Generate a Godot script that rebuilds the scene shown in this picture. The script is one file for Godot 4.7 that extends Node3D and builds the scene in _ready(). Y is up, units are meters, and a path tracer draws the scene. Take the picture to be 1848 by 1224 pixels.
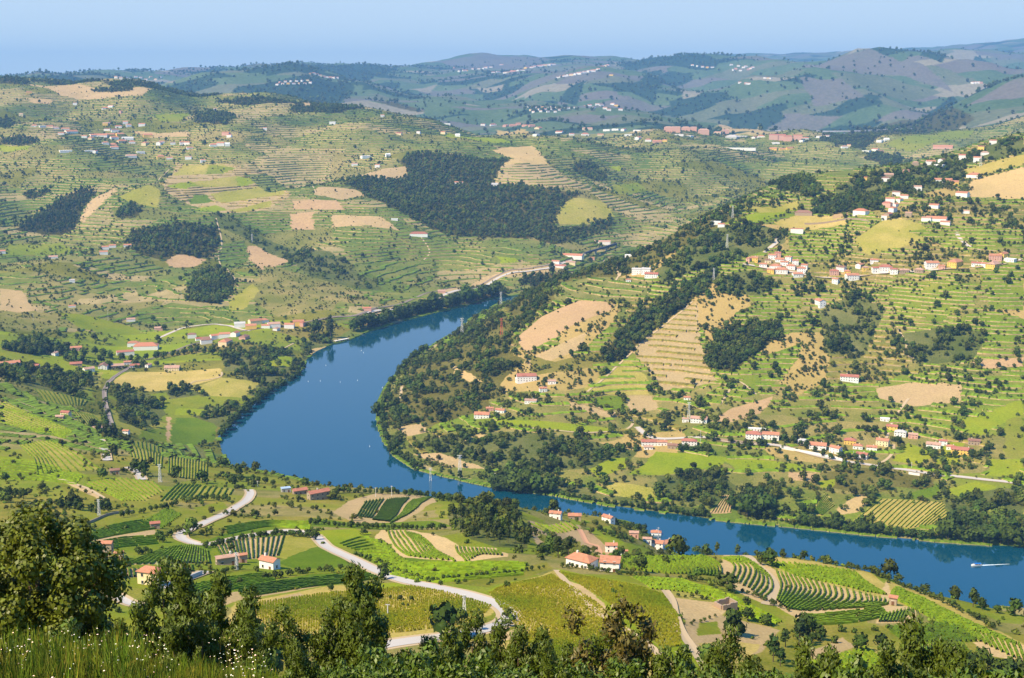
extends Node3D
# A river valley of terraced vineyards seen from a hillside: terrain from surveyed spots, an aerial colour map computed from field outlines,
# vine rows, trees, houses, roads, a bridge and boats built on it. Units metres, y up, the river at y = 0.

const FARTHEST := 26000.0
var rng := RandomNumberGenerator.new()
var noise_hill := FastNoiseLite.new()
var noise_far := FastNoiseLite.new()
var noise_fine := FastNoiseLite.new()
var zones: Array = []            # from coarse (far) to fine (near)
var river := PackedVector2Array()
var river_box: Rect2
var styles: Array = []           # what covers the ground: see style()
var fields: Array = []           # [style number, outline]
var lut := PackedByteArray()
var taken := {}
var mats := {}
var boxes := {}

func _ready() -> void:
	var camera := Camera3D.new()
	camera.name = "camera"
	camera.position = Vector3(0, 430, 0)
	camera.rotation_degrees = Vector3(-10.95, 0, 0)
	camera.fov = 30.0
	camera.near = 0.5
	camera.far = 40000.0
	add_child(camera)
	var sky := ProceduralSkyMaterial.new()
	sky.sky_top_color = Color(0.13, 0.44, 0.74)
	sky.sky_horizon_color = Color(0.80, 0.83, 0.79)
	sky.sky_curve = 0.12
	sky.ground_bottom_color = Color(0.35, 0.35, 0.25)
	sky.ground_horizon_color = Color(0.62, 0.66, 0.7)
	sky.sun_angle_max = 2.0
	var env := Environment.new()
	env.background_mode = Environment.BG_SKY
	env.sky = Sky.new()
	env.sky.sky_material = sky
	env.tonemap_mode = Environment.TONE_MAPPER_LINEAR
	env.tonemap_exposure = 1.85
	env.sdfgi_enabled = true
	env.ssao_enabled = true
	env.ssil_enabled = true
	env.fog_enabled = true
	env.fog_density = 0.000054
	env.fog_light_color = Color(0.54, 0.77, 1.0)
	var around := WorldEnvironment.new()
	around.name = "surroundings"
	around.environment = env
	add_child(around)
	var sun := DirectionalLight3D.new()
	sun.name = "sun"
	sun.light_color = Color(1.0, 0.93, 0.79)
	sun.light_energy = 1.6
	sun.light_angular_distance = 0.5
	sun.shadow_enabled = true
	sun.rotation_degrees = Vector3(-50, -54, 0)
	add_child(sun)
	vine_mat = leafy(0.8, 0.15)
	make_leaf_mats()
	make_way_mats()
	make_kinds()
	make_protos()
	build_land()
	things()
	vineyards()
	placed_trees()
	plants()
	foreground()

# ---------------------------------------------------------------- naming
func numbered(called: String) -> String:
	if not taken.has(called):
		taken[called] = 0
		return called
	taken[called] += 1
	return "%s_%03d" % [called, taken[called]]

func tag(o: Node, label := "", category := "", group := "", kind := "") -> Node:
	if label: o.set_meta("label", label)
	if category: o.set_meta("category", category)
	if group: o.set_meta("group", group)
	if kind: o.set_meta("kind", kind)
	return o

func base_at(called: String, x: float, z: float, turn := 0.0, lift := 0.0) -> Node3D:
	var o := Node3D.new()
	o.name = numbered(called)
	add_child(o)
	o.position = Vector3(x, ground_y(x, z) + lift, z)
	o.rotation.y = turn
	return o

func part(called: String, mesh: Mesh, m: Material, parent: Node, where := Vector3.ZERO, turn := Vector3.ZERO) -> MeshInstance3D:
	var o := MeshInstance3D.new()
	o.name = numbered(called) if parent == self else called
	o.mesh = mesh
	o.material_override = m
	o.position = where
	o.rotation = turn
	parent.add_child(o, true)
	return o

func box(x: float, y: float, z: float) -> BoxMesh:
	var key := Vector3(x, y, z)
	if not boxes.has(key):
		var b := BoxMesh.new()
		b.size = key
		boxes[key] = b
	return boxes[key]

func mat(r: float, g: float, b: float, rough := 0.9, spec := 0.3) -> StandardMaterial3D:
	var key := "%s %s %s %s" % [r, g, b, rough]
	if not mats.has(key):
		var m := StandardMaterial3D.new()
		m.albedo_color = Color(r, g, b).linear_to_srgb()
		m.roughness = rough
		m.metallic_specular = spec
		mats[key] = m
	return mats[key]

func leafy(rough := 0.75, shine := 0.0) -> StandardMaterial3D:
	var m := StandardMaterial3D.new()
	m.vertex_color_use_as_albedo = true
	m.roughness = rough
	m.metallic_specular = 0.25
	m.cull_mode = BaseMaterial3D.CULL_DISABLED
	if shine > 0.0:
		m.backlight_enabled = true
		m.backlight = Color(shine, shine, shine * 0.4)
	return m

# ---------------------------------------------------------------- terrain
var grid := PackedFloat32Array()
const GA := 121
const GL := 201
const A0 := -0.75
const L0 := 1.0986
const LS := 0.0455

func survey() -> void:
	# the smooth land between the surveyed spots: a sum of cones round each, over bearing and log distance
	var list: Array = SPOTS + SPOTS_MORE
	var n := list.size() / 3
	var sa := PackedFloat64Array()
	var sl := PackedFloat64Array()
	var sw := PackedFloat64Array()
	for k in n:
		sa.append(list[k * 3])
		sl.append(list[k * 3 + 1])
		sw.append(list[k * 3 + 2])
	grid.resize(GA * GL)
	for i in GL:
		var l := L0 + LS * i
		for j in GA:
			var a := A0 + 0.0125 * j
			var t: float = PLANE.x + PLANE.y * a + PLANE.z * l
			for k in n:
				var da := a - sa[k]
				var dl := l - sl[k]
				t += sw[k] * sqrt(da * da + dl * dl + 0.0009)
			grid[i * GA + j] = t

func spline(p0: float, p1: float, p2: float, p3: float, t: float) -> float:
	return p1 + 0.5 * t * (p2 - p0 + t * (2.0 * p0 - 5.0 * p1 + 4.0 * p2 - p3 + t * (3.0 * (p1 - p2) + p3 - p0)))

func river_distance(x: float, z: float) -> float:
	var d := 1e12
	var inside := false
	var q := river[river.size() - 1]
	for p in river:
		var ex := p.x - q.x
		var ez := p.y - q.y
		var s := clampf(((x - q.x) * ex + (z - q.y) * ez) / (ex * ex + ez * ez), 0.0, 1.0)
		var ux := x - q.x - s * ex
		var uz := z - q.y - s * ez
		d = minf(d, ux * ux + uz * uz)
		if (q.y > z) != (p.y > z) and x < q.x + (z - q.y) / (p.y - q.y) * ex:
			inside = not inside
		q = p
	return -sqrt(d) if inside else sqrt(d)

func relief(x: float, z: float, dist: float) -> float:
	# spurs and gullies of the farther hills
	var k := smoothstep(1500.0, 3200.0, dist)
	if k <= 0.0:
		return 0.0
	var f := smoothstep(5800.0, 8300.0, dist)
	var a := sin(x / 88.0 + 0.9 * sin(z / 150.0)) * 0.45 + sin((0.55 * x - 0.83 * z) / 125.0 + 1.2 * sin(x / 210.0)) * 0.6 + sin((0.9 * x + 0.43 * z) / 57.0 + sin(z / 95.0)) * 0.25
	var b := sin(x / 310.0 + 1.1 * sin(z / 520.0)) * 0.6 + sin((0.6 * x - 0.8 * z) / 430.0 + 1.3 * sin(x / 700.0)) * 0.7
	return a * 24.0 * k * (1.0 - 0.3 * f) + b * 125.0 * f * (1.0 - 0.9 * clampf((dist - 10000.0) / 3000.0, 0.0, 1.0))

func raw_height(x: float, z: float) -> float:
	var dist := maxf(sqrt(x * x + z * z), 3.1)
	var fa := clampf((atan2(x, -z) - A0) / 0.0125, 1.0, GA - 2.01)
	var fl := clampf((log(dist) - L0) / LS, 1.0, GL - 2.01)
	var j := int(fa)
	var i := int(fl)
	fa -= j
	fl -= i
	var o := (i - 1) * GA + j
	var r0 := spline(grid[o - 1], grid[o], grid[o + 1], grid[o + 2], fa)
	o += GA
	var r1 := spline(grid[o - 1], grid[o], grid[o + 1], grid[o + 2], fa)
	o += GA
	var r2 := spline(grid[o - 1], grid[o], grid[o + 1], grid[o + 2], fa)
	o += GA
	var r3 := spline(grid[o - 1], grid[o], grid[o + 1], grid[o + 2], fa)
	var h := 430.0 + dist * spline(r0, r1, r2, r3, fl)
	var rough := noise_hill.get_noise_2d(x, z) * minf(4.5, 0.0019 * dist)
	if dist > 4500.0:
		rough += (noise_far.get_noise_2d(x, z) - 0.25) * smoothstep(4500.0, 9000.0, dist) * minf(60.0, 0.0075 * dist) * (1.0 - 0.6 * smoothstep(10000.0, 13000.0, dist))
	var spurs := relief(x, z, dist)
	if h < 95.0 and dist < 3600.0:
		var s := 200.0
		if river_box.has_point(Vector2(x, z)):
			s = river_distance(x, z)
		if s < 0.0:
			return maxf(-4.0, 0.35 * s - 0.3)
		h += rough * smoothstep(10.0, 120.0, s) + spurs * smoothstep(15.0, 200.0, s)
		h = lerpf(minf(h, 0.4 + 0.3 * s), h, smoothstep(0.0, 50.0, s))
		return maxf(h, 0.3 + 0.3 * minf(s, 3.0))
	return h + rough + spurs

func zone_sample(d: Dictionary, x: float, z: float) -> float:
	var h: PackedFloat32Array = d.h
	var fx := clampf((x - d.x) / d.cell, 0.0, d.nx - 0.001)
	var fz := clampf((z - d.z) / d.cell, 0.0, d.nz - 0.001)
	var i := int(fx)
	var j := int(fz)
	fx -= i
	fz -= j
	var o: int = j * (d.nx + 1) + i
	# the same two triangles per cell as the mesh
	var w: int = d.nx + 1
	if fx + fz <= 1.0:
		return h[o] + fx * (h[o + 1] - h[o]) + fz * (h[o + w] - h[o])
	return h[o + w + 1] + (1.0 - fx) * (h[o + w] - h[o + w + 1]) + (1.0 - fz) * (h[o + 1] - h[o + w + 1])

func zone_of(x: float, z: float) -> Dictionary:
	for k in range(zones.size() - 1, 0, -1):
		var d: Dictionary = zones[k]
		if x > d.x and z > d.z and x < d.x1 and z < d.z1:
			return d
	return zones[0]

func ground_y(x: float, z: float) -> float:
	return zone_sample(zone_of(x, z), x, z)

func in_view(x: float, z: float, spare := 0.0) -> bool:
	return absf(x) < 140.0 + spare - 0.475 * z

func make_zone(x0: float, z0: float, x1: float, z1: float, cell: float, pixels: int) -> void:
	var d := {"x": x0, "z": z0, "x1": x1, "z1": z1, "cell": cell, "nx": int(round((x1 - x0) / cell)), "nz": int(round((z1 - z0) / cell)), "px": pixels}
	var h := PackedFloat32Array()
	h.resize((d.nx + 1) * (d.nz + 1))
	var outer: Dictionary = zones[-1] if zones.size() else {}
	var rim: float = outer.cell * 2.0 if outer else 0.0
	for j in d.nz + 1:
		var z: float = z0 + j * cell
		for i in d.nx + 1:
			var x: float = x0 + i * cell
			if not in_view(x, z, cell * 3.0 + 60.0):
				continue
			var y := raw_height(x, z)
			if outer:
				var edge := minf(minf(x - x0, x1 - x), minf(z - z0, z1 - z))
				if edge < rim:
					y = lerpf(zone_sample(outer, x, z), y, edge / rim)
			h[j * (d.nx + 1) + i] = y
	d.h = h
	zones.append(d)

func zone_mesh(k: int, into: ArrayMesh) -> void:
	var d: Dictionary = zones[k]
	var w: int = d.nx + 1
	var h: PackedFloat32Array = d.h
	var hole := Rect2()
	if k + 1 < zones.size():
		var e: Dictionary = zones[k + 1]
		hole = Rect2(e.x, e.z, e.x1 - e.x, e.z1 - e.z)
	var place := PackedInt32Array()
	place.resize(h.size())
	place.fill(-1)
	var v := PackedVector3Array()
	var nn := PackedVector3Array()
	var uv := PackedVector2Array()
	var idx := PackedInt32Array()
	var c: float = d.cell
	for j in d.nz:
		var zc: float = d.z + (j + 0.5) * c
		for i in d.nx:
			var xc: float = d.x + (i + 0.5) * c
			if not in_view(xc, zc, c) or hole.has_point(Vector2(xc, zc)):
				continue
			var q := [j * w + i, j * w + i + 1, (j + 1) * w + i, (j + 1) * w + i + 1]
			for t in 4:
				var o: int = q[t]
				if place[o] < 0:
					place[o] = v.size()
					var gi := o % w
					var gj := o / w
					v.append(Vector3(d.x + gi * c, h[o], d.z + gj * c))
					var l: float = h[o - 1] if gi > 0 else h[o]
					var r: float = h[o + 1] if gi < w - 1 else h[o]
					var b: float = h[o - w] if gj > 0 else h[o]
					var f: float = h[o + w] if gj < d.nz else h[o]
					nn.append(Vector3((l - r) / (2.0 * c), 1.0, (b - f) / (2.0 * c)).normalized())
					uv.append(Vector2(float(gi) / d.nx, float(gj) / d.nz))
			idx.append_array([place[q[0]], place[q[1]], place[q[2]], place[q[1]], place[q[3]], place[q[2]]])
	var a := []
	a.resize(Mesh.ARRAY_MAX)
	a[Mesh.ARRAY_VERTEX] = v
	a[Mesh.ARRAY_NORMAL] = nn
	a[Mesh.ARRAY_TEX_UV] = uv
	a[Mesh.ARRAY_INDEX] = idx
	into.add_surface_from_arrays(Mesh.PRIMITIVE_TRIANGLES, a)

# ---------------------------------------------------------------- ground cover
# style: two ground colours; step = height between contour rows (0 none); row = colour number of the rows; wood/olive/bush = plants per 1000 m2; along = plants keep to the terrace edges
func style(a: Color, b: Color, step := 0.0, row := 0, olive := 0.0, wood := 0.0, bush := 0.0, along := 0.0) -> int:
	styles.append({"a": a, "b": b, "step": step, "row": row, "olive": olive, "wood": wood, "bush": bush, "along": along})
	return styles.size() - 1

func field(s: int, outline: Array) -> void:
	var p := PackedVector2Array()
	for i in range(0, outline.size(), 2):
		p.append(Vector2(outline[i], outline[i + 1]))
	fields.append([s, p])

func fill(ids: PackedByteArray, n: int, d: Dictionary, p: PackedVector2Array, s: int) -> PackedByteArray:
	var sx: float = n / (d.x1 - d.x)
	var sz: float = n / (d.z1 - d.z)
	var rag := 0.4 if d.cell < 4.0 else 1.1 if d.cell < 8.0 else 2.2
	var lo := INF
	var hi := -INF
	for q in p:
		lo = minf(lo, q.y)
		hi = maxf(hi, q.y)
	for j in range(maxi(0, int((lo - d.z) * sz)), mini(n - 1, int((hi - d.z) * sz)) + 1):
		var z: float = d.z + (j + 0.5) / sz
		var xs := []
		var q := p[p.size() - 1]
		for e in p:
			if (q.y > z) != (e.y > z):
				xs.append(q.x + (z - q.y) / (e.y - q.y) * (e.x - q.x) + rag * (sin(z * 0.11 + q.x) + 0.7 * sin(z * 0.29)))
			q = e
		xs.sort()
		for m in range(0, xs.size() - 1, 2):
			for i in range(clampi(int((xs[m] - d.x) * sx + 0.5), 0, n), clampi(int((xs[m + 1] - d.x) * sx + 0.5), 0, n)):
				ids[j * n + i] = s
	return ids

func cover_at(x: float, z: float) -> int:
	var d := zone_of(x, z)
	var n: int = d.px
	var i := clampi(int((x - d.x) / (d.x1 - d.x) * n), 0, n - 1)
	var j := clampi(int((z - d.z) / (d.z1 - d.z) * n), 0, n - 1)
	return d.ids[j * n + i]

func noise_bytes(n: int, freq: float, octaves: int, seed_: int) -> PackedByteArray:
	var f := FastNoiseLite.new()
	f.seed = seed_
	f.noise_type = FastNoiseLite.TYPE_SIMPLEX_SMOOTH
	f.frequency = freq
	f.fractal_octaves = octaves
	var im := f.get_seamless_image(n, n)
	im.convert(Image.FORMAT_L8)
	return im.get_data()

func paint(d: Dictionary, k: int, fine: PackedByteArray, wide: PackedByteArray) -> void:
	var n: int = d.px
	var metres: float = (d.x1 - d.x) / n
	var cells := FastNoiseLite.new()
	cells.seed = 11 + k
	cells.noise_type = FastNoiseLite.TYPE_CELLULAR
	cells.cellular_return_type = FastNoiseLite.RETURN_CELL_VALUE
	cells.cellular_distance_function = FastNoiseLite.DISTANCE_MANHATTAN
	cells.cellular_jitter = 0.9
	cells.fractal_type = FastNoiseLite.FRACTAL_NONE
	cells.domain_warp_enabled = true
	cells.domain_warp_amplitude = 18.0 / metres
	cells.domain_warp_frequency = metres / 120.0
	cells.domain_warp_fractal_type = FastNoiseLite.DOMAIN_WARP_FRACTAL_NONE
	cells.frequency = metres / (42.0 if k == 3 else 66.0 if k == 2 else 90.0 if k == 1 else 170.0)
	var im := cells.get_image(n / 2, n, false, false, false)
	im.convert(Image.FORMAT_L8)
	var patch := im.get_data()
	# which land each pixel belongs to, then the patch of that land, then the fields
	var ids := PackedByteArray()
	ids.resize(n * n)
	var left := PackedInt32Array()
	var right := PackedInt32Array()
	for j in n:
		var z: float = d.z + (j + 0.5) * (d.z1 - d.z) / n
		var reach := 260.0 - 0.48 * z
		left.append(clampi(int((-reach - d.x) / metres), 0, n))
		right.append(clampi(int((reach - d.x) / metres), 0, n))
	for land in LANDS:
		ids = fill(ids, n, d, land[1], land[0])
	for j in n:
		for i in range(left[j], right[j]):
			var o := j * n + i
			var list: PackedByteArray = land_styles[ids[o]]
			ids[o] = list[(patch[j * (n / 2) + i / 2] * list.size()) >> 8]
	for f in fields:
		ids = fill(ids, n, d, f[1], f[0])
	d.ids = ids
	var data := PackedByteArray()
	data.resize(n * n * 3)
	for j in n:
		var fj := ((j * 5) & 511) << 9
		var wj := ((j * 1) & 511) << 9
		for i in range(left[j], right[j]):
			var o := j * n + i
			var l := (fine[fj + ((i * 5) & 511)] + wide[wj + (i & 511)] + wide[((j >> 3) & 511) * 512 + ((i >> 3) & 511)]) * 16 / 766
			var c := (ids[o] * 16 + l) * 3
			o *= 3
			data[o] = lut[c]
			data[o + 1] = lut[c + 1]
			data[o + 2] = lut[c + 2]
	d.map = ImageTexture.create_from_image(Image.create_from_data(n, n, false, Image.FORMAT_RGB8, data))

func make_lut() -> void:
	lut.resize(styles.size() * 48)
	for s in styles.size():
		for l in 16:
			var t := clampf((l - 7.5) / 7.0 * 1.5 + 0.5, 0.0, 1.0)
			var c: Color = styles[s].a.lerp(styles[s].b, t) * (0.80 + 0.36 * fmod(l * 0.37 + 0.2, 1.0))
			c = c.linear_to_srgb()
			lut[(s * 16 + l) * 3] = c.r8
			lut[(s * 16 + l) * 3 + 1] = c.g8
			lut[(s * 16 + l) * 3 + 2] = c.b8

const SPOTS := [-0.41,5.636,-0.0339, -0.405,6.116,-0.0524, -0.401,6.537,-0.02878, -0.4,6.735,0.0116, -0.398,6.878,0.00822, -0.397,7.003,-0.01994, -0.396,7.123,-0.03247, -0.395,7.246,-0.10789, -0.393,7.376,-0.16995, -0.393,7.478,-0.1631, -0.392,7.56,-0.1076, -0.391,7.657,-0.08424, -0.39,7.74,-0.06953, -0.389,7.829,-0.01805, -0.388,7.939,0.00847, -0.387,8.031,0.05124, -0.386,8.099,0.02596, -0.385,8.162,-0.04961, -0.383,8.264,0.01656, -0.382,8.357,-0.03575, -0.381,8.43,0.00413, -0.38,8.499,0.00892, -0.379,8.552,-0.03253, -0.378,8.613,-0.0178, -0.378,8.67,0.11319, -0.377,8.706,-0.19261, -0.391,8.855,0.11309, -0.391,9.979,-0.00349, -0.391,10.222,-0.00383, -0.315,5.679,0.07184, -0.312,6.084,0.0675, -0.311,6.197,-0.03243, -0.31,6.354,-0.00819, -0.309,6.521,0.02557, -0.307,6.729,-0.03374, -0.306,6.879,-0.03722, -0.305,7.001,0.01343, -0.305,7.175,-0.16325, -0.304,7.303,-0.08067, -0.303,7.422,0.18706, -0.302,7.54,0.23994, -0.301,7.64,0.11244, -0.3,7.703,0.05395, -0.3,7.745,0.04756, -0.299,7.785,-0.01115, -0.299,7.827,0.01937, -0.298,7.907,-0.00079, -0.297,7.982,-0.016, -0.296,8.034,0.00201, -0.296,8.083,-0.07644, -0.295,8.146,0.0135, -0.294,8.233,0.01884, -0.293,8.313,-0.00278, -0.292,8.375,0.03136, -0.292,8.434,-0.01685, -0.291,8.499,0.02429, -0.29,8.561,0.05693, -0.29,8.61,0.02231, -0.29,8.648,-0.15701, -0.3,8.824,0.05412, -0.3,9.092,0.03465, -0.289,9.35,0.0338, -0.289,9.517,0.02828, -0.3,9.66,0.072, -0.3,9.948,-0.00007, -0.3,10.191,-0.00119, -0.215,5.69,0.01672, -0.213,5.986,-0.05389, -0.212,6.084,0.01837, -0.212,6.235,0.0347, -0.211,6.383,-0.0042, -0.21,6.542,-0.00818, -0.209,6.705,0.01972, -0.209,6.877,0.09115, -0.208,7.005,-0.06582, -0.204,7.151,-0.38916, -0.205,7.532,-1.0562, -0.205,7.614,-0.14589, -0.204,7.675,-0.11511, -0.204,7.721,-0.04168, -0.204,7.757,0.01828, -0.203,7.812,0.01992, -0.203,7.876,0.03645, -0.202,7.929,-0.04365, -0.202,7.986,0.012, -0.201,8.04,0.01164, -0.201,8.091,-0.00599, -0.2,8.146,-0.02364, -0.2,8.209,0.0043, -0.199,8.25,-0.00226, -0.199,8.309,-0.01718, -0.198,8.37,-0.00062, -0.198,8.432,0.00517, -0.198,8.497,0.02877, -0.197,8.557,0.04925, -0.197,8.586,-0.13545, -0.204,8.753,0.07516, -0.204,8.902,-0.01551, -0.197,9.068,-0.05496, -0.197,9.231,-0.02037, -0.196,9.413,0.01146, -0.196,9.531,0.0651, -0.204,9.701,-0.09258, -0.204,9.924,-0.02296, -0.204,10.167,-0.00636, -0.11,5.709,0.11008, -0.109,5.834,-0.0658, -0.108,5.997,0.09224, -0.108,6.136,0.06087, -0.108,6.297,0.05388, -0.107,6.385,0.08722, -0.107,6.512,0.11852, -0.107,6.69,0.11817, -0.107,6.808,0.0869, -0.106,6.872,-0.17103, -0.104,7.026,-0.14648, -0.104,7.772,-1.59191, -0.104,7.809,-0.27228, -0.103,7.853,0.04812, -0.103,7.895,0.06084, -0.103,7.953,-0.0322, -0.103,8.012,0.00726, -0.102,8.064,-0.00574, -0.102,8.116,0.04209, -0.102,8.166,-0.03491, -0.102,8.227,0.02753, -0.101,8.287,0.03088, -0.101,8.343,0.01169, -0.101,8.401,0.00004, -0.101,8.456,-0.01942, -0.101,8.502,0.31767, -0.1,8.522,-0.54372, -0.104,8.671,0.06105, -0.104,8.859,0.01273, -0.1,8.992,-0.04047, -0.1,9.164,0.00395, -0.1,9.355,-0.00383, -0.1,9.516,0.03938, -0.104,9.686,0.29901, -0.104,9.909,0.15656, -0.104,10.152,-0.00889, -0.033,7.871,-1.43235, -0.033,7.931,-0.22144, -0.033,7.973,0.15138, -0.033,8.023,0.02157, -0.032,8.071,-0.05539, -0.032,8.123,0.00181, -0.032,8.172,-0.02378, -0.032,8.227,-0.0017, -0.032,8.285,-0.00986, -0.032,8.343,-0.03911, -0.032,8.401,0.10292, -0.032,8.434,-0.1372, -0.033,8.595,0.15578, -0.033,8.78,0.0028, -0.032,8.923,0.01575, -0.032,9.048,0.03052, -0.032,9.211,0.01856, -0.032,9.351,0.02689, -0.032,9.473,0.067, -0.032,9.681,0.13746, -0.033,9.853,-0.15171, -0.033,10.147,0.00154, 0,5.704,-0.07773, 0,5.844,-0.08023, 0,5.966,-0.05467, 0,6.064,-0.1833, 0,6.215,-0.06572, 0,6.292,-0.134, 0,6.461,-0.61004, 0,6.685,-0.3991, 0,6.78,-0.22268, 0,6.966,0.39085, 0.036,5.721,0.1199, 0.035,5.859,0.0573, 0.035,5.98,0.12107, 0.035,6.087,0.13333, 0.035,6.195,0.05012, 0.035,6.329,0.01353, 0.035,6.462,0.47433, 0.035,6.607,-0.1834, 0.035,6.746,0.21501, 0.035,6.867,0.13758, 0.035,6.908,-0.22537, 0.034,7.022,0.04251, 0.035,7.238,-0.0454, 0.034,7.3,-0.0578, 0.034,7.353,-0.03776, 0.034,7.403,-0.08356, 0.034,7.451,-0.05657, 0.034,7.496,-0.03133, 0.034,7.54,-0.11624, 0.034,7.591,-0.18865, 0.034,7.645,-0.04335, 0.034,7.697,-0.33248, 0.034,7.784,-0.08675, 0.034,7.871,-0.11071, 0.034,7.99,-0.39262, 0.033,8.033,0.01365, 0.033,8.081,-0.00627, 0.033,8.132,0.03603, 0.033,8.178,-0.07091, 0.033,8.23,-0.06091, 0.033,8.29,-0.0096, 0.033,8.348,-0.0239, 0.033,8.397,-0.07646, 0.034,8.557,0.31445, 0.033,8.7,0.03129, 0.033,8.854,0.03485, 0.033,8.988,0.00391, 0.033,9.16,-0.00196, 0.033,9.306,-0.10519, 0.033,9.434,-0.0117, 0.032,9.649,-0.11057, 0.034,9.853,0.0295, 0.034,10.147,0.00908, 0.106,5.742,-0.05217, 0.105,5.891,-0.16166, 0.105,6.009,-0.21161, 0.104,6.125,-0.13402, 0.104,6.259,0.00965, 0.104,6.359,-0.12195, 0.104,6.405,-0.15884, 0.1,6.556,0.14181, 0.104,6.69,-0.54986, 0.104,6.785,-0.13163, 0.103,6.913,-0.40772, 0.103,6.99,-0.6126, 0.1,7.052,-1.09605, 0.103,7.183,-0.35805, 0.103,7.227,0.09368, 0.102,7.284,0.06162, 0.102,7.338,0.02468, 0.102,7.395,0.20166, 0.101,7.437,-0.00828, 0.101,7.478,0.10935, 0.1,7.517,-0.02876, 0.1,7.56,0.13418, 0.1,7.601,0.07145, 0.099,7.645,-0.00392, 0.099,7.692,0.16581, 0.1,7.809,0.37749, 0.1,7.96,-0.54918, 0.099,8.107,-0.13447, 0.099,8.151,0.08626, 0.099,8.207,0.03805, 0.098,8.261,0.03607, 0.098,8.319,0.01912, 0.098,8.383,0.03919, 0.098,8.46,-0.04924, 0.097,8.561,-0.2422, 0.097,8.688,-0.08159, 0.097,8.8,-0.02098, 0.097,8.928,-0.05598, 0.097,9.053,-0.01732, 0.097,9.215,0.00525, 0.097,9.355,0.41025, 0.096,9.478,0.06496, 0.096,9.587,-0.12566, 0.1,9.803,0.13573, 0.1,10.151,0.07307, 0.175,5.812,0.08122, 0.174,5.927,0.09304, 0.174,6.005,0.12774, 0.173,6.077,0.11028, 0.173,6.166,-0.0069, 0.172,6.267,-0.01144, 0.172,6.393,0.02878, 0.172,6.475,-0.0838, 0.166,6.698,0.44253, 0.166,6.87,0.5297, 0.17,7.184,0.12725, 0.17,7.221,-0.02281, 0.169,7.272,-0.0133, 0.169,7.32,-0.07186, 0.168,7.372,-0.07168, 0.168,7.422,0.00874, 0.167,7.463,-0.0471, 0.166,7.503,-0.01465, 0.166,7.542,-0.02601, 0.165,7.579,-0.03813, 0.165,7.614,0.01005, 0.164,7.649,-0.0155, 0.164,7.687,-0.17153, 0.163,7.723,0.05378, 0.163,7.767,-0.64035, 0.166,7.914,-0.54668, 0.166,8.145,0.08995, 0.163,8.282,-0.03561, 0.162,8.356,0.02697, 0.162,8.425,0.01374, 0.162,8.51,0.02433, 0.161,8.608,0.02302, 0.161,8.713,-0.00856, 0.161,8.808,0.00205, 0.161,8.949,0.01962, 0.161,9.061,-0.00288, 0.16,9.172,-0.05674, 0.16,9.301,-0.14138, 0.159,9.406,-0.00064, 0.166,9.629,0.15374, 0.159,10.012,-0.20812, 0.243,5.884,0.0332, 0.242,5.992,-0.02879, 0.241,6.066,0.00394, 0.24,6.135,0.00532, 0.24,6.22,0.06018, 0.239,6.317,0.036, 0.239,6.406,0.24569, 0.238,6.487,-0.18085, 0.23,6.71,-0.25622, 0.23,6.872,-0.54237, 0.237,7.149,-0.57485, 0.236,7.188,0.04872, 0.235,7.248,0.02657, 0.234,7.298,0.03518, 0.234,7.346,-0.05614, 0.233,7.397,0.05834, 0.232,7.44,-0.05712, 0.231,7.482,0.02229, 0.231,7.521,-0.10332, 0.23,7.56,0.16355, 0.229,7.591,-0.08564, 0.228,7.622,-0.00442, 0.228,7.647,0.00482, 0.227,7.676,-0.02007, 0.227,7.713,0.14221, 0.226,7.749,0.04416, 0.226,7.779,0.1548, 0.226,7.809,0.00981]
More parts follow.
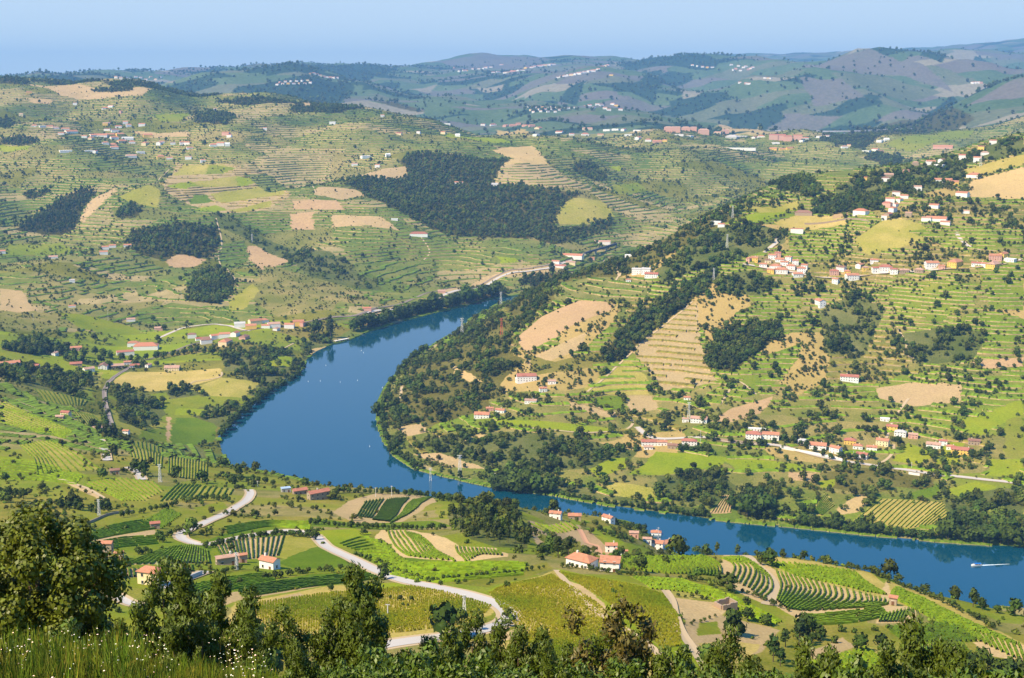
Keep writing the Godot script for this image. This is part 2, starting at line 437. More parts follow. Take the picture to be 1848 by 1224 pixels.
const SPOTS_MORE := [0.23,7.963,0.11689, 0.23,8.215,0.07483, 0.225,8.32,0.04298, 0.225,8.392,0.0182, 0.225,8.481,-0.02962, 0.224,8.582,-0.03869, 0.224,8.709,-0.01566, 0.224,8.805,0.05459, 0.223,8.949,0.01241, 0.223,9.062,0.03317, 0.222,9.164,0.01057, 0.222,9.285,1.12491, 0.221,9.376,0.10745, 0.23,9.573,0.09702, 0.221,9.929,-0.07332, 0.23,10.172,0.06379, 0.308,5.928,-0.00386, 0.307,6.033,0.00983, 0.306,6.106,0.00182, 0.305,6.184,-0.00043, 0.305,6.266,-0.05159, 0.304,6.352,0.07506, 0.303,6.439,-0.59746, 0.293,6.675,-0.11883, 0.293,6.844,0.05994, 0.301,7.157,-0.09616, 0.3,7.212,0.0481, 0.298,7.279,0.007, 0.297,7.328,-0.03387, 0.297,7.382,0.09335, 0.296,7.426,-0.0079, 0.295,7.469,0.02836, 0.294,7.509,0.12079, 0.293,7.543,0.01686, 0.292,7.576,-0.07571, 0.291,7.607,0.4591, 0.29,7.633,-0.43661, 0.289,7.658,0.20969, 0.289,7.687,-0.11434, 0.288,7.724,-0.05253, 0.287,7.774,-0.04027, 0.287,7.825,-0.03378, 0.286,7.886,0.07294, 0.286,7.924,-0.27436, 0.293,8.081,-0.05072, 0.293,8.336,-0.01909, 0.285,8.559,0.13378, 0.285,8.617,-0.03557, 0.284,8.742,-0.03486, 0.284,8.822,-0.04884, 0.284,8.965,0.0317, 0.284,9.054,-0.08581, 0.283,9.147,-0.04171, 0.282,9.222,2.1468, 0.281,9.272,0.99073, 0.293,9.475,0.2593, 0.281,9.945,-0.12845, 0.293,10.188,0.02485, 0.371,5.975,-0.02797, 0.37,6.053,-0.10394, 0.369,6.125,-0.04468, 0.368,6.214,-0.06658, 0.367,6.296,0.03386, 0.367,6.362,-0.26903, 0.353,6.583,-0.11243, 0.353,6.818,-0.46913, 0.362,7.164,-0.04729, 0.361,7.232,0.10255, 0.36,7.295,-0.01037, 0.358,7.354,-0.00214, 0.357,7.414,0.02912, 0.355,7.464,-0.06252, 0.354,7.512,0.03302, 0.353,7.551,-0.11189, 0.351,7.59,-0.02037, 0.35,7.627,-0.07282, 0.349,7.657,-0.05238, 0.348,7.697,0.09971, 0.347,7.749,0.02477, 0.346,7.798,0.08332, 0.345,7.853,0.10942, 0.345,7.913,0.22076, 0.344,7.962,0.14604, 0.344,7.984,-0.07271, 0.353,8.163,0.10854, 0.353,8.473,0.11029, 0.343,8.692,0.11738, 0.343,8.81,0.45108, 0.342,8.984,0.72629, 0.341,9.109,0.07429, 0.341,9.321,0.23149, 0.34,9.534,0.52128, 0.339,9.677,-0.05412, 0.353,9.802,0.09332, 0.339,9.965,0.01402, 0.353,10.208,0.01649, 0.41,6.016,0.122, 0.409,6.092,0.10194, 0.408,6.163,0.02008, 0.407,6.228,0.10606, 0.407,6.27,0.11232, 0.391,6.473,0.90305, 0.391,6.76,0.69394, 0.391,6.932,-0.24795, 0.401,7.174,-0.19112, 0.4,7.238,-0.05869, 0.398,7.306,0.05176, 0.397,7.362,-0.09462, 0.395,7.422,0.03234, 0.393,7.472,-0.05537, 0.392,7.52,0.05305, 0.39,7.56,-0.02685, 0.389,7.599,0.07785, 0.388,7.636,-0.08262, 0.386,7.672,-0.01763, 0.385,7.716,-0.03794, 0.384,7.767,-0.03682, 0.383,7.825,-0.08306, 0.382,7.888,-0.1509, 0.381,7.947,-0.09051, 0.38,7.995,-0.22831, 0.391,8.177,-0.15218, 0.391,8.488,-0.16035, 0.379,8.741,-0.29924, 0.378,8.855,-0.25604, 0.377,8.958,-0.80862, 0.391,9.181,0.24579, 0.376,9.548,-0.08268, 0.375,9.979,-0.05426, 0.391,10.222,0.02919, -0.515,5.683,-0.05388, -0.509,6.163,-0.03165, -0.505,6.584,-0.0094, -0.503,6.782,-0.00195, -0.502,6.925,0.01196, -0.5,7.05,0.01812, -0.499,7.17,0.03112, -0.497,7.293,0.04297, -0.496,7.422,0.05493, -0.495,7.525,0.02046, -0.494,7.607,0.03922, -0.493,7.703,0.03418, -0.492,7.786,0.00022, -0.491,7.876,0.0079, -0.49,7.986,-0.00035, -0.488,8.078,0.03622, -0.487,8.145,0.02325, -0.485,8.209,-0.03196, -0.484,8.311,0.03432, -0.482,8.404,-0.00852, -0.481,8.477,0.02043, -0.48,8.545,0.03099, -0.479,8.599,0.00832, -0.478,8.66,-0.0244, -0.477,8.717,0.12903, -0.477,8.753,-0.26245, -0.493,8.902,0.05828, -0.493,10.026,-0.0015, -0.493,10.269,0.02419, 0.516,6.063,-0.07914, 0.515,6.139,-0.00982, 0.513,6.21,-0.1035, 0.513,6.276,0.10744, 0.512,6.317,-0.32582, 0.493,6.52,-0.17731, 0.493,6.808,0.02397, 0.494,6.979,-0.00341, 0.506,7.221,-0.01071, 0.504,7.285,-0.02097, 0.502,7.353,0.0696, 0.5,7.409,-0.05165, 0.498,7.469,0.07826, 0.497,7.519,-0.03315, 0.495,7.567,0.10807, 0.493,7.607,-0.03278, 0.491,7.646,0.12058, 0.49,7.683,-0.10847, 0.488,7.719,0.00674, 0.487,7.763,-0.01383, 0.485,7.815,0.02222, 0.484,7.872,0.02228, 0.483,7.935,0.03917, 0.481,7.994,0.09296, 0.481,8.042,-0.14957, 0.493,8.225,0.02881, 0.493,8.535,0.05609, 0.48,8.789,0.04218, 0.479,8.903,0.20399, 0.477,9.005,-0.12006, 0.493,9.228,-0.00406, 0.476,9.596,0.00609, 0.475,10.026,-0.08999, 0.493,10.269,0.04555, -0.698,1.398,0.00981, -0.697,2.485,-0.01305, -0.701,3.583,0.03202, -0.7,4.5,0.03039, -0.7,5.298,0.09068, -0.497,1.382,0.02859, -0.505,2.485,0.01898, -0.501,3.584,0.02565, -0.499,4.5,0.01967, -0.5,5.298,0.02487, -0.306,1.383,0.01233, -0.295,2.487,-0.28785, -0.299,3.583,-0.33069, -0.3,4.5,-0.30133, -0.3,5.298,-0.19102, -0.1,1.391,-0.01025, -0.101,2.482,0.27363, -0.1,3.583,0.33514, -0.1,4.5,0.29147, -0.1,5.298,0.17611, 0.1,1.391,-0.01206, 0.101,2.482,-0.01864, 0.1,3.583,-0.02879, 0.1,4.5,-0.03239, 0.1,5.298,-0.0266, 0.306,1.383,0.00854, 0.295,2.487,-0.01762, 0.299,3.583,-0.00032, 0.3,4.5,-0.00809, 0.3,5.298,-0.00719, 0.497,1.382,0.0292, 0.505,2.485,0.00056, 0.501,3.584,-0.00646, 0.499,4.5,-0.00782, 0.5,5.298,-0.00464, 0.698,1.398,-0.04884, 0.697,2.485,-0.03045, 0.701,3.583,-0.00015, 0.7,4.5,-0.00046, 0.7,5.298,0.02328, -0.32,9.473,-0.10429, -0.249,9.473,-0.0456, -0.221,9.473,0.37932, -0.208,9.488,-0.41426, -0.179,9.51,0.15138, -0.154,9.51,-0.38665, -0.129,9.51,0.18366, -0.085,9.51,-0.05537, -0.069,9.582,0.09819, -0.053,9.616,-0.16229, -0.036,9.649,-0.02975, -0.01,9.68,-1.36238, 0.003,9.68,0.91926, 0.011,9.649,0.42395, 0.058,9.649,-0.29796, 0.077,9.616,0.0815, 0.117,9.433,0.02938, 0.131,9.393,-1.171, 0.147,9.393,0.9789, 0.176,9.393,-0.24784, 0.201,9.35,-0.18078, 0.242,9.306,-0.82034, 0.265,9.259,-1.50863, 0.297,9.23,-1.9258, 0.319,9.19,-0.3105, 0.326,9.547,-0.74128, 0.358,9.616,0.04754, 0.201,9.952,0.02489, 0.241,9.952,0.19873, 0.265,9.952,-0.14011, 0.312,9.928,0.2062, 0.358,9.903,-0.13645, 0.072,6.38,0.28642, 0.07,6.672,0.87028, 0.086,6.685,-0.16886, 0,7.907,-0.37606, -0.02,7.888,1.43973, -0.055,7.835,-0.11773, -0.09,7.786,1.22508, -0.115,7.746,0.83124, -0.13,7.712,-0.4637, -0.144,7.696,0.25796, -0.157,7.668,-0.05496, -0.165,7.634,0.13766, -0.168,7.596,-0.1267, -0.184,7.562,0.45157, -0.201,7.512,0.74778, -0.215,7.463,-0.13844, -0.227,7.413,-0.03552, -0.236,7.384,0.08389, -0.233,7.339,0.08165, -0.23,7.294,0.02277, -0.217,7.204,0.64141, -0.161,7.185,0.02422, -0.104,7.135,0.23546, -0.033,7.094,0.1321, 0.034,7.073,0.30323, 0.1,7.073,1.1289, 0.166,6.975,0.75454, 0.23,6.937,0.08499, 0.293,6.908,0.32648, 0.349,6.908,0.28391, 0.387,7.005,-0.09735, 0.406,7.007,0.11236, 0.402,7.142,0.18084, 0.343,7.132,0.01344, 0.284,7.13,0.14333, 0.224,7.134,0.41161, 0.166,7.141,-0.17137, 0.126,7.152,0.0301, 0.08,7.166,0.13386, 0.035,7.191,0.12076, -0.011,7.209,-0.38407, -0.056,7.243,-0.40173, -0.079,7.265,0.04846, -0.096,7.304,-0.01473, -0.104,7.35,0.02642, -0.108,7.402,0.03108, -0.109,7.456,0.00198, -0.1,7.532,0.11144, -0.084,7.613,-0.7482, -0.066,7.672,-0.03828, -0.047,7.731,0.28102, -0.033,7.798,-0.18824, -0.008,7.874,-0.06688, 0.016,7.879,-0.07393, 0.061,7.901,0.50425, 0.122,7.99,0.83688, 0.127,8.033,0.08487, 0.061,7.955,0.4082, 0.025,7.934,-0.02719, 0.034,7.123,-0.24871, 0.166,7.056,0.0349, 0.293,7.012,-0.19302, -0.145,7.415,0.00072, -0.19,7.371,-0.08124, -0.078,7.624,0.96415, -0.033,7.837,0.77436, -0.124,7.311,-0.05221, -0.034,7.225,0.57649]
const PLANE := Vector3(-0.67010, -0.02352, 0.06315)
const RIVER := [1, -2717, -52, -2664, -139, -2523, -217, -2396, -265, -2298, -289, -2217, -315, -2176, -334, -2113, -340, -2040, -333, -1963, -351, -1892, -366, -1794, -371, -1702, -374, -1615, -376, -1566, -356, -1497, -335, -1433, -289, -1314, -212, -1303, -130, -1248, -40, -1204, 40, -1179, 118, -1174, 177, -1055, 235, -1003, 289, -957, 342, -940, 416, -1021, 436, -1015, 628, -978, 718, -1130, 495, -1163, 421, -1178, 350, -1199, 279, -1223, 209, -1245, 160, -1267, 104, -1290, 46, -1326, -15, -1352, -79, -1396, -113, -1424, -142, -1480, -161, -1547, -177, -1630, -188, -1720, -187, -1858, -171, -2018, -143, -2142, -107, -2276, -80, -2433, -22, -2627, 42, -2640, 163, -2695, 360, -2928, 390, -3055, 173, -2845, 70, -2789]
# ---------------------------------------------------------------- meshes from loose triangles
class Soup:
	var v := PackedVector3Array()
	var c := PackedColorArray()
	var n := PackedVector3Array()
	var i := PackedInt32Array()
	func quad(a: Vector3, b: Vector3, d: Vector3, e: Vector3, col: Color) -> void:
		var o := v.size()
		v.append_array([a, b, d, e])
		c.append_array([col, col, col, col])
		i.append_array([o, o + 1, o + 2, o, o + 2, o + 3])
	func tri(a: Vector3, b: Vector3, d: Vector3, col: Color) -> void:
		var o := v.size()
		v.append_array([a, b, d])
		c.append_array([col, col, col])
		i.append_array([o, o + 1, o + 2])
	func mesh(into: ArrayMesh = null) -> ArrayMesh:
		var m := into if into else ArrayMesh.new()
		var a := []
		a.resize(Mesh.ARRAY_MAX)
		a[Mesh.ARRAY_VERTEX] = v
		if c.size(): a[Mesh.ARRAY_COLOR] = c
		if n.size(): a[Mesh.ARRAY_NORMAL] = n
		a[Mesh.ARRAY_INDEX] = i
		m.add_surface_from_arrays(Mesh.PRIMITIVE_TRIANGLES, a)
		return m

# ---------------------------------------------------------------- vine rows
const ROW_COLORS: Array[Color] = [Color(0.155, 0.235, 0.008), Color(0.115, 0.18, 0.012), Color(0.085, 0.145, 0.009), Color(0.35, 0.34, 0.02), Color(0.22, 0.19, 0.03)]
var vine_mat: StandardMaterial3D

func prism(s: Soup, p: Vector3, q: Vector3, w: float, h: float, col: Color) -> void:
	var side := Vector3(q.z - p.z, 0, p.x - q.x)
	var l := side.length()
	if l < 0.05:
		return
	side *= 0.5 * w / l
	var run := (q - p) * (0.3 / l)
	p -= run
	q += run
	var lift := Vector3(0, h, 0)
	var dip := Vector3(0, -0.25, 0)
	var o := s.v.size()
	s.v.append_array([p - side + dip, p - side * 0.55 + lift, p + side * 0.55 + lift * 0.92, p + side + dip, q - side + dip, q - side * 0.55 + lift * 0.95, q + side * 0.55 + lift, q + side + dip])
	s.c.append_array([col, col, col, col, col, col, col, col])
	s.i.append_array([o, o + 1, o + 4, o + 1, o + 5, o + 4, o + 1, o + 2, o + 5, o + 2, o + 6, o + 5, o + 2, o + 3, o + 6, o + 3, o + 7, o + 6])

func terrace(s: Soup, p: Vector3, q: Vector3, a: Vector3, b: Vector3, e: Vector3, step: float, share: float, h: float, col: Color) -> void:
	# a level strip of vines held up on its downhill side by a bank of dry stone and earth
	var n := (b - a).cross(e - a)
	if n.y < 0.0:
		n = -n
	var flat := Vector2(n.x, n.z).length()
	if flat < 0.01 * n.y:
		return
	var down := Vector3(n.x, 0, n.z) / flat
	var slope := flat / n.y
	var w := clampf(0.56 * step / slope, 2.0, 11.0) * share
	var run := q - p
	var l := run.length()
	if l < 0.05:
		return
	run *= minf(0.4, l) / l
	p -= run
	q += run
	var up := Vector3(0, h, 0)
	var foot := Vector3(0, -0.5 * w * slope - 0.8, 0)
	var o := s.v.size()
	var bank := vary(Color(0.40, 0.30, 0.15), 0.25)
	s.v.append_array([p - down * w * 0.5 + up * 0.8, q - down * w * 0.5 + up * 0.9, p + down * w * 0.42 + up, q + down * w * 0.42 + up * 0.9, p + down * w * 0.5 + up * 0.2, q + down * w * 0.5 + up * 0.2])
	s.c.append_array([col, col, col, col, col, col])
	s.v.append_array([p + down * w * 0.5 + up * 0.2, q + down * w * 0.5 + up * 0.2, p + down * (w * 0.5 + 0.3) + foot, q + down * (w * 0.5 + 0.3) + foot])
	s.c.append_array([bank, bank, bank, bank])
	s.i.append_array([o, o + 1, o + 2, o + 1, o + 3, o + 2, o + 2, o + 3, o + 4, o + 3, o + 5, o + 4, o + 6, o + 7, o + 8, o + 7, o + 9, o + 8])

func vary(col: Color, much := 0.22) -> Color:
	var k := 1.0 + rng.randf_range(-much, much)
	return Color(col.r * k * rng.randf_range(0.93, 1.1), col.g * k, col.b * k)

func contour_rows(d: Dictionary, first: int, buckets: Dictionary) -> void:
	# rows of vines along the terraces: where the land crosses each step of height
	var w: int = d.nx + 1
	var h: PackedFloat32Array = d.h
	var n: int = d.px
	var ids: PackedByteArray = d.ids
	var inner: Dictionary = zones[first + 1] if first + 1 < zones.size() else {}
	var c: float = d.cell
	var kx: float = float(n) / d.nx
	var kz: float = float(n) / d.nz
	var wide: float = 1.3 if c < 4.0 else 2.0 if c < 8.0 else 2.8
	var tall: float = 1.4 if c < 4.0 else 1.6 if c < 8.0 else 2.1
	for j in d.nz:
		var z: float = d.z + j * c
		for i in d.nx:
			var x: float = d.x + i * c
			var id := ids[mini(n - 1, int((j + 0.5) * kz)) * n + mini(n - 1, int((i + 0.5) * kx))]
			var step: float = styles[id].step
			if step <= 0.0 or not in_view(x, z, -60.0):
				continue
			if inner and x >= inner.x and z >= inner.z and x < inner.x1 and z < inner.z1:
				continue
			var o: int = j * w + i
			for half in 2:
				var a := Vector3(x + c, h[o + 1], z) if half else Vector3(x, h[o], z)
				var b := Vector3(x + c, h[o + w + 1], z + c) if half else Vector3(x + c, h[o + 1], z)
				var e := Vector3(x, h[o + w], z + c)
				var lo := minf(a.y, minf(b.y, e.y)) / step
				var hi := maxf(a.y, maxf(b.y, e.y)) / step
				for k in range(int(ceil(lo)), int(floor(hi)) + 1):
					if rng.randf() < 0.03 or noise_fine.get_noise_2d(x * 0.7 + k * 31.0, z * 0.7) > (0.42 if c < 8.0 else 0.36):
						continue
					var y: float = k * step
					var ends := PackedVector3Array()
					for s in 3:
						var p := a if s == 0 else b if s == 1 else e
						var q := b if s == 0 else e if s == 1 else a
						if (p.y < y) != (q.y < y):
							ends.append(p.lerp(q, (y - p.y) / (q.y - p.y)))
					if ends.size() != 2:
						continue
					var m := (ends[0] + ends[1]) * 0.5
					if cover_at(m.x, m.z) != id:
						continue
					var bucket: Dictionary = buckets[id] if buckets.has(id) else {}
					buckets[id] = bucket
					var level: int = k if styles[id].own else 0
					if not bucket.has(level):
						bucket[level] = Soup.new()
					terrace(bucket[level], ends[0], ends[1], a, b, e, step, 0.65 + 0.7 * float((k * 73 + id * 31) % 13) / 13.0, tall * rng.randf_range(0.7, 1.15), vary(ROW_COLORS[styles[id].row], 0.28))

func smooth_line(flat: Array, gap: float) -> PackedVector2Array:
	var c := Curve2D.new()
	var p := PackedVector2Array()
	for i in range(0, flat.size(), 2):
		p.append(Vector2(flat[i], flat[i + 1]))
	for i in p.size():
		var t := (p[mini(i + 1, p.size() - 1)] - p[maxi(i - 1, 0)]) / 6.0
		c.add_point(p[i], -t, t)
	c.bake_interval = gap
	var n := maxi(2, int(ceil(c.get_baked_length() / gap)) + 1)
	var out := PackedVector2Array()
	for i in n:
		out.append(c.sample_baked(c.get_baked_length() * i / (n - 1.0), true))
	return out

func vine_block(label: String, row: int, tall: float, n: int, guides: Array) -> void:
	# rows fan out between guide lines traced along the real rows
	var lines: Array = []
	for g in guides:
		lines.append(smooth_line(g, 0.5))
	var mid: PackedVector2Array = lines[lines.size() / 2]
	var centre := mid[mid.size() / 2]
	var o := base_at("vineyard", centre.x, centre.y)
	tag(o, label, "vineyard", "vineyards with single rows")
	if tall < 0.95:
		low_vines(o, lines, n, tall, row)
		return
	for k in n:
		var f := float(k) / (n - 1) * (lines.size() - 1)
		var g := mini(int(f), lines.size() - 2)
		var a: PackedVector2Array = lines[g]
		var b: PackedVector2Array = lines[g + 1]
		var t := f - g
		var steps := maxi(2, int(lerpf(a.size(), b.size(), t) * 0.5 / 2.0))
		var s := Soup.new()
		var last := Vector3.ZERO
		var from := rng.randf_range(0.0, 0.02)
		var until := 1.0 - rng.randf_range(0.0, 0.02)
		for m in steps + 1:
			var u := lerpf(from, until, float(m) / steps)
			var pa := a[int(u * (a.size() - 1))]
			var pb := b[int(u * (b.size() - 1))]
			var p := pa.lerp(pb, t)
			var at := Vector3(p.x, ground_y(p.x, p.y), p.y) - o.position
			if m > 0 and rng.randf() > 0.03:
				prism(s, last, at, 0.85 * rng.randf_range(0.75, 1.25), 0.78 * tall * rng.randf_range(0.7, 1.15), vary(ROW_COLORS[row], 0.3))
			last = at
		if s.v.size():
			part("vine_row", s.mesh(), vine_mat, o)

func low_vines(o: Node3D, lines: Array, n: int, tall: float, row: int) -> void:
	# young vines planted plant by plant: too many to count
	var plant := Soup.new()
	for k in 3:
		var a := k * PI / 3.0
		var d := Vector3(cos(a), 0, sin(a)) * 0.5
		plant.quad(-d + Vector3(0, -0.1, 0), -d * 0.7 + Vector3(0, 1, 0), d * 0.8 + Vector3(0, 0.9, 0), d + Vector3(0, -0.1, 0), Color.WHITE)
	var list: Array = []
	for k in n:
		var f := float(k) / (n - 1) * (lines.size() - 1)
		var g := mini(int(f), lines.size() - 2)
		var a: PackedVector2Array = lines[g]
		var b: PackedVector2Array = lines[g + 1]
		var t := f - g
		var steps := maxi(2, int(lerpf(a.size(), b.size(), t) * 0.5 / 1.5))
		for m in steps + 1:
			var u := float(m) / steps
			var p := a[int(u * (a.size() - 1))].lerp(b[int(u * (b.size() - 1))], t)
			var full := clampf(0.58 + noise_fine.get_noise_2d(p.x * 0.8, p.y * 0.8) * 0.7 + rng.randf_range(-0.15, 0.15), 0.15, 1.0)
			if rng.randf() > full + 0.2:
				continue
			p += Vector2(rng.randf_range(-0.15, 0.15), rng.randf_range(-0.15, 0.15))
			list.append([Vector3(p.x, ground_y(p.x, p.y), p.y) - o.position, full])
	var mm := MultiMesh.new()
	mm.transform_format = MultiMesh.TRANSFORM_3D
	mm.use_colors = true
	mm.mesh = plant.mesh()
	mm.instance_count = list.size()
	for k in list.size():
		var full: float = list[k][1]
		var s := (0.4 + 0.4 * full) * rng.randf_range(0.8, 1.2)
		mm.set_instance_transform(k, Transform3D(Basis(Vector3.UP, rng.randf() * TAU).scaled(Vector3(s, tall * rng.randf_range(0.7, 1.2), s)), list[k][0]))
		mm.set_instance_color(k, vary(ROW_COLORS[3].lerp(ROW_COLORS[0], clampf(full * 1.6 - 0.75, 0.0, 1.0)), 0.25))
	var q := MultiMeshInstance3D.new()
	q.name = "vine_plants"
	q.multimesh = mm
	q.material_override = vine_mat
	o.add_child(q, true)
	tag(q, "", "", "", "stuff")

# ---------------------------------------------------------------- trees
func octa(s: Soup, at: Vector3, r: Vector3, col: Color) -> void:
	var d: Array[Vector3] = [Vector3(r.x, 0, 0), Vector3(0, 0, r.z), Vector3(-r.x, 0, 0), Vector3(0, 0, -r.z)]
	for k in 4:
		for e in [1.0, -1.0]:
			var o := s.v.size()
			var g := k if e > 0.0 else (k + 1) % 4
			var f := (k + 1) % 4 if e > 0.0 else k
			s.v.append_array([at + d[g], at + d[f], at + Vector3(0, r.y * e, 0)])
			s.n.append_array([d[g].normalized(), d[f].normalized(), Vector3(0, e, 0)])
			s.c.append_array([col, col, col])
			s.i.append_array([o, o + 1, o + 2])

func crown(seed_: int, lobes: int, leaves: int, leaf: float, r: float, low: float, high: float, col: Color, slim := 1.0) -> ArrayMesh:
	# a crown of leaf clumps spread over several lobes, open between them
	rng.seed = seed_
	var s := Soup.new()
	var at: Array[Vector3] = []
	var size: Array[float] = []
	var middle := Vector3(0, (low + high) * 0.5, 0)
	for k in lobes:
		var u := (k + 0.5) / lobes
		var y := lerpf(low, high, 0.25 + 0.6 * u)
		var out := r * (0.55 if lobes > 1 else 0.0) * (1.0 - 0.65 * u) * rng.randf_range(0.8, 1.2)
		var turn := k * 2.4 + rng.randf() * 0.8
		at.append(Vector3(cos(turn) * out, y, sin(turn) * out))
		size.append(r * rng.randf_range(0.5, 0.68) * (1.15 - 0.45 * u) * slim)
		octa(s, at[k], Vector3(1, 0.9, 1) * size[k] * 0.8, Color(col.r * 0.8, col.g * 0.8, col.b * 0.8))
	for k in leaves:
		var l := rng.randi() % lobes
		var dir := Vector3(rng.randfn(), rng.randfn() + 0.25, rng.randfn()).normalized()
		var p := at[l] + dir * size[l] * rng.randf_range(0.8, 1.12)
		var n := (dir + Vector3(rng.randf() - 0.5, rng.randf() - 0.5, rng.randf() - 0.5) * 1.3).normalized()
		var t := n.cross(Vector3(rng.randf() - 0.5, rng.randf() - 0.5, rng.randf() - 0.5)).normalized() * leaf * rng.randf_range(0.6, 1.3)
		var b := n.cross(t) * rng.randf_range(0.6, 1.0)
		var soft := (dir * 0.6 + n * 0.5 + (p - middle).normalized() * 0.5).normalized()
		leaf_quad(s, p - t, p - b * 0.8, p + t, p + b, soft, vary(col, 0.35))
	return s.mesh()

func tube(s: Soup, p: Vector3, q: Vector3, r0: float, r1: float, sides: int, col: Color) -> void:
	var d := (q - p).normalized()
	var x := d.cross(Vector3(0.31, 0.2, 0.93)).normalized()
	var y := d.cross(x)
	for k in sides:
		var a := TAU * k / sides
		var b := TAU * (k + 1) / sides
		var ea := x * cos(a) + y * sin(a)
		var eb := x * cos(b) + y * sin(b)
		s.quad(p + ea * r0, q + ea * r1, q + eb * r1, p + eb * r0, col)

var kinds := {}
func make_kinds() -> void:
	# name: [crown meshes, trunk height and radius]
	var trunk := func(h: float, r: float) -> ArrayMesh:
		var s := Soup.new()
		tube(s, Vector3(0, -0.8, 0), Vector3(0.05 * h, h, 0.03 * h), r, r * 0.6, 6, Color(0.12, 0.09, 0.06))
		return s.mesh()
	kinds.olive = {"crowns": [], "trunk": trunk.call(2.0, 0.22)}
	kinds.wood = {"crowns": [], "trunk": trunk.call(4.0, 0.3)}
	kinds.bush = {"crowns": [], "trunk": null}
	kinds.pine = {"crowns": [], "trunk": trunk.call(6.0, 0.3)}
	kinds.gum = {"crowns": [], "trunk": trunk.call(8.0, 0.3)}
	for k in 3:
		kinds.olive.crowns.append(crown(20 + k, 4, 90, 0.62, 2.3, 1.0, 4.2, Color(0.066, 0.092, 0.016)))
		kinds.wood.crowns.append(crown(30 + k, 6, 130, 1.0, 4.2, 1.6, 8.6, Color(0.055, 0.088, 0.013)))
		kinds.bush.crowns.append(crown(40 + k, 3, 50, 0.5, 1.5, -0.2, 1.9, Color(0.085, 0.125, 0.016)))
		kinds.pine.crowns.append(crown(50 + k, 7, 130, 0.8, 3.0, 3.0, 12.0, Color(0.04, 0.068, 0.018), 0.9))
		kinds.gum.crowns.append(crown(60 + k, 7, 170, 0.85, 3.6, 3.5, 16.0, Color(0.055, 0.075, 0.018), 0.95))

var spots := {"olive": [], "wood": [], "bush": [], "pine": [], "gum": []}

var built := {}   # squares of 16 m with a house on them
func scatter(d: Dictionary, k: int, gap: float, grow: float) -> void:
	var inner: Dictionary = zones[k + 1] if k + 1 < zones.size() else {}
	var far_z: float = maxf(d.z, -14500.0)
	var n: int = d.px
	var ids: PackedByteArray = d.ids
	var share := gap * gap / 1000.0
	var z: float = far_z
	while z < -250.0:
		z += gap
		var reach := 60.0 - 0.43 * z
		var x := maxf(d.x, -reach)
		while x < minf(d.x1, reach):
			x += gap
			if inner and x >= inner.x and z >= inner.z and x < inner.x1:
				continue
			var px := x + rng.randf_range(-0.5, 0.5) * gap
			var pz := z + rng.randf_range(-0.5, 0.5) * gap
			var ax := px + rng.randfn() * gap
			var az := pz + rng.randfn() * gap
			var s: Dictionary = styles[ids[clampi(int((az - d.z) / (d.z1 - d.z) * n), 0, n - 1) * n + clampi(int((ax - d.x) / (d.x1 - d.x) * n), 0, n - 1)]]
			var all: float = s.olive + s.wood + s.bush
			if all <= 0.0 or rng.randf() > all * share * 2.4:
				continue
			if built.has(Vector2i(int(px / 16.0 + 2000.0), int(pz / 16.0 + 2000.0))):
				continue
			var y := zone_sample(d, px, pz)
			if y < 0.25:
				continue
			var clump := clampf(0.45 + 1.5 * noise_fine.get_noise_2d(px, pz), 0.05, 1.0)
			if s.wood > 8.0:
				clump = 0.85
			if s.along > 0.0 and s.step > 0.0:
				clump *= 1.8 if fposmod(y / s.step, 1.0) < 0.35 else 0.5
			if s.edge:
				var o := clampi(int((pz - d.z) / (d.z1 - d.z) * n), 6, n - 7) * n + clampi(int((px - d.x) / (d.x1 - d.x) * n), 6, n - 7)
				clump *= 0.8 if ids[o] == ids[o + 4] and ids[o] == ids[o + n * 4] else 2.2
			if rng.randf() > clump:
				continue
			var pick := rng.randf() * all
			var kind := "olive" if pick < s.olive else "wood" if pick < s.olive + s.wood else "bush"
			if kind == "wood" and s.pine:
				kind = "pine"
			spots[kind].append([Vector3(px, y, pz), grow * lerpf(0.5, 1.45, pow(rng.randf(), 1.4))])

func swarm(called: String, mesh: Mesh, list: Array, m: Material, label: String, category: String) -> void:
	if list.is_empty():
		return
	var mm := MultiMesh.new()
	mm.transform_format = MultiMesh.TRANSFORM_3D
	mm.use_colors = true
	mm.mesh = mesh
	mm.instance_count = list.size()
	for k in list.size():
		var g: float = list[k][1]
		var b := Basis(Vector3.UP, rng.randf() * TAU).scaled(Vector3(g, g * rng.randf_range(0.8, 1.15), g))
		mm.set_instance_transform(k, Transform3D(b, list[k][0]))
		var t := rng.randf_range(0.65, 1.4) * (1.0 + 0.7 * noise_hill.get_noise_2d(list[k][0].x * 2.0, list[k][0].z * 2.0))
		mm.set_instance_color(k, Color(t * rng.randf_range(0.85, 1.4), t, t * rng.randf_range(0.75, 1.1)))
	var o := MultiMeshInstance3D.new()
	o.name = numbered(called)
	o.multimesh = mm
	o.material_override = m
	add_child(o)
	tag(o, label, category, "", "stuff")

func tree(called: String, kind: String, at: Vector3, size: float, label: String, category: String, group: String) -> Node3D:
	var o := Node3D.new()
	o.name = numbered(called)
	add_child(o)
	o.position = at
	o.rotation.y = rng.randf() * TAU
	o.scale = Vector3(size, size * rng.randf_range(0.85, 1.15), size)
	part("crown", kinds[kind].crowns[rng.randi() % 3], leaf_mats[rng.randi() % leaf_mats.size()], o)
	if kinds[kind].trunk:
		part("trunk", kinds[kind].trunk, mat(0.10, 0.075, 0.05), o)
	tag(o, label, category, group)
	return o

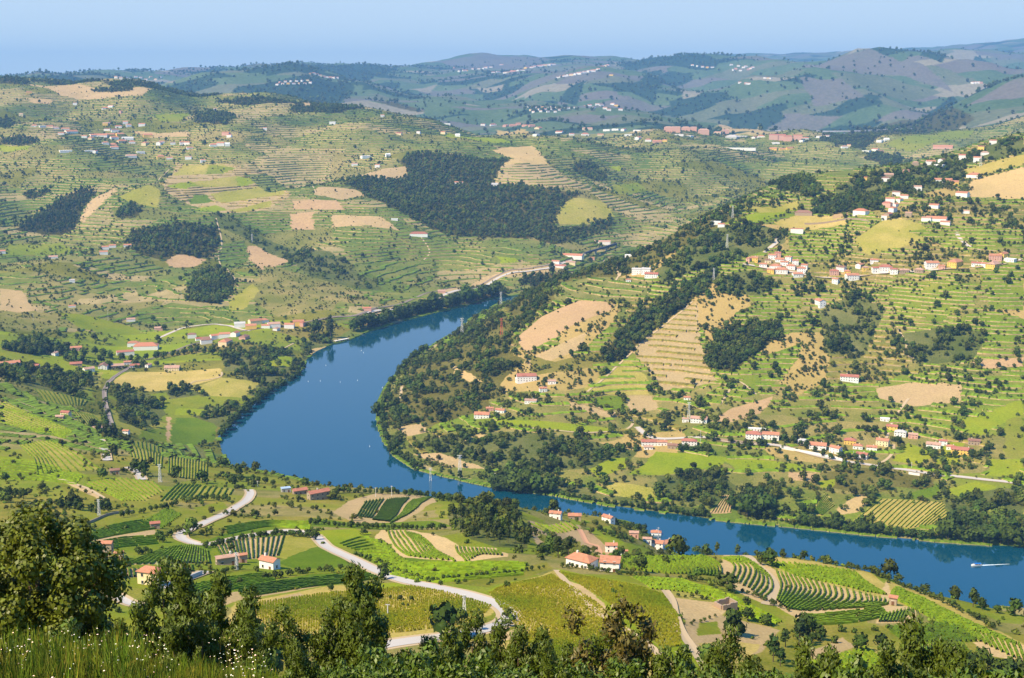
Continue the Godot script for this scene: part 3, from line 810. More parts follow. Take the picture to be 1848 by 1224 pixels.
var leaf_mats: Array = []
func make_leaf_mats() -> void:
	for t in [Color(1, 1, 1), Color(1.25, 1.2, 0.9), Color(0.8, 0.85, 0.85), Color(1.1, 1.25, 1.0)]:
		var m := leafy(0.7, 0.25)
		m.albedo_color = Color(t.r * 0.8, t.g * 0.8, t.b * 0.8).linear_to_srgb()
		leaf_mats.append(m)

# ---------------------------------------------------------------- roads, walls
func ribbon(called: String, flat: Array, wide: float, lift: float, m: Material, gap := 4.0) -> MeshInstance3D:
	var line := smooth_line(flat, gap)
	var s := Soup.new()
	var rows: Array = []
	for i in line.size():
		var t := (line[mini(i + 1, line.size() - 1)] - line[maxi(i - 1, 0)]).normalized()
		var side := Vector2(-t.y, t.x) * wide * 0.5
		var r: Array[Vector3] = []
		for k in 5:
			var p := line[i] + side * (k - 2) * 0.5
			r.append(Vector3(p.x, ground_y(p.x, p.y) + lift, p.y))
		# a road is level across
		var level := (r[0].y + r[4].y) * 0.5
		for k in 5:
			r[k].y = maxf(r[k].y, level) if k != 2 else maxf(r[k].y, level) + 0.03
		rows.append(r)
	for i in rows.size() - 1:
		for k in 4:
			s.quad(rows[i][k], rows[i + 1][k], rows[i + 1][k + 1], rows[i][k + 1], Color.WHITE)
	var o := part(called, s.mesh(), m, self)
	return tag(o, "", "", "", "structure")

const TERRACE_LABELS := {37: "triangular terraced vineyard below the tan slope on the right hill", 38: "terraced vineyard of many close lines under the dark wood across the river", 39: "terraced vineyard right of the red roofed estate on the far slope", 40: "striped terraces on the far left bank above the railway", 41: "wide terraced field left of the striped slope across the river", 42: "round shouldered terraces above the left bank hamlet", 43: "terraced slope below the small dark wood on the left hill", 44: "tan terraced slope between the two tree gullies on the right hill", 45: "green terraced vineyard right of the dark ravine wood on the right hill", 46: "long green terraces at the right edge below the upper hamlet", 47: "bright green terraces in the middle of the right hill", 48: "brown terraces on the far slope right of the dark wood", 49: "terraced hillside in the valley beyond the right hill crest"}
const EDGED := [4,5,6,7,8,9,10,29,30,31,32,33]
const RIGHT_STYLES := [7,8,9,10,21]
var LANDS: Array = []
var land_styles: Array = []
func ground_cover() -> void:
	style(Color(0.163, 0.136, 0.0544), Color(0.12, 0.107, 0.0272), 0, 0, 0, 0, 6, 0)
	style(Color(0.102, 0.116, 0.0122), Color(0.194, 0.175, 0.0306), 0, 0, 2, 0.6, 6, 0)
	style(Color(0.14, 0.15, 0.03), Color(0.27, 0.215, 0.075), 0, 0, 1.5, 0, 4, 0)
	style(Color(0.0722, 0.0825, 0.0122), Color(0.144, 0.126, 0.0204), 0, 0, 2.5, 3, 6, 0)
	style(Color(0.09, 0.135, 0.02), Color(0.19, 0.185, 0.045), 5.5, 1, 1.6, 0.1, 1.4, 1)
	style(Color(0.13, 0.145, 0.03), Color(0.25, 0.21, 0.07), 6, 1, 3.6, 0.3, 2.4, 1)
	style(Color(0.24, 0.2, 0.08), Color(0.35, 0.27, 0.12), 6, 1, 0.8, 0.05, 1.2, 1)
	style(Color(0.1, 0.145, 0.016), Color(0.21, 0.185, 0.045), 4.4, 0, 11, 2.6, 8, 1)
	style(Color(0.14, 0.15, 0.03), Color(0.28, 0.22, 0.07), 4.8, 0, 15, 3.4, 9, 1)
	style(Color(0.11, 0.135, 0.02), Color(0.23, 0.19, 0.055), 5, 4, 21, 3.6, 9, 0)
	style(Color(0.12, 0.175, 0.012), Color(0.2, 0.205, 0.03), 4, 0, 6, 1, 4, 1)
	style(Color(0.15, 0.195, 0.016), Color(0.22, 0.21, 0.03), 0, 0, 1.2, 0.3, 3.5, 0)
	style(Color(0.175, 0.233, 0.00952), Color(0.241, 0.252, 0.015), 0, 0, 0, 0, 0.4, 0)
	style(Color(0.0903, 0.15, 0.00816), Color(0.132, 0.175, 0.0122), 0, 0, 0, 0, 0.1, 0)
	style(Color(0.138, 0.184, 0.0122), Color(0.199, 0.204, 0.019), 0, 0, 0.2, 0.05, 0.8, 0)
	style(Color(0.24, 0.235, 0.03), Color(0.35, 0.285, 0.07), 0, 0, 0, 0, 0.2, 0)
	style(Color(0.34, 0.275, 0.06), Color(0.43, 0.32, 0.1), 0, 0, 0, 0, 0.2, 0)
	style(Color(0.47, 0.33, 0.14), Color(0.4, 0.29, 0.115), 0, 0, 0, 0, 0.1, 0)
	style(Color(0.42, 0.295, 0.145), Color(0.33, 0.245, 0.11), 0, 0, 0.1, 0, 0.5, 0)
	style(Color(0.42, 0.275, 0.14), Color(0.35, 0.235, 0.11), 0, 0, 0, 0, 0.1, 0)
	style(Color(0.5, 0.36, 0.17), Color(0.43, 0.3, 0.135), 0, 0, 0, 0, 0.05, 0)
	style(Color(0.38, 0.28, 0.14), Color(0.31, 0.23, 0.1), 5, 4, 0.15, 0, 0.3, 0)
	style(Color(0.388, 0.272, 0.0952), Color(0.296, 0.223, 0.068), 0, 0, 9, 0.3, 2, 0)
	style(Color(0.144, 0.136, 0.0238), Color(0.217, 0.175, 0.0408), 0, 0, 8, 0.5, 2, 0)
	style(Color(0.0602, 0.0582, 0.0136), Color(0.0963, 0.0776, 0.0204), 0, 0, 0, 17, 3, 0)
	style(Color(0.0963, 0.0873, 0.017), Color(0.153, 0.136, 0.034), 0, 0, 5, 6, 8, 0)
	style(Color(0.075, 0.095, 0.02), Color(0.15, 0.145, 0.045), 0, 0, 4, 8, 6, 0)
	style(Color(0.0481, 0.0485, 0.0136), Color(0.0722, 0.0582, 0.017), 0, 0, 0, 20, 2, 0)
	style(Color(0.156, 0.184, 0.0136), Color(0.224, 0.204, 0.034), 0, 0, 0.3, 0.1, 1.5, 0)
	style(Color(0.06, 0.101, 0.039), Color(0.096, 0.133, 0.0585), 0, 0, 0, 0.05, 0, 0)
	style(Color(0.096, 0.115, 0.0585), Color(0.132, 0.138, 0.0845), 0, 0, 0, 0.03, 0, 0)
	style(Color(0.24, 0.212, 0.143), Color(0.192, 0.175, 0.124), 0, 0, 0, 0, 0, 0)
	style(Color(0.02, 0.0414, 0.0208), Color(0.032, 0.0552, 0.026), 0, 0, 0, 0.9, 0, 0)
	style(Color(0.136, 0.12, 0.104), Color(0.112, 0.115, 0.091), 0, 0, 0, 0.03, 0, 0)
	style(Color(0.13, 0.15, 0.014), Color(0.26, 0.21, 0.04), 0, 0, 2.5, 1, 8, 0)
	style(Color(0.224, 0.175, 0.0748), Color(0.156, 0.126, 0.034), 0, 0, 2, 0, 2, 0)
	style(Color(0.245, 0.194, 0.109), Color(0.204, 0.165, 0.0884), 0, 0, 0, 0, 0, 0)
	style(Color(0.24, 0.235, 0.03), Color(0.35, 0.285, 0.07), 4.3, 0, 0, 0, 0.1, 0)
	style(Color(0.09, 0.135, 0.02), Color(0.19, 0.185, 0.045), 5.3, 1, 0.8, 0.1, 0.7, 1)
	style(Color(0.09, 0.135, 0.02), Color(0.19, 0.185, 0.045), 5.9, 1, 0.8, 0.1, 0.7, 1)
	style(Color(0.09, 0.135, 0.02), Color(0.19, 0.185, 0.045), 5.3, 1, 0.8, 0.1, 0.7, 1)
	style(Color(0.09, 0.135, 0.02), Color(0.19, 0.185, 0.045), 5.6, 1, 0.8, 0.1, 0.7, 1)
	style(Color(0.09, 0.135, 0.02), Color(0.19, 0.185, 0.045), 4.6, 1, 0.8, 0.1, 0.7, 1)
	style(Color(0.09, 0.135, 0.02), Color(0.19, 0.185, 0.045), 4.9, 1, 0.8, 0.1, 0.7, 1)
	style(Color(0.38, 0.28, 0.14), Color(0.31, 0.23, 0.1), 4.9, 4, 0.075, 0, 0.15, 0)
	style(Color(0.12, 0.175, 0.012), Color(0.2, 0.205, 0.03), 4, 0, 3, 1, 2, 1)
	style(Color(0.12, 0.175, 0.012), Color(0.2, 0.205, 0.03), 4.3, 0, 3, 1, 2, 1)
	style(Color(0.12, 0.175, 0.012), Color(0.2, 0.205, 0.03), 4.3, 0, 3, 1, 2, 1)
	style(Color(0.38, 0.28, 0.14), Color(0.31, 0.23, 0.1), 5.9, 1, 0.075, 0, 0.15, 0)
	style(Color(0.09, 0.135, 0.02), Color(0.19, 0.185, 0.045), 6.6, 1, 0.8, 0.1, 0.7, 1)
	for s in styles.size():
		styles[s].own = s >= 37
		styles[s].pine = s == 27
		styles[s].edge = s in EDGED
	land_styles.append(PackedByteArray([4,5,4,6,5,1,4,6,5,2,4,5]))
	land_styles.append(PackedByteArray([34,28,14,34,2,11,28]))
	land_styles.append(PackedByteArray([7,8,7,9,10,8,9,7,10,8,22,9,7]))
	land_styles.append(PackedByteArray([11,14,1,12,26,23,14,1,15]))
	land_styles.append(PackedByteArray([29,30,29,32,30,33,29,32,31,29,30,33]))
	land_styles.append(PackedByteArray([4,4,5,6,4,1,5]))
	land(5, [12,-4488,148,-4490,625,-5240,1066,-6079,1341,-5796,1782,-6201,1951,-5682,2170,-5433,2206,-5527,2457,-5418,2757,-5429,1214,-2376,1091,-2388,971,-2410,848,-2431,708,-2402,551,-2401,641,-3798,305,-2273,219,-2198,259,-3347,227,-3831])
	land(2, [-180,-1712,-165,-2006,-104,-2255,-22,-2591,73,-2180,216,-2165,302,-2245,444,-2631,547,-2382,763,-2595,962,-2687,1059,-2649,1323,-2781,3009,-5460,1437,-2594,1251,-2247,1182,-2112,1111,-1976,1053,-1862,1007,-1772,962,-1684,912,-1589,859,-1488,803,-1384,746,-1280,693,-1182,591,-1169,495,-1164,424,-1181,351,-1201,281,-1224,209,-1248,130,-1285,46,-1330,-79,-1399,-149,-1497,-172,-1612])
	land(3, [-995,-2080,-851,-2068,-778,-2172,-688,-2257,-485,-2302,-293,-2318,-339,-2080,-336,-1952,-374,-1716,-374,-1560,-408,-1444,-408,-1228,-595,-1648,-658,-1588,-719,-1491])
	land(1, [-770,-827,-661,-916,-542,-992,-414,-1051,-280,-1095,-141,-1121,0,-1130,141,-1121,280,-1095,414,-1051,542,-992,661,-916,770,-827,400,60,-400,60])
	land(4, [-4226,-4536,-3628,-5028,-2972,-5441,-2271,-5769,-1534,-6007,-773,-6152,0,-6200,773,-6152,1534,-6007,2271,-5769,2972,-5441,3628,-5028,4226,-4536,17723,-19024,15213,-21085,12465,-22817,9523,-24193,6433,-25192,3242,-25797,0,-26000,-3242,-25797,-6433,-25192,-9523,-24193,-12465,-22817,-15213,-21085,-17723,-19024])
	field(31, [-295,-10727,-63,-10557,-85,-10393,-245,-10550])
	field(31, [-865,-10662,-629,-10931,-681,-10641])
	field(31, [1265,-9621,1405,-9449,1308,-8998,1192,-8998])
	field(32, [-2440,-12838,-1747,-12593,-1144,-13097,-1147,-11951,-1412,-9047,-1685,-8852])
	field(33, [-923,-14989,-228,-15711,41,-15904,412,-14605,202,-13125,-437,-13795])
	field(32, [1038,-13791,1879,-11685,1786,-11394,1047,-11859])
	field(32, [387,-9390,563,-9650,447,-8953,340,-9196])
	field(32, [818,-9241,1463,-11533,993,-9005])
	field(33, [2471,-10980,2818,-9752,2921,-9402,3006,-9027,3011,-8799,2689,-9276,2256,-9137])
	field(32, [3009,-9565,4722,-13213,4791,-13085,3092,-9310])
	field(30, [2238,-9060,2648,-9131,2939,-8809,2655,-8619,2282,-8623])
	field(33, [2002,-9046,2274,-8891,2280,-8331,1984,-8438])
	field(32, [-1828,-8444,-1203,-9224,-1090,-8930,-959,-5260])
	field(32, [2501,-8103,2992,-8740,2988,-8613,2684,-8128])
	field(18, [-2006,-5336,-1811,-5313,-1586,-5169,-1389,-5219,-1389,-5013,-1629,-5090,-1794,-5127])
	field(4, [-1448,-4996,-1450,-5494,-1213,-5384,-1211,-5268,-1333,-4962])
	field(24, [-2124,-5361,-2045,-5425,-1995,-5319,-2087,-5263])
	field(24, [-2039,-5440,-1794,-5333,-1634,-5334,-1442,-5647,-1226,-5442,-1210,-5423,-1420,-5297,-1604,-5233,-1898,-5571,-1993,-5377])
	field(24, [-1715,-5226,-1529,-5204,-1517,-5126,-1655,-5176])
	field(24, [-1220,-5260,-1012,-5183,-749,-5134,-765,-5165,-1030,-5046])
	field(24, [-858,-5028,-838,-5348,-618,-5239,-599,-5167,-606,-4946,-834,-4913])
	field(24, [-927,-8004,-792,-8214,-529,-7869,-661,-7907])
	field(18, [-851,-5359,-749,-5134,-766,-5094,-831,-5095])
	field(4, [-661,-4882,-629,-5138,-529,-5250,-519,-4928,-636,-4845])
	field(6, [-1087,-4811,-1010,-5057,-876,-5099,-853,-4900,-969,-4544])
	field(24, [-1191,-4813,-1167,-4975,-1039,-4829,-999,-4499,-1055,-4535,-1158,-4693])
	field(12, [-1703,-4255,-1583,-4206,-1556,-4107,-1684,-4204])
	field(24, [-1726,-4317,-1655,-4328,-1588,-4287,-1573,-4213,-1706,-4264])
	field(24, [-1891,-4742,-1863,-4767,-1755,-4494,-1807,-4527])
	field(18, [-1374,-4614,-1134,-4491,-1105,-4413,-1295,-4507])
	field(14, [-1334,-4805,-1207,-4837,-1203,-4693,-1280,-4676])
	field(18, [-1901,-5029,-1807,-5067,-1793,-4993,-1848,-4969])
	field(21, [-994,-3599,-1082,-4112,-856,-3988,-714,-3915,-609,-3497,-654,-3370,-761,-3320,-853,-3399,-958,-3520])
	field(15, [-1048,-3893,-1054,-4099,-914,-4014,-851,-3933,-913,-3857])
	field(14, [-958,-4025,-855,-3941,-880,-3862,-928,-3852])
	field(12, [-971,-3558,-933,-3699,-894,-3636,-917,-3571])
	field(15, [-925,-3687,-825,-3838,-786,-3727,-889,-3618])
	field(12, [-832,-3834,-737,-3827,-798,-3709])
	field(15, [-847,-3569,-707,-3829,-626,-3509,-790,-3450])
	field(13, [-888,-3471,-884,-3542,-858,-3561,-814,-3477,-868,-3430])
	field(15, [-753,-3365,-653,-3445,-647,-3396,-736,-3336])
	field(12, [-843,-3357,-796,-3409,-754,-3354,-783,-3321])
	field(6, [-850,-3958,-758,-4330,-590,-4199,-560,-3852,-607,-3828,-624,-3544,-740,-3919])
	field(4, [-815,-3870,-740,-3919,-564,-3551,-548,-3501,-601,-3497])
	field(18, [-549,-3578,-445,-3594,-407,-3564,-460,-3467,-548,-3501])
	field(19, [-597,-3451,-477,-3459,-444,-3366,-583,-3381])
	field(19, [-587,-3353,-528,-3359,-507,-3245,-570,-3248])
	field(18, [-476,-3334,-338,-3304,-284,-3201,-461,-3248])
	field(24, [-305,-4165,-116,-4170,2,-4103,-32,-3925,-65,-3817,140,-3726,205,-3738,115,-3455,111,-3338,37,-3223,-104,-3208,-176,-3236,-268,-3322,-353,-3454,-429,-3588,-479,-3639,-474,-3835,-385,-3783,-321,-3902,-359,-4091])
	field(24, [37,-3263,207,-3468,288,-3576,277,-3511,201,-3362,107,-3200])
	field(15, [134,-3568,170,-3671,270,-3719,291,-3578,207,-3479,114,-3422])
	field(18, [-479,-3878,-406,-3996,-331,-4032,-322,-3918,-385,-3783])
	field(17, [-82,-4315,70,-4495,97,-4372,110,-4171,118,-4119,-33,-4019,11,-4185])
	field(21, [-33,-4019,118,-4119,212,-3855,264,-3828,108,-3740,-57,-3823])
	field(4, [-359,-4394,-84,-4419,-45,-4328,-116,-4185,-296,-4166,-377,-4267])
	field(12, [-235,-4774,-48,-4662,12,-4542,-85,-4457,-241,-4495])
	field(22, [-88,-7039,86,-6421,52,-4644,-63,-6114])
	field(6, [134,-4042,264,-3836,448,-3706,496,-3583,355,-3582,295,-3631])
	field(24, [193,-4181,254,-4302,314,-4223,273,-4016,216,-4104])
	field(14, [296,-3967,410,-4169,436,-4065,312,-3840])
	field(12, [330,-4322,381,-4367,366,-4293])
	field(4, [713,-4485,1208,-5011,1367,-4725,737,-2583,597,-2509,868,-4372])
	field(24, [530,-2609,586,-2608,588,-2425,567,-2380,531,-2456])
	field(24, [1351,-5612,2309,-7906,2480,-7914,2262,-6271,2208,-6266,1851,-5979,1516,-5419,1291,-5086])
	field(17, [1395,-4827,1628,-5170,1599,-5110,1422,-4774])
	field(18, [1110,-7018,1597,-8292,1192,-6049,1006,-6191])
	field(14, [1576,-5383,1909,-5692,2054,-5686,1942,-5433,1639,-5208])
	field(24, [1327,-4809,1584,-5248,1291,-4150,1351,-4668])
	field(27, [-1272,-3236,-1307,-3455,-1276,-3591,-1236,-3672,-1178,-3612,-1153,-3407,-1111,-3211,-1133,-3170,-1223,-3225])
	field(24, [-1420,-3683,-1359,-3715,-1329,-3643,-1376,-3606])
	field(18, [-1125,-3285,-1157,-3467,-1135,-3622,-1094,-3524,-1102,-3364,-1103,-3251])
	field(6, [-1103,-3229,-1109,-3338,-1078,-3409,-1027,-3263,-1030,-3178])
	field(24, [-1044,-3334,-1014,-3367,-964,-3328,-974,-3253,-1021,-3275])
	field(15, [-1068,-3451,-1016,-3565,-972,-3517,-939,-3360,-1031,-3401])
	field(24, [-946,-3145,-822,-3211,-739,-3193,-708,-3023,-714,-2980,-796,-2896,-878,-2916])
	field(24, [-680,-2690,-667,-2806,-572,-2578,-565,-2507,-579,-2442,-641,-2467])
	field(19, [-798,-2904,-787,-2958,-715,-2957,-731,-2889,-777,-2844])
	field(4, [-784,-2611,-788,-2862,-708,-2846,-672,-2623,-754,-2524])
	field(4, [-715,-3075,-663,-3118,-631,-3025,-609,-2711,-679,-2894])
	field(19, [-652,-3097,-570,-3130,-504,-2903,-541,-2699,-626,-2995])
	field(2, [-548,-2799,-433,-2694,-332,-2640,-342,-2376,-439,-2329,-515,-2475])
	field(26, [-792,-3326,-706,-3276,-618,-3166,-485,-3071,-364,-2904,-269,-2638,-314,-2637,-433,-2694,-569,-3049,-685,-3160,-744,-3191])
	field(15, [-558,-2458,-535,-2581,-511,-2531,-516,-2402,-540,-2390])
	field(4, [-722,-2395,-669,-2458,-583,-2412,-555,-2312,-642,-2310,-701,-2337])
	field(11, [-772,-2115,-765,-2218,-689,-2210,-670,-2179,-721,-2115])
	field(14, [-836,-2298,-794,-2308,-698,-2294,-659,-2244,-715,-2217,-778,-2229])
	field(2, [-943,-2298,-882,-2300,-802,-2200,-814,-2116,-871,-2119])
	field(24, [-793,-1921,-794,-2061,-746,-2052,-716,-1992,-754,-1908])
	field(11, [-1211,-3048,-1103,-3084,-1036,-3004,-1135,-2985,-1201,-2952])
	field(18, [-1015,-2482,-968,-2474,-873,-2304,-899,-2263,-943,-2298])
	field(4, [-366,-2923,-251,-3012,-211,-2920,-227,-2790,-281,-2718,-343,-2784])
	field(4, [-261,-3149,-174,-3187,-59,-3072,-25,-2970,-122,-2938,-219,-3025])
	field(4, [-103,-3183,8,-3162,81,-3031,60,-2968,-32,-3008])
	field(12, [-59,-3072,21,-2970,-25,-2967])
	field(4, [-459,-3229,-313,-3185,-265,-3110,-246,-3033,-369,-2949,-432,-3078])
	field(18, [-153,-2677,-69,-2898,47,-2946,46,-2919,-68,-2831,-143,-2596])
	field(18, [21,-2909,113,-2975,125,-2961,45,-2853,20,-2849])
	field(18, [-296,-2342,-247,-2481,-208,-2550,-209,-2492,-273,-2321])
	field(24, [-272,-2316,-223,-2462,-183,-2507,-200,-2445,-253,-2333])
	field(24, [-205,-2510,-109,-2620,-5,-2782,-7,-2736,-86,-2619,-195,-2458])
	field(24, [20,-2862,97,-2906,125,-2961,83,-2191,45,-2815])
	field(16, [-588,-1805,-591,-1904,-508,-1908,-450,-1909,-434,-1848,-479,-1796,-519,-1766,-575,-1782])
	field(15, [-471,-1790,-434,-1848,-377,-1844,-383,-1758,-430,-1756])
	field(26, [-473,-2021,-396,-2093,-344,-2030,-338,-1966,-366,-1877,-440,-1893])
	field(12, [-400,-1969,-378,-2042,-356,-2030,-352,-1970,-388,-1950])
	field(13, [-431,-1546,-446,-1632,-409,-1651,-386,-1607,-374,-1530,-404,-1450])
	field(14, [-445,-1471,-443,-1571,-410,-1455,-424,-1387])
	field(19, [-459,-1631,-454,-1634,-412,-1472,-414,-1464])
	field(14, [-482,-1730,-447,-1763,-431,-1720,-466,-1684])
	field(14, [-497,-1771,-515,-1750,-486,-1690,-472,-1706])
	field(26, [-568,-1772,-515,-1750,-465,-1651,-451,-1479,-481,-1502])
	field(26, [-431,-1697,-378,-1732,-378,-1596,-394,-1618,-445,-1661])
	field(12, [-459,-1687,-415,-1692,-410,-1657,-453,-1648])
	field(15, [-630,-1780,-623,-1881,-580,-1736,-590,-1685])
	field(11, [-609,-1635,-585,-1714,-548,-1615,-574,-1567])
	field(26, [-704,-1702,-653,-1812,-611,-1830,-564,-1577,-607,-1563,-649,-1566])
	field(26, [-368,-2148,-326,-2255,-316,-2183,-339,-2114,-341,-2036])
	field(24, [-374,-1560,-376,-1653,-362,-1770,-352,-1763,-359,-1644,-360,-1547])
	field(24, [-365,-1787,-336,-1952,-331,-1963,-328,-1931,-351,-1797])
	field(17, [-346,-2108,-314,-2171,-311,-2123,-337,-2082])
	field(25, [-180,-1712,-163,-1974,-92,-2198,-19,-2207,1,-1985,1,-1831,21,-1799,-15,-1725,-14,-1651,-54,-1610,-96,-1590,-129,-1543,-160,-1618])
	field(25, [-25,-2337,44,-2784,122,-2200,227,-2278,335,-2277,389,-2307,417,-2262,322,-2179,239,-2122,162,-2083,68,-2023,5,-1959])
	field(17, [-91,-1871,-78,-1841,-42,-1743,-58,-1749,-85,-1819])
	field(19, [5,-1895,49,-1961,121,-2000,164,-1967,127,-1895,63,-1857,21,-1827])
	field(22, [72,-1874,152,-1946,171,-1970,157,-1904,110,-1818,69,-1786])
	field(18, [17,-1793,62,-1827,113,-1865,102,-1810,60,-1779,28,-1752])
	field(23, [25,-1814,60,-1769,134,-1808,154,-1863,195,-1941,220,-1896,148,-1774,90,-1737,28,-1727])
	field(24, [127,-1791,153,-1840,194,-1937,240,-1959,263,-1991,330,-2040,335,-2016,277,-1947,218,-1872,155,-1771,135,-1770])
	field(21, [172,-1804,222,-1879,288,-1944,278,-1845,274,-1757,281,-1685,201,-1677,193,-1747,180,-1782])
	field(24, [273,-1775,321,-1857,372,-1865,403,-1855,379,-1805,325,-1737,304,-1705,283,-1724])
	field(22, [281,-1881,327,-1963,348,-1933,327,-1856,287,-1808])
	field(10, [310,-1680,367,-1764,417,-1795,403,-1745,358,-1675,330,-1645])
	field(22, [362,-1675,407,-1762,456,-1772,426,-1675,380,-1639])
	field(19, [252,-1546,285,-1596,348,-1633,318,-1573,276,-1537])
	field(10, [274,-1669,316,-1670,329,-1638,266,-1613,251,-1637])
	field(15, [99,-1679,164,-1782,189,-1725,186,-1667,102,-1661])
	field(13, [101,-1642,131,-1659,152,-1658,148,-1611,117,-1616])
	field(18, [156,-1663,188,-1662,194,-1615,153,-1603])
	field(12, [-26,-1579,18,-1562,131,-1546,128,-1526,52,-1523,-24,-1560])
	field(8, [-33,-1665,65,-1670,113,-1611,138,-1563,54,-1564,-24,-1590])
	field(18, [78,-1632,134,-1600,144,-1593,126,-1583,77,-1613])
	field(18, [489,-1658,537,-1669,599,-1643,579,-1597,521,-1592,486,-1623])
	field(19, [630,-1705,706,-1709,696,-1683,644,-1680])
	field(18, [515,-1646,578,-1658,599,-1635,578,-1592,517,-1601])
	field(17, [829,-2314,880,-2441,984,-2451,1029,-2453,972,-2306,931,-2308])
	field(16, [899,-2542,1011,-2523,1056,-2521,1035,-2467,988,-2461,895,-2460])
	field(26, [687,-2366,608,-2419,700,-2531,906,-2691,1050,-2626,1015,-2533,910,-2566,864,-2431,742,-2342])
	field(24, [549,-2306,577,-2384,640,-2382,679,-2334,658,-2246,609,-2259])
	field(12, [395,-2232,426,-2274,511,-2332,471,-2262,425,-2225])
	field(15, [422,-2323,535,-2374,534,-2333,447,-2290])
	field(16, [462,-2237,520,-2301,591,-2264,583,-2194,518,-2202,471,-2211])
	field(15, [579,-2125,650,-2195,688,-2163,698,-2074,646,-2053,581,-2044,570,-2077])
	field(19, [576,-2286,602,-2272,596,-2245,573,-2253])
	field(22, [748,-2330,837,-2414,840,-2362,776,-2288])
	field(26, [335,-2207,405,-2222,476,-2188,460,-2130,370,-2066,295,-2049,247,-2027,235,-2080])
	field(10, [476,-2188,551,-2179,569,-2102,522,-2059,459,-2059])
	field(10, [663,-2111,778,-2121,853,-2105,817,-2009,719,-2003])
	field(10, [725,-1969,804,-1975,750,-1829,704,-1831])
	field(10, [581,-1942,678,-1929,690,-1863,628,-1820,573,-1851])
	field(10, [368,-1948,447,-1959,446,-1912,383,-1889])
	field(35, [389,-2074,437,-2086,477,-2036,465,-2000,410,-2014])
	field(5, [72,-2149,163,-2100,233,-2056,216,-1977,137,-1982,68,-2005])
	field(26, [318,-2021,390,-2025,418,-1986,385,-1947,327,-1963])
	field(26, [543,-1803,624,-1805,678,-1777,640,-1711,565,-1715])
	field(26, [470,-1902,530,-1941,565,-1882,501,-1762,446,-1763])
	field(26, [-114,-1533,-17,-1528,86,-1502,150,-1459,133,-1406,48,-1387,-15,-1404,-81,-1438])
	field(18, [-120,-1473,-89,-1468,-48,-1429,-28,-1411,-80,-1420])
	field(17, [-59,-1508,-39,-1530,-30,-1515,-50,-1495])
	field(18, [-151,-1602,-119,-1600,-105,-1558,-136,-1546])
	field(12, [132,-1376,173,-1457,215,-1444,251,-1425,239,-1398,173,-1374])
	field(12, [243,-1426,294,-1418,336,-1403,325,-1385,256,-1387])
	field(12, [86,-1390,118,-1433,138,-1438,128,-1395,97,-1368])
	field(15, [95,-1336,115,-1350,163,-1317,157,-1295,122,-1293])
	field(22, [297,-1452,340,-1454,381,-1417,356,-1407,308,-1426])
	field(26, [160,-1368,237,-1384,247,-1331,213,-1274,163,-1295])
	field(25, [349,-1377,404,-1395,475,-1362,457,-1324,423,-1333,379,-1303,350,-1330])
	field(17, [335,-1254,378,-1311,379,-1283,354,-1245,338,-1237])
	field(15, [346,-1225,394,-1295,457,-1287,445,-1227,396,-1204])
	field(13, [430,-1315,476,-1345,460,-1305,430,-1297])
	field(16, [307,-1239,338,-1309,338,-1264,314,-1234])
	field(19, [206,-1255,229,-1310,240,-1308,227,-1256])
	field(19, [312,-1381,345,-1377,336,-1349,310,-1357])
	field(12, [339,-1349,363,-1359,350,-1330,337,-1329])
	field(12, [442,-1419,481,-1484,499,-1434,470,-1404])
	field(12, [517,-1470,545,-1474,512,-1397,488,-1403])
	field(12, [554,-1409,591,-1408,567,-1346,530,-1360])
	field(12, [469,-1323,512,-1344,529,-1323,479,-1285])
	field(26, [451,-1287,500,-1310,556,-1319,515,-1215,455,-1231])
	field(12, [560,-1539,618,-1564,661,-1590,643,-1543,560,-1480])
	field(28, [615,-1528,643,-1543,590,-1404,571,-1415])
	field(24, [-24,-1356,-12,-1408,23,-1413,46,-1374,52,-1327,22,-1338])
	field(24, [234,-1257,254,-1322,282,-1325,280,-1264,270,-1236,243,-1245])
	field(24, [447,-1232,515,-1215,540,-1206,523,-1163,496,-1167,446,-1190])
	field(25, [297,-1233,344,-1219,394,-1199,436,-1190,430,-1182,352,-1204,290,-1225])
	field(26, [53,-1361,95,-1328,82,-1315,46,-1331])
	field(26, [65,-1334,151,-1288,206,-1266,204,-1250,150,-1278,70,-1317])
	field(11, [-426,-1015,-358,-933,-262,-792,-248,-708,-308,-779,-352,-834])
	field(12, [-419,-999,-388,-987,-336,-941,-317,-911,-337,-897,-389,-925])
	field(34, [-333,-888,-303,-846,-244,-770,-226,-721,-267,-744])
	field(20, [-331,-888,-324,-891,-265,-790,-263,-776])
	field(14, [-220,-623,-225,-677,-210,-707,-197,-666,-205,-617])
	field(14, [-200,-562,-201,-613,-186,-629,-174,-591,-178,-533])
	field(18, [-212,-598,-195,-659,-188,-640,-202,-575])
	field(14, [-206,-784,-198,-827,-188,-800,-192,-744])
	field(34, [-352,-834,-294,-781,-223,-636,-192,-539,-261,-614])
	field(13, [-157,-587,-159,-686,-138,-711,-116,-692,-128,-670,-146,-644,-149,-605,-144,-568])
	field(15, [-127,-671,-112,-672,-99,-613,-96,-543,-112,-572])
	field(12, [-116,-692,-93,-710,-81,-693,-79,-623,-90,-626])
	field(13, [-103,-612,-101,-625,-77,-569,-63,-517,-86,-512,-107,-544])
	field(14, [-130,-456,-125,-498,-106,-519,-66,-538,-60,-515,-86,-510,-102,-484,-106,-455,-115,-416])
	field(13, [-106,-449,-101,-480,-85,-507,-63,-514,-55,-496,-73,-487,-87,-464,-101,-441])
	field(18, [-111,-416,-104,-446,-73,-485,-71,-474,-97,-424,-100,-382])
	field(16, [-96,-414,-71,-471,-44,-465,-12,-408,-6,-393,-7,-379,-16,-358,-29,-340,-56,-330,-83,-338])
	field(12, [-66,-438,-58,-478,-40,-467,-12,-408,-23,-403,-43,-418])
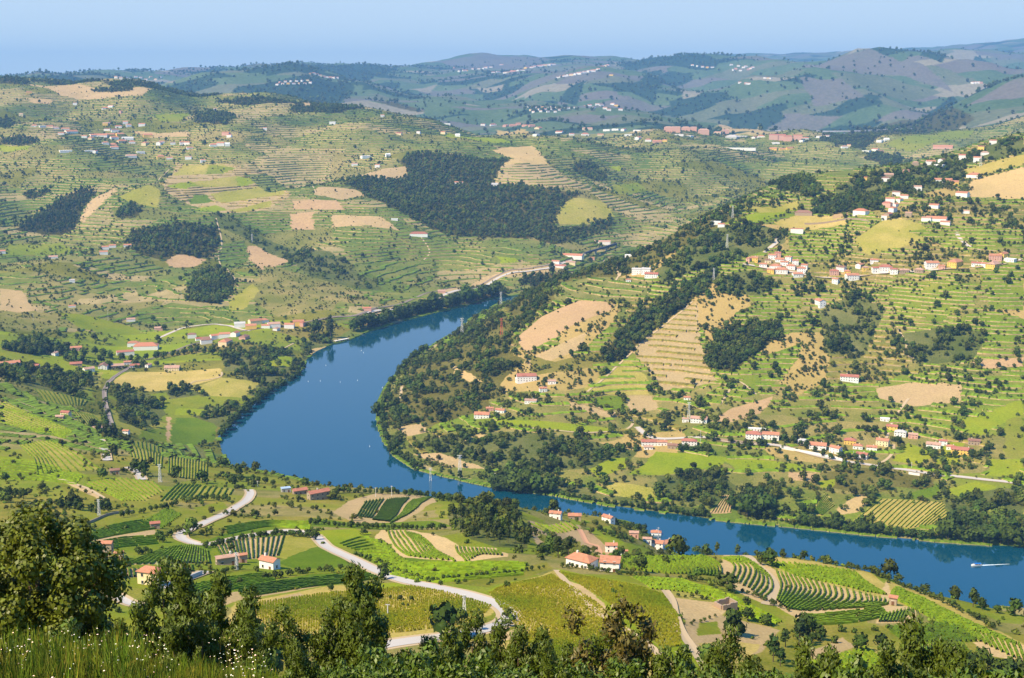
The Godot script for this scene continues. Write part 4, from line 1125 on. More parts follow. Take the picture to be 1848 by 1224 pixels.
	field(15, [-82,-366,-59,-390,-38,-369,-36,-340,-56,-330,-78,-339])
	field(18, [-87,-419,-80,-447,-73,-433,-79,-400])
	field(14, [-80,-624,-59,-623,-23,-527,8,-505,3,-470,-27,-462,-55,-512])
	field(13, [-79,-623,-62,-631,-36,-536,-51,-538,-68,-580])
	field(34, [-34,-474,1,-485,14,-513,17,-496,-9,-431])
	field(20, [-77,-623,-76,-709,-57,-696,-26,-596,-7,-589,-1,-526,-22,-516,-54,-573,-63,-627,-74,-634])
	field(18, [-118,-875,-104,-929,-62,-941,-54,-875,-69,-736,-96,-739,-120,-810])
	field(13, [-128,-769,-93,-739,-49,-747,-34,-717,-72,-701,-120,-719])
	field(19, [48,-858,55,-875,69,-794,49,-618])
	field(18, [10,-800,50,-908,51,-811,53,-654,39,-616,13,-609])
	field(12, [46,-950,63,-971,55,-909,45,-885])
	field(12, [53,-881,79,-976,80,-847,69,-826])
	field(14, [80,-847,108,-978,101,-870,81,-796])
	field(34, [16,-760,46,-821,46,-617,18,-526])
	field(14, [46,-617,74,-819,99,-835,47,-552])
	field(16, [-9,-423,17,-489,30,-383,33,-375,43,-340,41,-314,25,-308,11,-322,-5,-335,2,-346,7,-374,4,-387,0,-400])
	field(14, [-10,-421,-3,-427,15,-417,27,-390,29,-380,10,-393,-1,-400])
	field(12, [-9,-423,1,-452,7,-430,0,-414])
	field(15, [6,-372,11,-369,24,-329,23,-307,5,-323,3,-346])
	field(20, [0,-395,4,-387,7,-374,2,-346,-3,-341,-4,-347,2,-361,3,-379])
	field(12, [18,-495,34,-474,59,-454,58,-427,54,-383,55,-336,48,-334,44,-352,36,-378,28,-420])
	field(20, [18,-473,28,-443,32,-395,30,-390,23,-428])
	field(15, [37,-451,58,-449,58,-432,49,-425])
	field(15, [48,-489,72,-505,80,-471,67,-451,53,-454])
	field(20, [60,-449,78,-457,82,-453,77,-437,59,-404,59,-423])
	field(18, [56,-400,77,-438,92,-431,96,-425,80,-381,61,-356,55,-373])
	field(16, [59,-374,73,-395,83,-396,73,-364,60,-347])
	field(14, [65,-413,73,-425,71,-404,61,-388])
	field(14, [87,-501,94,-474,103,-445,96,-433,85,-452,76,-475,71,-503])
	field(20, [129,-591,129,-575,108,-487,104,-484,117,-545])
	field(20, [113,-637,123,-636,130,-591,112,-509,101,-473,93,-492,93,-549])
	field(20, [129,-591,148,-551,163,-512,150,-475,112,-440,104,-475])
	field(16, [132,-630,159,-618,176,-598,176,-556,164,-513,149,-522,130,-591])
	field(20, [179,-573,180,-564,161,-504,159,-515])
	field(16, [181,-575,190,-557,192,-497,186,-429,177,-442,161,-504])
	field(20, [156,-496,171,-500,156,-460,139,-455])
	field(34, [102,-440,143,-452,132,-413,106,-406,85,-380])
	field(15, [90,-370,122,-409,131,-408,121,-360,86,-349])
	field(13, [141,-450,171,-466,169,-430,140,-419])
	field(15, [140,-417,163,-426,151,-371,121,-360])
	field(20, [170,-463,177,-453,186,-429,178,-397,165,-405])
	field(18, [96,-389,118,-423,119,-409,98,-377])
	field(34, [157,-411,180,-402,170,-377,143,-367])
	field(11, [202,-507,222,-516,209,-486,199,-487])
	field(34, [37,-492,49,-489,87,-501,73,-502,46,-510])
	field(26, [-42,-773,-29,-865,-8,-892,6,-803,12,-714,7,-597,-8,-592,-21,-614])
	field(37, [99,-1679,164,-1782,189,-1725,186,-1667,102,-1661])
	field(38, [-261,-3149,-174,-3187,-59,-3072,-25,-2970,-122,-2938,-219,-3025])
	field(39, [-103,-3183,8,-3162,81,-3031,60,-2968,-32,-3008])
	field(40, [-366,-2923,-251,-3012,-211,-2920,-227,-2790,-281,-2718,-343,-2784])
	field(41, [-459,-3229,-313,-3185,-265,-3110,-246,-3033,-369,-2949,-432,-3078])
	field(42, [-722,-2395,-669,-2458,-583,-2412,-555,-2312,-642,-2310,-701,-2337])
	field(43, [-784,-2611,-788,-2862,-708,-2846,-672,-2623,-754,-2524])
	field(44, [172,-1804,222,-1879,288,-1944,278,-1845,274,-1757,281,-1685,201,-1677,193,-1747,180,-1782])
	field(45, [310,-1680,367,-1764,417,-1795,403,-1745,358,-1675,330,-1645])
	field(46, [725,-1969,804,-1975,750,-1829,704,-1831])
	field(47, [581,-1942,678,-1929,690,-1863,628,-1820,573,-1851])
	field(48, [-33,-4019,118,-4119,212,-3855,264,-3828,108,-3740,-57,-3823])
	field(49, [713,-4485,1208,-5011,1367,-4725,737,-2583,597,-2509,868,-4372])
	field(20, [-148.6,-603.1,-131.0,-545.8,-121.6,-551.0,-111.5,-570.1,-127.0,-670.6,-144.3,-648.1])
	field(17, [-162.4,-500.7,-165.4,-567.7,-163.0,-591.8,-158.5,-597.4,-147.0,-579.0,-133.0,-526.3,-141.1,-523.2,-149.2,-517.6])
	field(19, [-164.3,-477.5,-155.4,-452.3,-143.7,-470.4,-132.2,-495.4,-139.1,-520.0,-152.4,-498.1])
	field(15, [-305.8,-866.4,-250.9,-781.6,-238.2,-786.8,-245.2,-852.4,-270.6,-914.6,-299.3,-913.6])
	field(15, [-230.0,-793.3,-251.3,-915.4,-236.3,-921.7,-208.6,-908.5,-202.3,-868.3,-220.6,-829.2])
	field(15, [-429.9,-1067.8,-392.4,-999.8,-354.5,-909.3,-343.9,-930.3,-323.3,-957.6,-373.4,-1049.3,-418.3,-1113.7,-430.4,-1101.9])
	field(16, [-577.0,-1387.3,-510.1,-1308.6,-439.0,-1225.6,-425.7,-1177.2,-416.0,-1139.5,-458.4,-1173.1,-509.1,-1220.1,-535.9,-1286.1])
	field(15, [-600.0,-1548.7,-552.8,-1454.9,-542.6,-1502.2,-535.4,-1535.1,-555.8,-1609.7,-582.6,-1591.5])
	field(16, [-515.5,-1436.3,-459.8,-1317.5,-452.6,-1359.6,-510.6,-1491.4])
	field(15, [-421.3,-1328.4,-332.6,-1067.4,-311.6,-1045.0,-290.3,-1006.5,-397.2,-1401.1,-418.4,-1394.9])
	field(15, [-327.4,-1165.1,-272.7,-965.8,-253.2,-948.0,-244.9,-973.9,-284.9,-1141.8,-307.0,-1157.1])
	field(14, [-211.4,-697.3,-194.4,-670.7,-200.6,-734.4,-218.1,-763.3])
	field(16, [-101.6,-788.6,-105.3,-878.6,-95.0,-896.0,-91.0,-775.1])
	field(16, [-87.9,-760.9,-91.4,-892.6,-77.7,-914.6,-76.1,-746.8])
	field(17, [-74.1,-733.7,-72.6,-892.7,-61.9,-940.6,-65.0,-825.9])
	field(20, [-71.7,-696.3,-59.4,-614.2,-47.7,-568.0,-36.6,-543.0,-24.5,-519.8,-40.5,-602.8,-55.0,-671.6,-61.8,-693.0])
	field(20, [-28.0,-597.1,-24.8,-560.5,-19.5,-516.0,-13.9,-539.3,-4.6,-528.8,-7.2,-580.8,-16.9,-590.1])
	field(16, [12.0,-792.0,22.5,-789.9,47.7,-865.4,42.6,-893.1])
	field(14, [47.3,-617.5,45.9,-512.0,67.7,-519.2,82.3,-536.2,93.3,-536.3,101.8,-589.4,97.7,-626.8,79.5,-613.6,62.8,-602.2])
	field(20, [107.0,-616.5,109.6,-591.7,97.2,-533.1,100.9,-511.0,101.2,-482.2,114.5,-525.7,122.8,-577.2,119.7,-620.6,114.5,-623.8])
	field(20, [130.1,-588.6,121.7,-540.4,107.8,-485.2,108.4,-469.8,115.1,-468.3,133.3,-480.8,146.5,-487.5,156.6,-498.4,162.2,-511.9,156.4,-529.8,147.2,-551.5,139.8,-583.2])
	field(16, [129.5,-612.7,138.5,-577.6,151.0,-554.3,158.6,-535.8,166.0,-527.4,167.4,-587.8,155.7,-603.8,145.3,-609.5])
	field(16, [166.0,-524.3,167.4,-468.8,171.9,-456.1,179.3,-447.4,182.9,-427.6,181.8,-490.4,178.5,-554.9,174.5,-546.8])
	field(20, [112.6,-457.9,133.6,-473.5,151.5,-489.1,149.4,-471.9,131.5,-454.2,112.1,-441.7])
	field(20, [146.9,-472.2,141.4,-457.6,150.9,-459.7,163.9,-492.1])
	field(14, [141.2,-447.6,141.3,-422.2,154.2,-425.0,168.6,-430.2,170.7,-464.6,155.8,-457.0])
	field(20, [171.9,-459.4,168.7,-441.4,171.8,-419.0,174.7,-396.8,185.6,-428.3,178.8,-446.1])
	field(16, [90.6,-368.5,93.2,-349.9,106.4,-355.7,121.8,-374.7,121.2,-407.3,105.3,-386.7])
	field(16, [141.1,-415.5,122.9,-365.2,136.9,-369.6,151.1,-377.9,161.7,-424.8,152.7,-420.7])
	field(16, [-94.0,-407.9,-78.2,-343.0,-51.3,-338.6,-30.7,-347.8,-10.9,-364.3,-7.2,-395.3,-39.0,-457.0,-67.2,-447.2])
	field(16, [-7.8,-418.8,6.3,-329.1,23.6,-322.8,42.1,-337.8,15.8,-475.6,3.3,-448.2])
	field(15, [19.2,-483.8,44.6,-351.2,52.2,-364.7,57.9,-417.3,56.6,-449.9,33.8,-468.1])
	field(15, [49.0,-485.2,53.8,-456.5,79.1,-470.8,71.3,-503.1])
	field(16, [348.9,-1224.7,394.2,-1290.9,427.9,-1292.7,457.1,-1284.6,447.7,-1239.8,428.0,-1217.6,399.5,-1206.4,377.0,-1214.9])
	field(16, [309.2,-1240.8,337.3,-1304.6,337.2,-1264.2,317.1,-1235.5])
	field(19, [207.1,-1255.9,228.7,-1306.7,239.0,-1304.4,227.0,-1257.8])
	field(14, [-218.5,-620.6,-219.7,-675.2,-210.1,-706.9,-196.5,-664.1,-204.1,-630.5,-208.5,-597.1])
	field(14, [-199.9,-562.0,-199.8,-608.3,-185.5,-626.4,-174.4,-593.7,-186.0,-569.3,-188.4,-533.2])
	field(14, [-164.9,-691.8,-150.3,-738.0,-124.2,-743.9,-115.6,-694.8,-140.9,-707.2,-155.8,-662.1])
	field(14, [-91.4,-640.3,-83.3,-673.6,-67.3,-638.4,-42.2,-518.9,-54.1,-553.2,-66.6,-572.5])
	field(14, [-69.7,-583.1,-39.8,-525.9,7.2,-504.3,4.6,-473.2,-26.5,-461.7,-50.4,-497.2])
	field(13, [-103.1,-449.9,-90.1,-481.8,-62.2,-509.5,-52.9,-488.5,-78.4,-464.6,-96.9,-431.4])
	field(14, [-122.7,-445.6,-116.6,-480.5,-103.9,-505.6,-94.5,-481.2,-105.7,-452.4,-112.8,-419.4])
	field(14, [-410.9,-978.5,-370.3,-964.9,-320.7,-909.7,-308.2,-861.9,-341.9,-878.4,-374.1,-888.8])
	field(15, [71.8,-497.0,87.7,-477.0,100.2,-440.3,94.9,-431.1,79.5,-454.8,68.0,-486.1])

func vineyards() -> void:
	vine_block("tan vineyard with fanning dark rows above the white roadside cottage", 2, 1.3, 16, [[-148.6,-603.1,-131.0,-545.8], [-144.3,-648.1,-121.6,-551.0], [-127.0,-670.6,-111.5,-570.1]])
	vine_block("green and straw striped vineyard on the rise behind the yellow house", 0, 1.4, 20, [[-162.4,-500.7,-165.4,-567.7], [-149.2,-517.6,-163.0,-591.8], [-141.1,-523.2,-158.5,-597.4], [-133.0,-526.3,-147.0,-579.0]])
	vine_block("narrow bare vineyard strip of dark upright rows behind the yellow house roof", 2, 1.3, 20, [[-164.3,-477.5,-155.4,-452.3], [-152.4,-498.1,-143.7,-470.4], [-139.1,-520.0,-132.2,-495.4]])
	vine_block("yellow green vineyard sloping down above the pale power pole on the left", 0, 1.3, 13, [[-305.8,-866.4,-250.9,-781.6], [-299.3,-913.6,-238.2,-786.8], [-270.6,-914.6,-245.2,-852.4]])
	vine_block("vineyard of green fanning rows just left of the upper road bend", 0, 1.4, 13, [[-230.0,-793.3,-251.3,-915.4], [-220.6,-829.2,-236.3,-921.7], [-202.3,-868.3,-208.6,-908.5]])
	vine_block("curved terrace vineyard on the left edge hillside above the railway", 0, 1.5, 11, [[-429.9,-1067.8,-392.4,-999.8,-354.5,-909.3], [-430.4,-1101.9,-393.1,-1032.1,-343.9,-930.3], [-418.3,-1113.7,-373.4,-1049.3,-323.3,-957.6]])
	vine_block("stepped vineyard at the far left edge below the riverside village", 0, 1.5, 11, [[-577.0,-1387.3,-510.1,-1308.6,-439.0,-1225.6], [-535.9,-1286.1,-480.2,-1230.2,-425.7,-1177.2], [-509.1,-1220.1,-458.4,-1173.1,-416.0,-1139.5]])
	vine_block("small vineyard of short upright rows left of the railway cutting", 2, 1.5, 13, [[-600.0,-1548.7,-552.8,-1454.9], [-582.6,-1591.5,-542.6,-1502.2], [-555.8,-1609.7,-535.4,-1535.1]])
	vine_block("vineyard of dark slanting rows beside the red roofed house on the left", 2, 1.5, 9, [[-515.5,-1436.3,-459.8,-1317.5], [-510.6,-1491.4,-452.6,-1359.6]])
	vine_block("vineyard right of the pale lane patch on the left slope", 0, 1.4, 11, [[-421.3,-1328.4,-332.6,-1067.4], [-418.4,-1394.9,-311.6,-1045.0], [-397.2,-1401.1,-290.3,-1006.5]])
	vine_block("light green vineyard against the near river bend", 0, 1.4, 14, [[-327.4,-1165.1,-272.7,-965.8], [-307.0,-1157.1,-253.2,-948.0], [-284.9,-1141.8,-244.9,-973.9]])
	vine_block("dark green vineyard block left of the upper road", 2, 1.4, 12, [[-211.4,-697.3,-194.4,-670.7], [-218.1,-763.3,-200.6,-734.4]])
	vine_block("dark ribbed vineyard left of the sandy bank below the river bluff", 2, 1.6, 6, [[-101.6,-788.6,-105.3,-878.6], [-91.0,-775.1,-95.0,-896.0]])
	vine_block("deep green vineyard on the bluff between two sandy banks", 2, 1.6, 12, [[-87.9,-760.9,-91.4,-892.6], [-76.1,-746.8,-77.7,-914.6]])
	vine_block("outer vineyard on the bluff with rows curving to the river trees", 0, 1.5, 12, [[-74.1,-733.7,-72.6,-892.7], [-65.0,-825.9,-61.9,-940.6]])
	vine_block("sandy vineyard of winding rows in the middle of the near slope", 0, 1.5, 9, [[-71.7,-696.3,-59.4,-614.2,-47.7,-568.0], [-61.8,-693.0,-48.1,-607.4,-36.6,-543.0], [-55.0,-671.6,-40.5,-602.8,-24.5,-519.8]])
	vine_block("sandy vineyard of sparse rows left of the dark grove foot", 0, 1.3, 12, [[-28.0,-597.1,-24.8,-560.5,-19.5,-516.0], [-16.9,-590.1,-13.9,-539.3], [-7.2,-580.8,-4.6,-528.8]])
	vine_block("small vineyard of close rows beside the red dirt lane to the riverside houses", 0, 1.4, 9, [[12.0,-792.0,22.5,-789.9], [42.6,-893.1,47.7,-865.4]])
	vine_block("big dark green vineyard on the hilltop right of the white barn", 0, 1.5, 23, [[47.3,-617.5,45.9,-512.0], [62.8,-602.2,67.7,-519.2], [79.5,-613.6,85.6,-568.6,82.3,-536.2], [97.7,-626.8,101.8,-589.4,93.3,-536.3]])
	vine_block("curving vineyard left of the sandy track over the hilltop", 0, 1.5, 9, [[107.0,-616.5,109.6,-591.7,97.2,-533.1], [114.5,-623.8,119.4,-590.0,100.9,-511.0], [119.7,-620.6,122.8,-577.2,114.5,-525.7,101.2,-482.2]])
	vine_block("wide fan of curving vine rows in the middle of the hilltop vineyard", 0, 1.5, 22, [[130.1,-588.6,121.7,-540.4,107.8,-485.2], [139.8,-583.2,130.3,-529.2,108.4,-469.8], [147.2,-551.5,136.0,-508.5,115.1,-468.3], [156.4,-529.8,147.5,-498.9,133.3,-480.8], [162.2,-511.9,156.6,-498.4,146.5,-487.5]])
	vine_block("long straight vineyard along the hilltop brow above the river", 0, 1.5, 18, [[129.5,-612.7,138.5,-577.6], [145.3,-609.5,151.0,-554.3], [155.7,-603.8,158.6,-535.8], [167.4,-587.8,166.0,-527.4]])
	vine_block("long vineyard running down the right brow towards the river", 0, 1.5, 11, [[166.0,-524.3,167.4,-468.8,171.9,-456.1], [174.5,-546.8,175.6,-486.0,179.3,-447.4], [178.5,-554.9,181.8,-490.4,182.9,-427.6]])
	vine_block("few long vine rows along the foot of the hilltop vineyard", 0, 1.5, 7, [[112.6,-457.9,133.6,-473.5,151.5,-489.1], [112.1,-441.7,131.5,-454.2,149.4,-471.9]])
	vine_block("short vine rows beside the small hut on the hilltop", 0, 1.4, 8, [[146.9,-472.2,141.4,-457.6], [163.9,-492.1,150.9,-459.7]])
	vine_block("dark green vineyard of close rows right of the two round trees", 2, 1.4, 15, [[141.2,-447.6,141.3,-422.2], [155.8,-457.0,154.2,-425.0], [170.7,-464.6,168.6,-430.2]])
	vine_block("tan vineyard of upright rows at the right edge below the brow", 0, 1.5, 13, [[171.9,-459.4,168.7,-441.4], [178.8,-446.1,171.8,-419.0], [185.6,-428.3,174.7,-396.8]])
	vine_block("yellow green vineyard at the bottom edge right of the pines", 0, 1.3, 17, [[90.6,-368.5,93.2,-349.9], [105.3,-386.7,106.4,-355.7], [121.2,-407.3,121.8,-374.7]])
	vine_block("yellow green vineyard in the bottom right corner below the dark one", 0, 1.3, 15, [[141.1,-415.5,122.9,-365.2], [152.7,-420.7,136.9,-369.6], [161.7,-424.8,151.1,-377.9]])
	vine_block("broad low vineyard inside the bend of the pale road", 3, 0.7, 110, [[-94.0,-407.9,-78.2,-343.0], [-67.2,-447.2,-51.3,-338.6], [-39.0,-457.0,-30.7,-347.8], [-7.2,-395.3,-10.9,-364.3]])
	vine_block("broad low vineyard right of the pale road bend", 3, 0.7, 80, [[-7.8,-418.8,6.3,-329.1], [3.3,-448.2,23.6,-322.8], [15.8,-475.6,42.1,-337.8]])
	vine_block("bright green vineyard between the straight dirt path and the sandy track", 3, 0.8, 56, [[19.2,-483.8,44.6,-351.2], [33.8,-468.1,52.2,-364.7], [56.6,-449.9,57.9,-417.3]])
	vine_block("green vineyard on the shelf right of the brow bushes below the barn", 0, 1, 15, [[49.0,-485.2,53.8,-456.5], [71.3,-503.1,79.1,-470.8]])
	vine_block("striped vineyard above the right riverbank between two dark woods", 0, 1.5, 18, [[348.9,-1224.7,394.2,-1290.9], [377.0,-1214.9,427.9,-1292.7], [399.5,-1206.4,457.1,-1284.6], [428.0,-1217.6,447.7,-1239.8]])
	vine_block("small yellow vineyard on the right riverbank beside the round dark trees", 0, 1.5, 9, [[309.2,-1240.8,337.3,-1304.6], [317.1,-1235.5,337.2,-1264.2]])
	vine_block("bare planted strip running down to the right riverbank", 2, 1.2, 7, [[207.1,-1255.9,228.7,-1306.7], [227.0,-1257.8,239.0,-1304.4]])
	vine_block("green terrace vineyard above the curved stone wall", 0, 1.2, 8, [[-218.5,-620.6,-219.7,-675.2,-210.1,-706.9], [-208.5,-597.1,-204.1,-630.5,-196.5,-664.1]])
	vine_block("narrow green vineyard below the tan strip on the left", 0, 1.2, 6, [[-199.9,-562.0,-199.8,-608.3,-185.5,-626.4], [-188.4,-533.2,-186.0,-569.3,-174.4,-593.7]])
	vine_block("green vineyard on the shoulder above the fanning dark rows", 0, 1.2, 6, [[-164.9,-691.8,-150.3,-738.0,-124.2,-743.9], [-155.8,-662.1,-140.9,-707.2,-115.6,-694.8]])
	vine_block("green vineyard wedged above the start of the lower road", 0, 1.2, 9, [[-91.4,-640.3,-83.3,-673.6,-67.3,-638.4], [-66.6,-572.5,-54.1,-553.2,-42.2,-518.9]])
	vine_block("long green vineyard right of the lower road below the sandy rows", 0, 1.2, 11, [[-69.7,-583.1,-39.8,-525.9,7.2,-504.3], [-50.4,-497.2,-26.5,-461.7,4.6,-473.2]])
	vine_block("smooth dark green vineyard strip above the tan lane", 2, 1.2, 7, [[-103.1,-449.9,-90.1,-481.8,-62.2,-509.5], [-96.9,-431.4,-78.4,-464.6,-52.9,-488.5]])
	vine_block("green vineyard between the garden hedge and the olive row", 0, 1.2, 8, [[-122.7,-445.6,-116.6,-480.5,-103.9,-505.6], [-112.8,-419.4,-105.7,-452.4,-94.5,-481.2]])
	vine_block("bright vineyard on the far left slope below the curved terraces", 0, 1.2, 8, [[-410.9,-978.5,-370.3,-964.9,-320.7,-909.7], [-374.1,-888.8,-341.9,-878.4,-308.2,-861.9]])
	vine_block("narrow vineyard running along the left foot of the hilltop", 0, 1.3, 5, [[71.8,-497.0,87.7,-477.0,100.2,-440.3], [68.0,-486.1,79.5,-454.8,94.9,-431.1]])

const WALLS := {"white": Color(0.78, 0.77, 0.74), "cream": Color(0.74, 0.62, 0.38), "yellow": Color(0.74, 0.5, 0.12), "pink": Color(0.62, 0.36, 0.28), "stone": Color(0.36, 0.28, 0.2), "grey": Color(0.45, 0.44, 0.42), "blue": Color(0.2, 0.3, 0.45)}
const ROOFS := {"orange": Color(0.43, 0.195, 0.115), "red": Color(0.36, 0.145, 0.1), "brown": Color(0.25, 0.14, 0.1), "pale": Color(0.42, 0.26, 0.19), "grey": Color(0.38, 0.38, 0.38), "blue": Color(0.3, 0.4, 0.55), "white": Color(0.75, 0.75, 0.73)}

func things() -> void:
	rng.seed = 31
	house("white house with broad orange hip roof beside the hilltop dark green vineyard", "", 29.5, -505.8, -0.62, 11.5, 7.1, 4.0, "gable2", "white", "orange", 2)
	house("tall plain white annex with slanting orange roof in front of the dark vineyard", "", 40.8, -498.9, -0.19, 7.9, 4.9, 4.7, "mono", "white", "orange", 2)
	house("cream house with big orange hip roof behind the bushes on the left", "", -136.4, -452.7, -0.32, 8.7, 5.4, 5.8, "hip", "cream", "orange", 2)
	house("small stone tower house with orange roof left of the striped rise", "", -176.3, -523.3, -0.02, 4.8, 3.0, 7.5, "gable", "stone", "orange", 2)
	house("tiny orange roofed shed right of the small stone tower house", "", -170.4, -521.4, -0.03, 3.4, 2.1, 3.6, "gable", "stone", "orange", 2)
	house("white cottage with orange roof below the fanning dark vine rows", "", -105.6, -522.9, -0.50, 7.7, 4.8, 4.4, "gable", "white", "orange", 2)
	house("long low stone farm building with faded roof left of the white cottage", "", -125.4, -528.0, 0.44, 9.5, 3.3, 4.0, "gable", "stone", "pale", 2)
	house("little orange roofed shed at the right end of the long stone farm building", "", -120.9, -538.6, 0.40, 3.4, 2.1, 4.0, "gable", "pink", "orange", 2)
	house("small ruined barn with red roof in the green fields below the upper road", "", -196.8, -665.3, 0.29, 4.9, 3.0, 3.6, "gable", "stone", "red", 2)
	house("large stone farmhouse with long red roof on the bluff over the river", "", -140.4, -879.7, 0.58, 15.6, 6.2, 6.1, "gable", "stone", "red", 2)
	house("low red roofed outbuilding left of the large stone farmhouse", "", -158.4, -905.4, 0.44, 10.4, 5.2, 3.6, "gable", "stone", "red", 1)
	house("shed with pale blue metal roof left of the large stone farmhouse", "", -170.2, -913.3, 0.36, 6.9, 4.3, 3.3, "flat", "grey", "blue", 1)
	house("white house with orange roof, leftmost of the houses on the near river edge", "", 32.1, -887.0, -0.30, 8.5, 5.1, 4.7, "gable", "white", "orange", 2)
	house("long orange roofed house with stone wall on the near river edge", "", 49.0, -944.4, -0.05, 9.9, 5.9, 4.0, "gable", "stone", "orange", 1)
	house("white house with orange roof between tree clumps on the near river edge", "", 79.0, -989.7, -0.78, 9.5, 5.9, 4.7, "gable", "white", "orange", 1)
	house("white cottage with orange roof beside the red dirt lane", "", 66.1, -801.3, 0.00, 7.7, 4.8, 5.4, "gable", "white", "orange", 2)
	house("low white shed with orange roof right of the white cottage on the red lane", "", 71.0, -793.8, -0.00, 4.9, 3.0, 4.0, "gable", "white", "orange", 2)
	house("tiny orange roofed lean-to at the end of the red dirt lane", "", 74.7, -793.6, -0.01, 3.1, 1.9, 3.3, "gable", "stone", "orange", 2)
	house("pink walled cottage with faded roof among the riverside terraces", "", 98.3, -971.2, -0.10, 7.3, 4.5, 4.0, "gable", "pink", "pale", 1)
	house("narrow white house with orange hip roof above the big riverside villa", "", 143.4, -1199.4, -0.12, 10.0, 6.2, 6.8, "hip", "white", "orange", 1)
	house("big white riverside villa with long orange roof and shaded gallery", "", 151.0, -1170.8, 0.53, 18.5, 9.3, 6.8, "gable", "white", "orange", 1)
	house("white wing with small orange roof in front of the big riverside villa", "", 117.7, -982.7, -0.29, 12.1, 7.3, 5.8, "gable", "white", "orange", 1)
	house("low house with faded roof left of the big riverside villa", "", 110.0, -979.6, -0.11, 6.9, 4.3, 4.0, "gable", "white", "pale", 1)
	house("cream house with red roof above the slanting vine rows on the left", "", -498.7, -1372.8, -0.26, 10.2, 6.3, 5.0, "gable", "cream", "red", 1)
	house("low stone barn left of the cream house on the left slope", "", -491.4, -1334.0, 0.00, 8.7, 5.2, 3.3, "gable", "stone", "pale", 1)
	house("small white house with orange roof right of the railway foot", "", -435.1, -1380.9, -0.22, 7.0, 4.3, 5.0, "gable", "white", "orange", 1)
	house("low grey barn at the top of the pale lane left of the railway", "", -445.8, -1310.5, 0.50, 13.3, 6.7, 3.3, "gable", "grey", "pale", 1)
	house("dark stone shed below the pale lane on the left slope", "", -306.8, -939.7, 0.32, 6.9, 4.3, 3.6, "gable", "stone", "brown", 1)
	house("large white manor with long orange hip roof and window rows at the left bank hamlet", "", -626.4, -2124.5, 0.15, 40.6, 20.3, 6.8, "hip", "white", "orange", 0)
	house("orange roofed side block left of the large white manor", "", -655.2, -2148.7, 0.16, 19.6, 12.2, 6.8, "hip", "white", "orange", 0)
	house("long white two storey building with red roof below the large white manor", "", -646.3, -2071.3, 0.37, 28.4, 11.4, 5.8, "gable", "white", "red", 0)
	house("pink house with orange roof alone among trees left of the manor", "", -717.8, -2041.4, 0.34, 18.9, 9.5, 4.7, "gable", "pink", "orange", 0)
	house("small white gabled house among dark trees on the left bank", "", -727.1, -1971.5, 1.40, 11.0, 6.8, 4.7, "gable", "white", "pale", 1)
	house("long white building with orange roof and window row at the left edge", "", -689.7, -1697.7, 0.49, 27.2, 10.9, 6.8, "gable", "white", "orange", 1)
	house("house with red roof and blue gable right of the long white building", "", -671.8, -1735.2, 0.11, 16.3, 10.1, 4.7, "gable", "white", "red", 1)
	house("low white annex in front of the long white building at the left edge", "", -675.8, -1686.9, 0.49, 19.1, 9.5, 2.9, "flat", "white", "white", 1)
	house("white gabled house with brown roof in the lower hamlet", "", -633.0, -1917.3, 1.72, 21.2, 13.1, 5.4, "gable", "white", "brown", 1)
	house("low red roofed house left of the white gabled house in the lower hamlet", "", -670.0, -1901.2, 0.34, 17.6, 10.6, 3.6, "gable", "stone", "red", 1)
	house("pale house with faded roof below the lower hamlet", "", -641.8, -1874.7, 0.68, 15.6, 9.7, 4.0, "gable", "white", "pale", 1)
	house("stone house with faded roof right of the white gabled house", "", -616.2, -1932.0, 0.31, 19.5, 11.7, 4.0, "gable", "stone", "pale", 1)
	house("small white house with orange roof by the bend of the railway", "", -611.4, -1970.4, 0.30, 12.6, 7.8, 4.7, "gable", "white", "orange", 1)
	house("low white house with red roof by the railway bend", "", -593.5, -1945.7, 0.30, 14.2, 8.5, 3.6, "gable", "white", "red", 1)
	house("little white gabled house between the railway and the yellow field", "", -571.0, -1943.3, 1.16, 9.7, 6.0, 4.7, "gable", "white", "pale", 1)
	house("cream farmhouse with faded roof above the yellow field", "", -526.4, -1916.5, 0.06, 22.6, 13.5, 4.7, "gable", "cream", "pale", 1)
	house("pink tower house beside the road above the hamlet", "", -645.6, -2271.3, 0.28, 14.5, 9.0, 5.4, "gable", "pink", "pale", 0)
	house("white house with faded roof below the round shouldered terraces", "", -711.6, -2325.5, 0.30, 15.9, 9.9, 4.7, "gable", "white", "pale", 0)
	house("low white barn with orange roof in the left hillside olive groves", "", -832.1, -2361.1, 0.34, 13.1, 6.6, 3.3, "gable", "white", "orange", 0)
	house("grand white house with long red roof beside the woods on the river hill", "", 20.0, -1713.5, 0.09, 26.9, 13.5, 7.5, "gable", "white", "red", 1)
	house("white flat roofed wing left of the grand red roofed house", "", 10.0, -1714.7, 0.10, 10.5, 6.5, 4.7, "flat", "white", "white", 1)
	house("small house with faded roof right of the grand red roofed house", "", 54.7, -1692.6, -0.03, 11.1, 6.9, 4.0, "gable", "white", "pale", 1)
	house("white cottage with orange roof on the path below the grand house", "", 42.0, -1667.5, 0.15, 10.2, 6.3, 5.0, "gable", "white", "orange", 1)
	house("low white farmhouse with faded roof above the long green strip", "", 25.0, -1629.8, -0.19, 15.7, 7.8, 4.0, "gable", "white", "pale", 1)
	house("white farmhouse with orange roof at the lower edge of the woods", "", -38.8, -1593.0, -0.12, 19.5, 11.7, 5.0, "gable", "white", "orange", 1)
	house("pink house with orange roof behind the white farmhouse by the woods", "", -29.1, -1615.8, 0.02, 9.9, 6.1, 5.0, "gable", "pink", "orange", 1)
	house("low white house with orange roof right of the pink house by the woods", "", -15.2, -1606.9, -0.34, 12.6, 7.6, 4.0, "gable", "white", "orange", 1)
